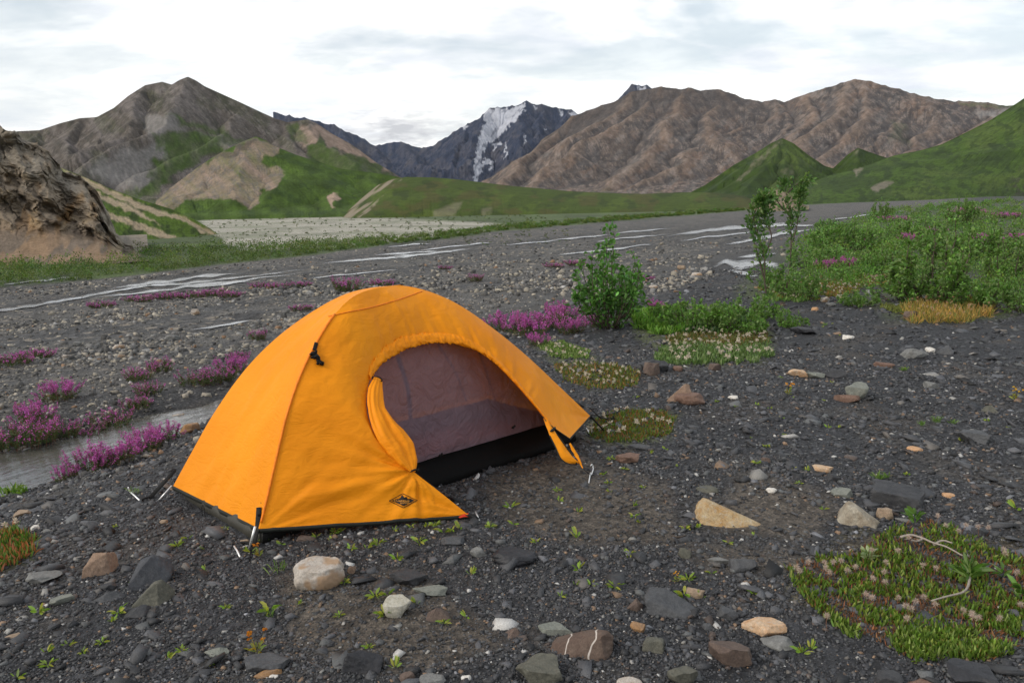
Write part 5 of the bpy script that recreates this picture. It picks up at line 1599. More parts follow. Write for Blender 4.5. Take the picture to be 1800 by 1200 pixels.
ROCKS = """146 961 208 1010 tanbrown 1 tan brown blocky rock with a flat slanted face at lower left
226 970 306 1031 quartz 1 dark slate rock with a white quartz streaked face at lower left
230 1013 308 1066 olive 1.1 olive grey pointed rock leaning on the quartz streaked one
50 999 108 1026 grey 1 low grey slab left of the tan brown blocky rock
90 1041 130 1063 green .9 pale green grey stone below the low grey slab
153 1038 219 1058 slate .9 long blue slate lying left of the pointed olive rock
213 1061 265 1087 dark 1 dark flat slab just below the pointed olive rock
25 892 55 907 tan .9 tan stone alone on the slope near the left edge
54 920 69 932 white .8 small white stone near the left edge
77 926 93 938 grey .8 small grey stone beside the small white stone
239 916 261 925 grey .9 small flat grey stone left of the tent's short side
281 910 295 920 tan .8 pinkish pebble left of the tent's short side
10 1111 36 1123 tan .8 pinkish tan stone low at the left edge
360 1130 402 1152 green 1 pale slab with a pointed end low in the left half
423 945 440 956 tan .8 yellowish pebble against the tent's near corner
175 1021 204 1037 dark .9 small dark slab between the blocky rock and the long slate
433 1143 512 1183 slate 1 broad flat grey slab near the bottom left of centre
517 975 607 1038 pale .35 big rounded pale granite boulder in front of the tent
611 991 626 1008 tanbrown .9 small tan stone right beside the granite boulder
684 997 754 1032 dark 1 dark angular slab right of the granite boulder
725 1024 787 1049 green 1 grey green flat slab with a sharp right tip
673 1045 724 1086 speck .5 speckled whitish rock below the grey green flat slab
747 1061 794 1091 brown 1.1 brown pyramid shaped rock right of the speckled one
447 1172 496 1190 rust .8 rusty elongated stone at the bottom edge
473 1182 489 1192 white .6 white pebble touching the rusty elongated stone
598 1134 676 1184 black 1 black angular rock near the bottom, left of centre
826 959 854 979 grey 1 pale squared stone left of the black smooth boulder
863 958 945 996 black .35 black smooth boulder in front of the tent door
521 935 557 950 brown .8 brownish stone half hidden under the tent's front hem
810 1184 830 1198 white .7 bright white stone at the bottom edge
734 1183 784 1212 grey .5 rounded grey rock cut by the bottom edge
702 1178 730 1202 brown .8 small brown rock at the bottom edge beside the rounded grey one
775 939 817 959 slate .9 flat stone just below the tent's front stake
1219 870 1337 927 yellow 1.1 big ochre pyramid shaped rock with pale lichen edges
1223 850 1263 866 olive .5 smooth olive grey stone above the ochre pyramid rock
1128 1032 1226 1083 slate 1 grey sloping rock with a blunt top near the bottom right of centre
962 1089 1080 1156 banded 1 dark brown rock crossed by thin white veins
945 1088 1009 1117 green .9 greenish slab behind the veined brown rock
905 1152 990 1204 olive .9 large olive grey slab at the bottom below the veined rock
1244 1117 1321 1172 brown .9 broad brown slab low at right of centre
1172 1166 1226 1206 olive 1 dark angular stone at the bottom edge left of the broad brown slab
1128 1117 1168 1146 olive 1 small notched olive stone right of the veined rock
1107 1089 1134 1112 rust .9 orange brown leaf shaped stone above the notched olive stone
1098 1047 1130 1073 brown 1 wedge shaped brown stone touching the grey sloping rock
1279 974 1330 1006 slate .8 rounded blue grey stone below the ochre pyramid rock
1242 975 1282 990 grey .8 pale flat stone left of the rounded blue grey one
1191 959 1215 981 olive 1 small block of stone below and left of the ochre pyramid rock
1303 1081 1381 1119 cream .7 cream and orange rock at the edge of the green mat
1336 1114 1395 1142 grey .7 grey white stone below the cream and orange rock
1083 1184 1129 1206 pale .6 cream rounded stone at the bottom edge
1234 1093 1253 1107 slate 1 small square slate chip above the broad brown slab
1206 1029 1238 1052 tan .8 small tan stone behind the grey sloping rock
1258 1063 1298 1090 slate .9 flat blue slate right of the grey sloping rock
884 1098 919 1121 brown 1 brown wedge stone left of the veined rock
1533 845 1620 889 dark 1.1 big dark square edged block above the green mat
1471 879 1544 925 wedge 1 pale wedge shaped rock left of the dark block
1540 888 1569 913 tan .4 round tan stone between the pale wedge and the dark block
1460 855 1498 874 green .9 flat pale green stone above the pale wedge
1346 854 1365 867 white .8 white stone right of the ochre pyramid rock's peak
1656 864 1677 875 orange .5 orange pebble right of the dark block
1574 907 1606 918 grey .6 flat oval grey stone below the dark block
1595 1188 1640 1208 red .7 red brown rock at the bottom edge by the mat
1537 1175 1585 1206 dark .8 dark rock at the bottom edge below the green mat
1665 1163 1750 1208 black .9 large black slab below the green mat at lower right
1583 609 1630 630 grey 1 pale grey boulder in the middle distance at right
1626 609 1643 619 white .5 small round white stone behind the pale grey boulder
1644 604 1675 623 slate 1 pointed slate rock right of the pale grey boulder
1385 646 1420 662 cream .9 cream pink rock left of a row of slates
1416 652 1449 665 green .9 greenish flat rock in the middle of a row of slates
1450 646 1488 664 dark 1 dark slate rock ending a row at right
1485 670 1524 703 green .9 upright grey green slab leaning behind a brown stone
1466 688 1510 707 red .6 brown stone in front of the upright grey green slab
1594 783 1621 793 orange .5 small bright orange stone on open gravel
1682 752 1742 779 slate .9 mossy dark rock below a strip of grass
1725 708 1756 725 olive 1 grey wedge near the right edge
1623 669 1650 684 grey .9 small grey stone right of the upright slab
1427 814 1463 831 cream .7 cream stone above the flat pale green stone
1453 829 1478 846 dark .9 dark stone tucked behind the cream stone
1389 572 1436 588 black 1.1 black jagged stone beside the white flower patch
1535 635 1572 645 red .6 flat reddish stone below the pale grey boulder
1596 697 1616 707 slate .9 small dark stone on open gravel at right
1481 588 1501 598 white .9 thin white stone right of the black jagged one
1171 670 1215 706 tanbrown 1 upright rust brown rock leaning back right of the tent
1185 687 1239 712 red .5 smooth red brown rock in front of the upright rust brown one
1125 629 1175 655 dark .9 dark boulder at the edge of the leafy patch
1130 634 1160 660 brown .8 brown rock leaning on the dark boulder
1245 636 1267 652 brown 1 small upright brown stone by the leafy patch
1182 642 1200 653 red .5 round red brown stone by the leafy patch
1279 693 1298 702 white .6 white oval stone right of the red brown rock
1102 777 1145 791 slate .5 smooth blue grey stone right of the tent
1080 794 1125 815 red .7 flat reddish slab half sunk right of the tent
1160 799 1184 808 dark 1 small diamond shaped slate right of the flat reddish slab
1337 801 1354 814 brown .9 small dark brown stone beside a green seedling
1442 520 1458 531 pale .5 left stone of three pale ones below the shrubs
1469 516 1485 525 pale .5 upper stone of three pale ones below the shrubs
1451 531 1469 539 grey .6 lowest stone of three pale ones below the shrubs
1426 539 1438 547 orange .5 orange stone below the three pale stones
1588 544 1611 562 brown .8 grey brown rock at the end of the dry grass patch
1451 454 1465 465 cream .4 cream boulder among pink flowers at right
1530 481 1559 491 tan .5 pinkish flat rock behind the white seed heads
296 724 329 742 pale .4 rounded pale boulder standing in the stream
317 740 352 762 rust .8 rusty brown rock on the bank against the tent's left side
70 771 94 786 dark .8 dark wet rock at the far edge of the stream
336 542 352 553 pale .6 pale cobble on the river bed above the flowers
198 603 220 613 pale .5 oval pale cobble left of the tent
110 621 126 631 pale .6 tan cobble near the left fireweed patch
206 621 220 630 tan .6 small tan cobble under the oval pale one
292 587 317 598 grey .5 wide grey cobble beside a thin water channel
130 599 143 608 grey .6 grey cobble at left on the river bed
1190 465 1205 474 tan .6 tan cobble by the side pool at right
1215 478 1235 486 pale .6 pale cobble right of the tall bush
1140 500 1158 508 pale .5 round pale cobble just right of the tall bush""".strip().split("\n")
KIND = {'boulder': 'boulder', 'pebble': 'pebble', 'cobble': 'cobble', 'slab': 'slab', 'slate': 'slab'}
rock_place = {}
def build_rocks():
    for i, line in enumerate(ROCKS):
        f = line.split(' ', 6)
        x0, y0, x1, y1 = map(float, f[:4]); mat, ang, label = f[4], float(f[5]), f[6]
        cx_, w = (x0 + x1) / 2, x1 - x0
        B = gp(cx_, y1)
        depth = B[1] * CT - (B[2] - CAM_H) * ST
        W = w * depth / F_PX
        th = math.atan2(CAM_H - B[2], math.hypot(B[0], B[1]))
        D = W * 0.72
        hp = (y1 - y0) * depth / F_PX
        H = (hp - D * 0.75 * math.sin(th)) / math.cos(th)
        if H < 0.22 * W:
            H = 0.22 * W; D = max(0.4 * W, (hp - H * math.cos(th)) / math.sin(th))
        v = Vector((B[0], B[1], 0)).normalized()
        loc = Vector(B) + v * D * 0.42
        loc.z = float(ground_h(loc.x, loc.y)) - 0.004
        name = 'boulder' if 'boulder' in label else 'pebble' if 'pebble' in label else 'cobble' if 'cobble' in label else 'slab' if ' slab' in label else 'stone' if 'stone' in label else 'rock'
        sub = 4 if W > 0.13 else 3 if W > 0.06 else 2
        hl = HULLS.get(' '.join(f[:2]))
        me = rock_mesh(name, W, D, H, RM[mat], 500 + i * 3, ang, sub, 0.35 if ' flat' in label or 'slab' in label else 0.6,
                       peak=(-0.9 if mat == 'yellow' else 0.3 if 'leaning' not in label else 0.2) if any(q in label.split(' rock')[0].split(' stone')[0] for q in ('pyramid', 'pointed', 'wedge')) else 0, hull=hl)
        o = link(name, me, None, loc, (0, 0, -math.atan2(B[0], B[1])))
        cat = 'rock' if name in ('boulder', 'rock', 'slab') else 'stone'
        tag(o, label, cat, 'rocks lying on the gravel')
        rock_place[i] = (loc, W, D, H)
    # small black pebble lying on the speckled rock
build_rocks()
# ------------------------------------------------------------------ plants
def m_leaf(name, tr=0.3, rough=0.5, trc=None):
    m = Mat(name)
    c = m.attr()
    m.leafy(c, rough, 0.35, tr, m.mix(1.0, c, (1.35, 1.5, 0.6), 'MULTIPLY') if trc is None else trc)
    return m.m
ML = m_leaf('willow_leaves'); MLG = m_leaf('low_green_leaves'); MPET = m_leaf('magenta_petals', 0.25, 0.6, (0.58, 0.15, 0.48))
MBARK = m_simple('grey_brown_bark', (0.085, 0.065, 0.05), 0.85, 0.2, 60)
MSTEM = m_simple('reddish_stem', (0.16, 0.075, 0.045), 0.7, 0.2, 60)
MDRY = m_leaf('dry_stalks', 0.3, 0.8, (0.5, 0.3, 0.12)); MWHITE = m_leaf('pale_seed_fluff', 0.35, 0.9, (0.6, 0.5, 0.4))
def unit(v): return v / (np.linalg.norm(v, axis=-1, keepdims=True) + 1e-9)
def leaves(P, D, L, W, cols, rs, droop=0.25, seg=2):
    """pointed leaves: each starts at P and grows along D"""
    n = len(P); D = unit(D)
    r = unit(rs.normal(0, 1, (n, 3)) * [1, 1, 0.4])
    S = unit(np.cross(D, r)); Nn = np.cross(S, D)
    L = np.broadcast_to(L, (n,))[:, None]; W = np.broadcast_to(W, (n,))[:, None]
    dz = np.array([[0, 0, -1.0]])
    if seg == 2:
        p1 = P + D * L * 0.38; p2 = P + D * L * 0.72 + dz * L * droop * 0.25; t = P + D * L + dz * L * droop
        V = np.stack([P, p1 + S * W * .5 + Nn * W * .12, p1 - Nn * W * .08, p1 - S * W * .5 + Nn * W * .12,
                      p2 + S * W * .42 + Nn * W * .1, p2 - Nn * W * .06, p2 - S * W * .42 + Nn * W * .1, t], 1)
        T = np.array([(0, 1, 2), (0, 2, 3), (1, 4, 2), (4, 5, 2), (2, 5, 3), (5, 6, 3), (4, 7, 5), (5, 7, 6)])
    else:
        p1 = P + D * L * 0.5
        V = np.stack([P, p1 + S * W * .5, P + D * L + dz * L * droop, p1 - S * W * .5], 1)
        T = np.array([(0, 1, 2), (0, 2, 3)])
    k = V.shape[1]
    Ti = (T[None] + k * np.arange(n)[:, None, None]).reshape(-1, 3)
    return V.reshape(-1, 3), Ti, np.repeat(cols, k, axis=0)
def lcols(n, rs, base, var=0.25, tips=None, ptip=0.15):
    c = np.array(base)[None] * rs.lognormal(0, var, (n, 1)) * rs.normal(1, 0.06, (n, 3))
    if tips is not None:
        k = rs.random(n) < ptip
        c[k] = np.array(tips) * rs.uniform(.8, 1.2, (k.sum(), 1))
    return np.clip(c, 0.003, 0.9)
def cat3(L):
    Vs, Ts, Cs, n = [], [], [], 0
    for v, t, c in L:
        Vs.append(v); Ts.append(t + n); Cs.append(c); n += len(v)
    return np.concatenate(Vs), np.concatenate(Ts), np.concatenate(Cs)

def shrub(seed, h, spread, nst, leaf, nleaf, base, tips=None, lean=0.35, bare=0.1, twig=3, erect=1.0, width=0.42, ptip=.15, rstem=0.006):
    """stems from one root with side twigs and leaves; returns stem mesh data and leaf mesh data"""
    rs = np.random.default_rng(seed)
    st, pts, dirs = [], [], []
    for s in range(nst):
        a = rs.uniform(0, 6.28); r = spread * math.sqrt(rs.random())
        hh = h * rs.uniform(0.55, 1.0) * (1 - 0.45 * (r / max(spread, 1e-3)) ** 2)
        root = np.array([math.cos(a), math.sin(a), 0]) * r * 0.25
        top = np.array([math.cos(a) * r, math.sin(a) * r, hh])
        n = 10; t = np.linspace(0, 1, n)[:, None]
        P = root + (top - root) * t + (np.array([math.cos(a), math.sin(a), 0]) * r * 0.35) * (np.sin(t * math.pi)) + 0.03 * h * np.stack([fbm(t[:, 0] * 3, 0 * t[:, 0] + i, 2, seed * 7 + s * 3 + i) for i in range(3)], -1)
        P[:, 2] -= 0.02
        st.append(tube(P, np.linspace(rstem * (1 + h * .5), rstem * .3, n), 5, caps=False))
        d = np.gradient(P, axis=0)
        lo = bare
        for w in range(twig):
            q = rs.uniform(max(lo, 0.15), 0.9); k = int(q * (n - 1))
            dd = unit(unit(d[k]) * 0.8 + rs.normal(0, 0.6, 3) + np.array([0, 0, .25]))
            ln = h * rs.uniform(0.14, 0.30) * (1.1 - q)
            T_ = P[k] + dd * ln * np.linspace(0, 1, 5)[:, None] + np.array([0, 0, 1]) * (np.linspace(0, 1, 5)[:, None] ** 2) * ln * .3 * erect
            st.append(tube(T_, np.linspace(rstem * .5, rstem * .2, 5), 4, caps=False))
            tt = rs.uniform(0.15, 1, 7)
            for x in tt: pts.append(T_[0] + (T_[-1] - T_[0]) * x); dirs.append(dd)
        for x in rs.uniform(lo, 1, 14):
            f = x * (n - 1); k = min(int(f), n - 2)
            pts.append(P[k] + (P[k + 1] - P[k]) * (f - k)); dirs.append(unit(d[k]))
        for _ in range(4): pts.append(P[-1]); dirs.append(unit(d[-1]))
    pts, dirs = np.array(pts), np.array(dirs)
    k = rs.integers(0, len(pts), nleaf)
    P = pts[k] + rs.normal(0, leaf * 0.25, (nleaf, 3))
    P[:, 2] = np.maximum(P[:, 2], 0.01)
    out = unit(P * [1, 1, 0] + 1e-4)
    D = unit(dirs[k] * rs.uniform(.4, 1.2, (nleaf, 1)) * erect + rs.normal(0, 0.65, (nleaf, 3)) + out * .4 + np.array([0, 0, .25]))
    L = leaf * rs.uniform(.6, 1.15, nleaf)
    lv = leaves(P, D, L, L * width, lcols(nleaf, rs, base, .28, tips, ptip), rs)
    V, Q, T = join(st)
    return (V, Q, T), lv
def place_shrub(name, label, cat, data, loc, scale=1.0, rz=0.0, group=None, cache={}):
    (V, Q, T), (lv, lt, lc) = data
    o = bpy.data.objects.new(name, None); COL.objects.link(o)
    o.location = loc; o.scale = (scale,) * 3; o.rotation_euler = (0, 0, rz)
    key = id(data)
    if key not in cache:
        cache[key] = (mesh_np('stems', V, Q, T, [MBARK], smooth=True), mesh_np('foliage', lv, None, lt, [ML], col=lc))
    link('stems', cache[key][0], o); link('foliage', cache[key][1], o)
    return tag(o, label, cat, group)
WG, WT = (0.050, 0.100, 0.026), (0.15, 0.22, 0.07)
def depth_at(px, py):
    p = gp(px, py); return p, (p[1] * CT - (p[2] - CAM_H) * ST) / F_PX
# tall leafy willow bush right of the tent
p, k = depth_at(1072, 575)
h_ = 178 * k
data = shrub(201, h_ * 1.12, 60 * k, 26, 0.078, 2200, (0.070, 0.170, 0.034), (0.13, 0.26, 0.06), bare=0.05, twig=6, width=.46)
place_shrub('willow_bush', 'tall leafy dark green willow bush standing alone right of the tent', 'bush', data, p)
# two thin upright willows
def thin_tree(seed, base_px, pts, label):
    p, k = depth_at(*base_px)
    rs = np.random.default_rng(seed)
    o = bpy.data.objects.new('young_willow', None); COL.objects.link(o); o.location = p
    st, P0, D0 = [], [], []
    for line, nl in pts:
        a = np.array(line, float)
        Q_ = np.stack([(a[:, 0] - base_px[0]) * k, 0.10 * rs.normal(0, 1, len(a)) * np.linspace(0, 1, len(a)), (base_px[1] - a[:, 1]) * k * 1.02], -1)
        C_ = catmull(Q_, 24)
        st.append(tube(C_, np.linspace(0.013, 0.004, 24), 6, caps=False))
        d = unit(np.gradient(C_, axis=0))
        nc = max(4, nl // 45); cc_ = rs.beta(1.9, 0.9, nc); cc_[0] = .97
        t = np.clip(cc_[rs.integers(0, nc, nl)] + rs.normal(0, .035, nl), .05, .99); f = t * 22; i = f.astype(int)
        base = C_[i] + (C_[i + 1] - C_[i]) * (f - i)[:, None]
        off = unit(rs.normal(0, 1, (nl, 3))) * rs.uniform(0, 0.115, (nl, 1))
        P0.append(base + off); D0.append(unit(off + d[i] * .08 + rs.normal(0, .03, (nl, 3)) + np.array([0, 0, .03])))
    V, Q, T = join(st)
    link('stems', mesh_np('stems', V, Q, T, [MBARK], smooth=True), o)
    P, D = np.concatenate(P0), np.concatenate(D0); n = len(P)
    L = rs.uniform(.05, .09, n)
    v, t, c = leaves(P, D, L, L * .42, lcols(n, rs, (0.08, 0.155, 0.045), .25, WT, .2), rs)
    link('foliage', mesh_np('foliage', v, None, t, [ML], col=c), o)
    tag(o, label, 'tree', 'young willows at the river edge')
thin_tree(211, (1352, 545), [([(1352, 545), (1342, 500), (1336, 450), (1324, 410), (1318, 385), (1330, 345)], 620), ([(1336, 455), (1348, 420), (1338, 380), (1340, 350)], 300), ([(1340, 490), (1325, 440), (1318, 410), (1322, 380)], 120)],
          'thin crooked young willow, left one of the pair at the river edge')
thin_tree(212, (1380, 520), [([(1380, 520), (1384, 470), (1386, 420), (1380, 375), (1374, 345), (1366, 318)], 430), ([(1384, 440), (1392, 400), (1396, 365), (1392, 335)], 330), ([(1380, 385), (1360, 360), (1352, 350)], 120), ([(1374, 345), (1392, 330), (1405, 325)], 90)],
          'taller young willow with a forked top, right one of the pair at the river edge')

# other shrubs: base pixel, height px, width px, label
SH = [  # proto, px, py, h, label
 ('low', 1222, 578, 66, 'low spreading willow shrub just right of the tall bush'),
 ('low', 1290, 585, 58, 'low dark willow shrub above the white flowers'),
 ('low', 1175, 560, 34, 'small willow sprig between the tall bush and the low shrubs'),
 ('low', 1326, 560, 46, 'low willow shrub at the foot of the thin willows'),
 ('round', 1370, 512, 66, 'grey green willow shrub growing below the thin willows'),
 ('round', 1408, 525, 60, 'dense willow shrub right of the thin willows, foot in seed heads'),
 ('round', 1478, 440, 70, 'rounded upright willow shrub at the edge of the river bed'),
 ('round', 1432, 470, 58, 'willow shrub left below the rounded upright one'),
 ('round', 1530, 440, 52, 'willow shrub joined to the right of the rounded upright one'),
 ('round', 1480, 492, 36, 'low feathery green shrub beside the pink flowers'),
 ('open', 1642, 532, 170, 'large open willow with dark slanting branches at right'),
 ('round', 1600, 530, 78, 'bushy willow at the left foot of the large open one'),
 ('round', 1705, 540, 88, 'bushy willow at the right foot of the large open one'),
 ('open', 1772, 500, 96, 'open willow shrub close to the right edge'),
 ('round', 1795, 548, 70, 'low willow spreading out of the picture at right'),
 ('round', 1560, 480, 64, 'willow behind the pinkish flat rock'),
 ('round', 1668, 455, 80, 'yellow green willow behind the large open one'),
 ('round', 1738, 455, 76, 'willow in the second row near the right edge'),
 ('round', 1610, 425, 60, 'willow in the back row above the large open one'),
 ('low', 1385, 575, 34, 'small pale leafed willow by the dark boulder'),
 ('low', 1508, 538, 34, 'little willow sprig on the gravel edge left of the large shrubs'),
 ('round', 1455, 405, 30, 'small willow on the river side of the thicket'),
 ('open', 1550, 385, 42, 'thin upright willow shoots poking above the thicket'),
 ('open', 1690, 400, 62, 'tall pale willow shoots in the middle of the thicket'),
]
protos = {}
def proto(kind, v):
    key = (kind, v)
    if key not in protos:
        if kind == 'low': protos[key] = (shrub(300 + v, 1.05, 1.0, 26, 0.13, 1900, (0.10, 0.200, 0.036), WT, bare=.0, twig=4, ptip=.25, rstem=.009), 1.0)
        elif kind == 'round': protos[key] = (shrub(320 + v, 1.1, 0.95, 24, 0.105, 2200, (0.100, 0.195, 0.040), WT, bare=.02, twig=5, ptip=.2, rstem=.009), 1.0)
        else: protos[key] = (shrub(340 + v, 1.0, 0.50, 15, 0.065, 2200, (0.10, 0.190, 0.038), WT, bare=.15, twig=6, ptip=.25, rstem=.010), 1.0)
    return protos[key][0]
for i, (kind, x, y, h, label) in enumerate(SH):
    p, k = depth_at(x, y)
    place_shrub('willow_shrub', label, 'shrub', proto(kind, i % (3 if kind == 'round' else 2)), p, h * k * (0.85 if kind == 'round' else 0.95), rz=1.7 * i, group='willow shrubs on the terrace')

# scrub mass behind them: too many small bushes to count
def scrub(name, label, npt, sampler, hpx, leafn, seed, base, tips, keepf=None):
    rs = np.random.default_rng(seed)
    px, py, hh = sampler(rs, npt)
    P = ground_at(px, py)
    dep = (P[:, 1] * CT - (P[:, 2] - CAM_H) * ST) / F_PX
    H = hh * dep
    out = []
    for i in range(npt):
        n = int(leafn * rs.uniform(.6, 1.3))
        R = H[i] * rs.uniform(.7, 1.25)
        q = unit(rs.normal(0, 1, (n, 3))) * rs.uniform(.35, 1, (n, 1)) ** .6
        q[:, 2] = np.abs(q[:, 2])
        q = q * (1 + .35 * pn(q[:, 0] * 3 + i, q[:, 1] * 3 + q[:, 2] * 2, seed)[:, None])
        pos = P[i] + q * [R, R, H[i]]
        L = np.maximum(H[i] * 0.17, 1.5 * dep[i] * 1.4) * rs.uniform(.6, 1.4, n)
        b = np.array(base) * rs.lognormal(0, .22) * np.array([rs.uniform(.8, 1.35), 1, rs.uniform(.7, 1.2)])
        out.append(leaves(pos, unit(q + [0, 0, .6]), L, L * .55, lcols(n, rs, b, .3, tips, .12), rs, seg=1))
    v, t, c = cat3(out)
    tag(link(name, mesh_np(name, v, None, t, [MLG], col=c)), label, None, None, 'stuff')
def samp_terr(rs, n):
    px = rs.uniform(1420, 2300, n)
    top = np.interp(px, [1420, 1560, 1640, 1770, 2300], [425, 372, 362, 352, 330]) + 2
    bot = np.interp(px, [1420, 1600, 1800, 2300], [500, 520, 545, 560])
    t = rs.random(n) ** 1.5
    py = top + (bot - top) * t
    return px, py, np.interp(py, [345, 380, 430, 540], [7, 14, 25, 28]) * rs.uniform(.45, 1.15, n)
scrub('willow_thicket', 'mass of low willow scrub covering the terrace at right', 1400, samp_terr, 0, 130, 401, (0.085, 0.165, 0.034), WT)
def samp_bank(rs, n):
    px = rs.uniform(-300, 1330, n) ** 1.0
    fb = farbank_y(px)
    th = np.interp(px, [-300, 0, 250, 450, 700, 900, 1300], [60, 48, 42, 24, 12, 8, 3])
    py = fb - 2 - th * rs.random(n) ** 1.2
    return px, py, np.interp(px, [-300, 0, 400, 700, 1300], [24, 22, 20, 12, 6]) * rs.uniform(.35, 1.15, n) * np.interp(fb - py, [0, 15, 50], [.5, .9, 1])
scrub('riverside_scrub', 'green scrub and grass along the far bank of the river', 1500, samp_bank, 0, 80, 402, (0.070, 0.120, 0.028), (0.15, 0.17, 0.06))
def samp_plain(rs, n):
    px = rs.uniform(340, 1000, n); py = rs.uniform(379, 432, n)
    return px, py, rs.uniform(.8, 2.6, n)
scrub('flat_scrub', 'small dark plants dotted over the pale gravel flat', 500, samp_plain, 0, 14, 403, (0.06, 0.085, 0.03), None)

# fireweed ------------------------------------------------------------------
def fireweed(seed, n=34, h=0.26, spread=0.2, flow=1.0, green=1.0, dense=1.0):
    rs = np.random.default_rng(seed)
    st, lf, fl = [], [], []
    for s in range(n):
        a = rs.uniform(0, 6.28); r = spread * math.sqrt(rs.random())
        b = np.array([math.cos(a) * r, math.sin(a) * r, 0]); hh = h * rs.uniform(.5, 1.05)
        t = b + np.array([math.cos(a) * r * .5 + rs.normal(0, .03), math.sin(a) * r * .5 + rs.normal(0, .03), hh])
        tt = np.linspace(0, 1, 6)[:, None]
        P = b + (t - b) * tt; P[0, 2] -= .02
        st.append(tube(P, 0.0022, 4, caps=False))
        m = int(24 * green)
        x = rs.uniform(.05, .75, m)[:, None]
        q = b + (t - b) * x
        an = rs.uniform(0, 6.28, m)
        D = np.stack([np.cos(an), np.sin(an), rs.uniform(.1, .9, m)], -1)
        lf.append(leaves(q, D, rs.uniform(.025, .05, m), .009, lcols(m, rs, (0.070, 0.105, 0.040), .25, (0.14, 0.07, 0.05), .12), rs))
        m = int(rs.integers(12, 26) * flow)
        if m:
            x = rs.uniform(.62, 1.05, m)[:, None]
            q = b + (t - b) * x + rs.normal(0, .011, (m, 3))
            for _ in range(2):
                D = unit(rs.normal(0, 1, (m, 3)))
                fl.append(leaves(q, D, rs.uniform(.013, .022, m), .013, lcols(m, rs, (0.50, 0.11, 0.40), .28, (0.30, 0.07, 0.15), .25), rs, seg=1))
    return join(st), cat3(lf), (cat3(fl) if fl else None)
FWP = {}
def place_fw(kind, v, px, py, w, label):
    key = (kind, v)
    if key not in FWP:
        a = dict(big=dict(n=44, h=.30, spread=.22, flow=1.3, green=1.2), green=dict(n=44, h=.27, spread=.24, flow=.45, green=2.0), mat=dict(n=60, h=.17, spread=.30, flow=.5, green=1.8))[kind]
        (V, Q, T), l, f = fireweed(600 + v * 7 + len(kind), **a)
        FWP[key] = (mesh_np('stems', V, Q, T, [MSTEM]), mesh_np('foliage', l[0], None, l[1], [MLG], col=l[2]), mesh_np('flowers', f[0], None, f[1], [MPET], col=f[2]), a['spread'])
    s, l, f, sp = FWP[key]
    p, k = depth_at(px, py)
    o = bpy.data.objects.new('fireweed_clump', None); COL.objects.link(o)
    sc = w * k / (2 * sp * (1.35 if py < 560 else 1.12))
    o.location = p; o.scale = (sc,) * 3; o.rotation_euler = (0, 0, v * 1.3 + px)
    for nm, m in (('stems', s), ('foliage', l), ('flowers', f)):
        q = link(nm, m, o)
        if nm == 'flowers': q['kind'] = 'stuff'
    tag(o, label, 'flower clump', 'pink fireweed clumps')
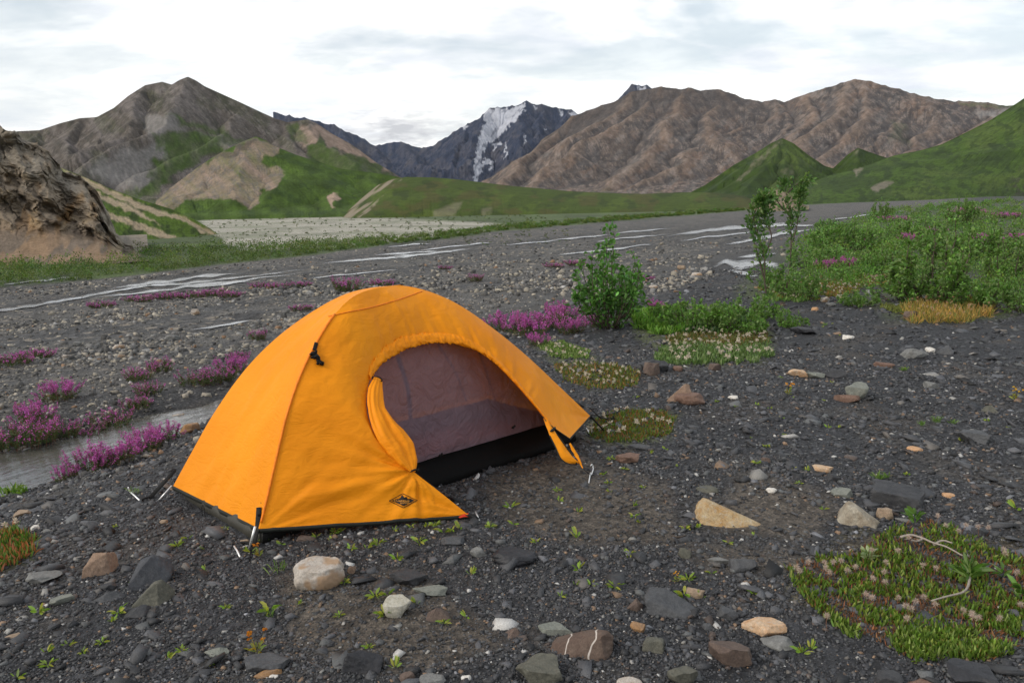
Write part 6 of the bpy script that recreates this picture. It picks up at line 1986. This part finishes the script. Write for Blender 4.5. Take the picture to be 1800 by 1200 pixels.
FW = """big 118 842 44 fireweed tuft leaning over the stream, lowest of the row on the near bank
big 160 828 62 bright fireweed clump second from the bottom on the near stream bank
big 205 815 72 largest bright fireweed clump on the near stream bank
big 250 795 66 fireweed clump upper middle of the row on the near stream bank
big 287 778 56 topmost fireweed clump of the row on the near stream bank
green 12 786 70 leafy fireweed clump cut by the left edge beyond the stream
green 62 776 86 leafy fireweed clump on the far stream bank near the left edge
big 62 742 60 flowering fireweed above the leafy far bank clump at left
green 108 768 60 low green fireweed beside the dark wet rock
big 105 702 56 rounded pink and green fireweed clump on the gravel at left
green 195 752 62 tall fireweed clump on the far stream bank in the middle
green 162 768 40 small leafy fireweed between two larger far bank clumps
green 240 718 44 thin fireweed clump near the boulder in the stream
green 246 668 46 sparse fireweed clump on the gravel left of the tent
green 282 652 44 green topped fireweed left of the tent, upper one
green 262 692 44 sparse fireweed clump below the upper green topped one
green 345 676 52 low fireweed clump a little left of the tent edge
green 385 672 56 dense fireweed clump close to the tent's left edge
big 408 655 48 pink fireweed against the tent's left edge
mat 418 628 36 dull pink fireweed strip touching the tent outline
green 455 597 34 small fireweed clump by the tent's upper left outline
mat 20 640 66 reddish fireweed mat at the left edge
mat 60 630 60 reddish fireweed mat next to the left edge one
mat 178 540 48 distant pink clump left of the long flower strip
mat 245 530 52 left end of the long distant flower strip
mat 290 525 50 second clump of the long distant flower strip
mat 335 524 54 middle of the long distant flower strip
mat 378 520 56 bright right part of the long distant flower strip
mat 405 522 48 right end of the long distant flower strip
mat 462 506 44 faint pink clump beyond the long flower strip
mat 492 506 42 faint distant pink patch above the tent's left shoulder
mat 530 503 40 small distant pink patch above the tent
mat 528 545 44 pale pink clump touching the tent's left shoulder
green 612 512 60 greenish clump just behind the tent's top left
mat 672 502 50 purplish clump just behind the tent's peak
mat 783 473 28 lone dark pink cushion on the river bed behind the tent
green 835 494 32 small mixed clump on the river bed right of the lone cushion
big 892 582 56 magenta clump touching the tent's right shoulder
big 930 590 64 magenta clump right of the tent's shoulder
green 962 578 66 green and magenta clump in the middle of the right hand row
big 985 566 56 magenta clump left of the tall bush, rear
big 1003 586 48 magenta clump at the foot of the tall bush
big 945 606 34 small magenta tuft in front of the row right of the tent
big 1045 574 36 few magenta flowers among the tall bush's lower leaves
big 1152 545 36 pink flowers just right of the tall bush
mat 972 470 36 faint clump on the river bed left of the tall bush top
mat 1012 466 40 pink clump on the river bed beside the tall bush top
mat 1135 492 34 brownish pink clump right of the tall bush
big 1450 476 40 pink flowers left of the cream boulder
big 1488 474 44 bright pink flowers right of the cream boulder
big 1520 430 32 faint pink flowers above the seed heads
big 1605 432 44 pink flowers behind the bushy willow
big 1640 420 40 bright pink flowers inside the thicket
mat 1570 390 50 pink patch at the back of the thicket, left one
mat 1700 378 60 pink patch at the back of the thicket, middle one
mat 1772 384 50 pink patch at the back of the thicket near the right edge
big 1735 435 48 magenta flowers in the thicket near the right edge
big 1785 425 30 two magenta flower heads at the right edge""".split("\n")
for i, ln in enumerate(FW):
    kd, x, y, w, label = ln.split(' ', 4)
    place_fw(kd, i % 3, float(x), float(y), float(w), label)

# ground cover mats -----------------------------------------------------------
def carpet(poly_px, n, hl, wl, base, tips, rs, upright=1.0, seg=2, warp=6, hole=0.0, ptip=.15):
    a = np.array(poly_px, float); x0, y0 = a.min(0); x1, y1 = a.max(0)
    px, py = rs.uniform(x0, x1, n * 2), rs.uniform(y0, y1, n * 2)
    k = pip(px + warp * pn(px * .06, py * .06, 5), py + warp * pn(px * .06 + 7, py * .09, 6), poly_px)
    px, py = px[k][:n], py[k][:n]
    P = ground_at(px, py)
    if hole:
        q = fbm(P[:, 0] * 5, P[:, 1] * 5, 2, 9) > hole * rs.uniform(.6, 1.4, len(P))
        P = P[~q]
    n = len(P)
    P[:, 2] -= .004
    D = unit(rs.normal(0, .38 / upright, (n, 3)) + [0, 0, 1])
    L = rs.uniform(hl[0], hl[1], n)
    return leaves(P, D, L, wl, lcols(n, rs, base, .28, tips, ptip), rs, droop=.05, seg=seg)
def fluff(P, r, n, rs, col=(0.50, 0.40, 0.32)):
    out = []
    for p in P:
        D = unit(rs.normal(0, 1, (n, 3)) + [0, 0, .5])
        out.append(leaves(np.repeat(p[None], n, 0), D, r * rs.uniform(.6, 1.2, n), r * (.055 if n > 20 else .4), lcols(n, rs, col, .15), rs, seg=1, droop=0))
    return cat3(out)
def stalks(P, h, rs, r=.0012):
    V = []
    tops = P + np.stack([rs.normal(0, .012, len(P)), rs.normal(0, .012, len(P)), h], -1)
    for a, b in zip(P, tops): V.append(tube([a, (a + b) / 2 + rs.normal(0, .003, 3), b], r, 4, caps=False))
    return join(V), tops
rs = np.random.default_rng(77)
MAT = [(1380, 1000), (1420, 985), (1500, 975), (1530, 950), (1600, 915), (1650, 915), (1700, 945), (1760, 975), (1950, 985), (1950, 1120), (1790, 1130), (1740, 1165), (1660, 1150), (1600, 1160), (1560, 1140), (1500, 1110), (1440, 1080), (1400, 1040)]
RIM = [(1440, 1078), (1500, 1085), (1600, 1110), (1700, 1110), (1800, 1085), (1800, 1125), (1750, 1165), (1660, 1158), (1600, 1168), (1540, 1140), (1470, 1105)]
lv = cat3([carpet(MAT, 8500, (.022, .050), .0085, (0.095, 0.155, 0.022), (0.26, 0.30, 0.07), rs, hole=.16), carpet(RIM, 2200, (.022, .052), .008, (0.095, 0.155, 0.025), (0.26, 0.33, 0.09), rs, hole=.25, ptip=.3),
           carpet(MAT, 5200, (.016, .040), .005, (0.20, 0.085, 0.04), (0.28, 0.14, 0.06), rs, seg=1)])
mo = tag(link('mountain_avens_mat', mesh_np('mountain_avens_mat', lv[0], None, lv[1], [MLG], col=lv[2])), 'mat of small upright green and rusty leaves with feathery seed heads at lower right', None, None, 'stuff')
sh = np.array([(1402, 1002), (1420, 990), (1448, 992), (1470, 990), (1408, 1010), (1444, 1004), (1455, 1012), (1472, 990), (1490, 1006), (1506, 1000), (1532, 972), (1556, 998), (1553, 1000), (1588, 968), (1594, 950), (1640, 998), (1620, 1000),
               (1540, 1026), (1528, 1046), (1520, 1052), (1578, 1052), (1625, 1052), (1600, 1078), (1605, 1068), (1590, 1090), (1640, 1074), (1598, 1072), (1700, 1075), (1715, 1084), (1712, 1090), (1682, 1070), (1454, 1090), (1660, 920), (1690, 925), (1680, 935), (1722, 932),
               (1735, 925), (1760, 965), (1775, 975), (1645, 912), (1565, 1032), (1750, 1088), (1780, 1060), (1788, 1010)], float)
sp = ground_at(sh[:, 0], sh[:, 1] + 16)
(V, Q, T), tops = stalks(sp, rs.uniform(.035, .065, len(sp)), rs)
link('seed_stalks', mesh_np('seed_stalks', V, Q, T, [MSTEM]), mo)
f = fluff(tops, 0.017, 130, rs, (0.56, 0.44, 0.37))
link('seed_heads', mesh_np('seed_heads', f[0], None, f[1], [MWHITE], col=f[2]), mo)
# dead twig lying over the mat
tw = [[(1582, 946), (1600, 943), (1620, 950), (1640, 960), (1660, 967), (1690, 985)], [(1640, 960), (1655, 955), (1672, 962)], [(1703, 1018), (1700, 1035), (1690, 1048), (1665, 1056), (1635, 1066)], [(1620, 950), (1610, 956), (1600, 957)]]
tp = []
for ln in tw:
    q = ground_at([a for a, b in ln], [b + 10 for a, b in ln]); q[:, 2] += np.linspace(.035, .05, len(q)); tp.append(tube(catmull(q, 14), np.linspace(.006, .003, 14), 6))
V, Q, T = join(tp)
tag(link('dead_branch', mesh_np('dead_branch', V, Q, T, [m_simple('bleached_wood', (.30, .26, .22), .8, .2, 90)], smooth=True)), 'bleached grey dead branch lying across the green mat', 'branch')
def rosette(seed, n, L, w, up, base, tips, hz=0.0, ptip=.2, seg=2):
    r = np.random.default_rng(seed); an = r.uniform(0, 6.28, n)
    D = np.stack([np.cos(an), np.sin(an), r.uniform(.2, 1.4, n) * up], -1)
    P = np.stack([np.cos(an) * .004, np.sin(an) * .004, r.uniform(0, hz, n) if hz else 0 * an], -1)
    return leaves(P, D, L * r.uniform(.55, 1.1, n), w, lcols(n, r, base, .2, tips, ptip), r, droop=.15, seg=seg)
def plant(name, label, cat, lv, px, py, sc=1.0, rz=0, group=None, mat=None, me=None):
    p = gp(px, py)
    o = link(name, me or mesh_np(name, lv[0], None, lv[1], [mat or MLG], col=lv[2]), None, p, (0, 0, rz)); o.scale = (sc,) * 3
    return tag(o, label, cat, group)
for (x, y, s, nn, lab) in ((1702, 1022, 1.3, 34, 'broad leafed willow sprig growing from the green mat'), (1795, 1055, 1.2, 24, 'willow sprig cut by the right edge of the picture'), (1762, 1015, .8, 12, 'small willow sprig between two larger ones on the mat'),
                       (1525, 985, .8, 22, 'pale feathery willow sprig on the upper left of the mat'), (1608, 922, 1.1, 18, 'upright willow sprig at the top of the mat'), (1660, 935, .5, 14, 'leafy sprig right of the upright one on the mat')):
    c1, c2 = ((0.20, 0.26, 0.12), (0.28, 0.33, 0.18)) if 'pale' in lab else ((0.085, 0.165, 0.030), (0.17, 0.25, 0.07))
    plant('willow_sprig', lab, 'plant', rosette(int(x), nn, .075, .016, 1.0, c1, c2, .05), x, y, s)
# small plants -------------------------------------------------------------------
SEED = [rosette(700 + i, n, .034, .0085, u, (0.17, 0.27, 0.035), (0.34, 0.34, 0.06), .01) for i, (n, u) in enumerate(((9, .8), (7, 1.3), (12, .7), (6, 1.0)))]
SEEDM = [mesh_np('seedling', l[0], None, l[1], [MLG], col=l[2]) for l in SEED]
SP = [(68, 1080, 1.3), (82, 1148, 1), (84, 1170, .9), (30, 1195, 1.1), (208, 1078, 1.2), (198, 1092, 1), (312, 960, 1.1), (330, 947, .9), (204, 926, .6), (357, 965, .6), (394, 930, .7), (362, 1002, .8), (398, 1070, .8), (235, 1027, .9),
      (180, 1130, .8), (120, 1136, .8), (145, 1148, .7), (295, 1158, 1), (320, 1145, .8), (375, 1168, .7), (474, 1075, 1.6), (440, 970, 1.2), (467, 950, .9), (495, 957, .8), (556, 945, .9), (583, 952, .8), (590, 935, 1.1), (598, 937, .9), (617, 967, 1), (645, 965, 1),
      (664, 957, 1.1), (693, 934, 1), (723, 926, .8), (750, 926, 1.1), (765, 924, 1), (780, 936, 1.3), (795, 935, 1), (810, 930, 1.3), (737, 953, 1.2), (862, 927, 1), (698, 985, 1.1), (828, 1010, 1.1), (578, 1025, 1.4), (553, 1035, 1), (605, 1025, 1), (525, 1062, .8),
      (660, 1050, 1.2), (680, 1046, 1.2), (676, 1082, 1.4), (733, 1060, 1), (780, 1095, .8), (820, 1085, .9), (648, 1140, .8), (695, 1175, 1.2), (597, 1082, .7), (898, 893, 1.3), (983, 881, .9), (1016, 900, 1), (980, 863, .8), (1113, 890, 1.2), (1115, 909, 1), (1124, 918, .8),
      (862, 927, .9), (903, 922, .9), (942, 955, 1), (1015, 945, 1.5), (1107, 975, 1), (1018, 1002, 1.2), (1040, 1030, .9), (1012, 1028, .7), (1081, 1033, 1.1), (986, 1050, .9), (1205, 930, 1), (1225, 928, 1.1), (1210, 1020, 1.2), (1250, 1008, .8), (1203, 1050, 1.5), (1236, 1050, 1), (1280, 955, .7),
      (1327, 942, .7), (1325, 1045, .8), (1418, 828, 1), (1405, 850, .7), (1448, 896, .7), (1395, 824, .6), (1143, 797, .9), (1075, 808, 1), (1060, 835, 1.1), (1070, 850, .9), (1072, 865, .8), (1098, 825, .7), (1170, 790, .8), (1130, 858, .7), (1190, 820, .5), (1260, 706, .7), (1118, 700, .9), (1330, 712, .8), (1352, 720, .9),
      (1293, 715, .6), (1312, 752, .8), (1345, 785, .7), (1320, 770, .5), (1330, 815, 1), (1375, 735, .6), (1463, 673, .8), (1490, 703, .6), (1448, 704, .5), (1395, 700, .6), (1455, 752, .9), (1473, 752, .8), (1352, 720, .6), (1378, 765, .6), (1349, 785, .7), (1590, 650, .9), (1735, 740, .8), (1772, 752, .6), (1595, 835, .8), (1690, 775, .8), (1712, 776, .8), (1786, 895, 1.6), (1410, 1150, 1.2), (1425, 1142, 1.1), (1372, 664, .7), (1460, 570, .9), (1445, 575, .8), (1475, 590, .7)]
for i, (x, y, s) in enumerate(SP):
    p = gp(x, y)
    o = link('seedling', SEEDM[i % 4], None, p, (0, 0, i * 1.1)); o.scale = (s * 1.1,) * 3
    tag(o, 'tiny bright green seedling sprouting from the gravel', 'seedling', 'tiny green seedlings scattered over the gravel')
def flowerlet(seed, col, h, n, w=.008):
    r = np.random.default_rng(seed)
    l = rosette(seed, 16, .04, .007, 1.2, (0.11, 0.20, 0.04), (0.2, 0.28, .07), .03)
    P = np.stack([r.normal(0, .018, n), r.normal(0, .018, n), h * r.uniform(.75, 1.1, n)], -1)
    fl = [leaves(np.repeat(q[None], 8, 0), np.concatenate([unit(r.normal(0, 1, (8, 2)).reshape(8, 2)) if False else r.normal(0, 1, (8, 2)), r.uniform(0, .8, (8, 1))], 1), w * 1.3, w, lcols(8, r, col, .15), r, seg=1) for q in P]
    s = [leaves(np.array([[0, 0, 0.0]]), (q)[None], np.linalg.norm(q), .002, lcols(1, r, (.10, .17, .04)), r, droop=0, seg=1) for q in P]
    return cat3([l] + fl + s)
MYEL = m_leaf('flower_petals', .25, .6, (.8, .4, .02))
for x, y, s, col, lab in ((1385, 694, 1.25, (.75, .33, .01), 'plant with orange yellow flowers on the gravel below the white flowers'), (1783, 703, 1.2, (.70, .42, .01), 'yellow flowered plant near the right edge'),
                       (1240, 552, .8, (.75, .38, .01), 'yellow flowers at the foot of the low willow shrubs'), (453, 1150, 1.2, (.5, .18, .02), 'green plant with rusty upright stalks at bottom left'),
                       (1190, 1022, .5, (.8, .38, .01), 'single small yellow flower above the grey sloping rock'), (455, 978, .8, (.55, .20, .02), 'orange leafed seedling beside the tent corner')):
    plant('flowering_plant', lab, 'plant', flowerlet(int(x), col, .075, 6), x, y, s, mat=MYEL)
def grass_tuft(seed, n, L, w, base, tips, lean=.5):
    r = np.random.default_rng(seed)
    D = unit(np.stack([r.normal(0, lean, n), r.normal(0, lean, n), np.ones(n)], -1))
    P = np.stack([r.normal(0, .012, n), r.normal(0, .012, n), 0 * D[:, 0]], -1)
    return leaves(P, D, L * r.uniform(.5, 1.1, n), w, lcols(n, r, base, .2, tips), r, droop=.3)
for x, y, s, n, lab in ((488, 1006, 1.3, 14, 'thin grass tuft left of the granite boulder'), (238, 868, 1.2, 14, 'grass tuft by the tent\'s rear peg'), (475, 1085, .8, 16, 'grassy rosette below the near tent corner'), (748, 848, .8, 6, 'lone grass blade inside the door shadow'),
                    (1645, 742, 1.0, 60, 'strip of bright green grass above the mossy rock'), (1620, 748, .8, 40, 'left end of the bright green grass strip'), (1675, 745, .8, 40, 'right end of the bright green grass strip'), (1588, 652, .9, 50, 'small green tuft in front of the pale grey boulder'),
                    (1450, 572, .9, 40, 'green tuft right of the black jagged stone'), (1545, 842, .9, 50, 'low green tuft behind the big dark block'), (1560, 840, .7, 30, 'second low tuft behind the big dark block'), (20, 868, 1.6, 26, 'leafy shoots at the left edge by the stream'), (40, 866, 1.2, 20, 'smaller leafy shoots beside the stream at left')):
    wdt = .012 if 'shoots' in lab else .0035
    plant('grass_tuft', lab, 'plant', grass_tuft(int(x), n, .075, wdt, (0.11, 0.20, 0.035), (0.2, 0.28, .07)), x, y, s)
GC = [('cushion_plants', 'orange tinted leafy clump at the left edge below the stream', [(-20, 945), (20, 925), (60, 950), (62, 975), (30, 995), (-20, 1010)], 900, (.03, .07), .008, (0.09, 0.15, .03), (0.33, .12, .06), .35, 3),
      ('leafy_patch', 'bright green leafy patch in front of the tall bush', [(1108, 555), (1150, 540), (1200, 545), (1215, 575), (1190, 590), (1150, 588), (1115, 575)], 2400, (.06, .13), .022, (0.10, 0.21, .03), (0.2, .32, .07), .3, 0),
      ('leafy_patch', 'dark green leafy patch above the white flower patch', [(1200, 560), (1280, 555), (1345, 560), (1350, 580), (1300, 588), (1210, 585)], 1800, (.06, .14), .022, (0.045, 0.095, .025), (0.12, .2, .06), .2, 0),
      ('flowering_mat', 'yellow green mat dotted with white seed heads right of the tall bush', [(1170, 592), (1240, 580), (1330, 582), (1355, 590), (1350, 605), (1280, 612), (1180, 610)], 3400, (.03, .06), .012, (0.11, 0.13, .035), (0.22, .13, .06), .25, 60),
      ('flowering_mat', 'grey green mat with clustered white flowers above the dark boulder', [(1165, 610), (1260, 608), (1350, 602), (1360, 628), (1300, 640), (1200, 642), (1150, 632)], 3600, (.03, .07), .014, (0.09, 0.15, .045), (0.2, .26, .12), .3, 70),
      ('flowering_mat', 'small green mat with pale flowers right of the tent shoulder', [(935, 602), (985, 600), (1035, 620), (1030, 632), (965, 630)], 1700, (.025, .05), .012, (0.11, 0.18, .035), (0.24, .28, .12), .3, 26),
      ('flowering_mat', 'brownish green mat with pale flowers below the first small one', [(970, 645), (1010, 638), (1080, 640), (1125, 655), (1115, 682), (1050, 686), (990, 668)], 2600, (.025, .05), .009, (0.10, 0.14, .03), (0.26, .14, .05), .35, 50),
      ('flowering_mat', 'green and rusty mat with fluffy seed heads beside the tent right corner', [(1050, 735), (1100, 722), (1160, 722), (1188, 735), (1175, 765), (1120, 778), (1060, 778), (1035, 765)], 3000, (.02, .045), .007, (0.10, 0.15, .028), (0.24, .11, .04), .35, 20),
      ('flowering_mat', 'orange green mat with white seed heads below the cream boulder', [(1330, 505), (1400, 492), (1480, 482), (1565, 480), (1560, 500), (1480, 520), (1400, 528), (1350, 520)], 4600, (.03, .07), .016, (0.15, 0.16, .03), (0.30, .15, .06), .35, 150),
      ('dry_grass_patch', 'dry golden brown grass patch below the large willows', [(1585, 545), (1620, 535), (1700, 530), (1750, 540), (1745, 556), (1690, 570), (1610, 570), (1588, 562)], 3000, (.06, .16), .010, (0.36, 0.23, .07), (0.16, .18, .04), .3, 60),
      ('leafy_patch', 'low green edging left of the dry grass patch', [(1545, 540), (1590, 535), (1600, 548), (1560, 552)], 700, (.03, .06), .012, (0.13, 0.15, .035), (0.2, .2, .06), .3, 0),
      ('leafy_patch', 'fine leafed green patch at the foot of the thin willows', [(1370, 505), (1440, 520), (1400, 532), (1350, 530), (1340, 515)], 900, (.04, .09), .018, (0.10, 0.18, .04), (0.2, .27, .09), .3, 0)]
for nm, lab, poly, n, hl, wl, base, tips, ptip, nf in GC:
    v = carpet(poly, n, hl, wl, base, tips, rs, warp=7, ptip=ptip)
    o = tag(link(nm, mesh_np(nm, v[0], None, v[1], [MLG], col=v[2])), lab, None, None, 'stuff')
    if nf:
        a = np.array(poly, float); px, py = rs.uniform(a[:, 0].min(), a[:, 0].max(), nf * 2), rs.uniform(a[:, 1].min(), a[:, 1].max(), nf * 2)
        k = pip(px, py, poly); P = ground_at(px[k][:nf], py[k][:nf]); P[:, 2] += rs.uniform(hl[1] * .7, hl[1] * 1.2, len(P))
        f = fluff(P, .024 if 'fluffy' in lab or 'seed' in lab or 'white' in lab else .020, 16, rs, (0.42, .26, .12) if 'dry' in lab else (0.58, .52, .40))
        link('seed_heads', mesh_np('seed_heads', f[0], None, f[1], [MWHITE], col=f[2]), o)
# dry twigs and bits of light wood on the gravel
for ln, lab in (([(1180, 944), (1195, 946), (1205, 943)], 'small pale twig below the ochre pyramid rock'), ([(1535, 752), (1545, 758), (1550, 752), (1543, 748)], 'tiny pale twig on open gravel at right')):
    q = ground_at([a for a, b in ln], [b for a, b in ln]); q[:, 2] += .008
    V, Q, T = tube(catmull(q, 12), .003, 6)
    tag(link('twig', mesh_np('twig', V, Q, T, [MBARK], smooth=True)), lab, 'twig')
# black pebble lying on the speckled rock
# ------------------------------------------------------------------ air
def build_haze():
    m = bpy.data.materials.new('valley_air'); m.use_nodes = True
    n, l = m.node_tree.nodes, m.node_tree.links; n.clear()
    o = n.new('ShaderNodeOutputMaterial'); v = n.new('ShaderNodeVolumePrincipled')
    v.inputs['Color'].default_value = (0.62, 0.74, 0.95, 1); v.inputs['Density'].default_value = 1.6e-5; v.inputs['Anisotropy'].default_value = 0.2
    l.new(v.outputs[0], o.inputs['Volume'])
    V = CUBE * np.array([7000, 7500, 800]) + np.array([0, 1500, 690.0]); V[CUBE[:, 2] < 0, 2] = -190
    ob = link('haze', mesh_np('haze', V, CUBEQ, None, [m]))
    tag(ob, 'thin blue air between the camera and the far peaks', None, None, 'stuff')
build_haze()
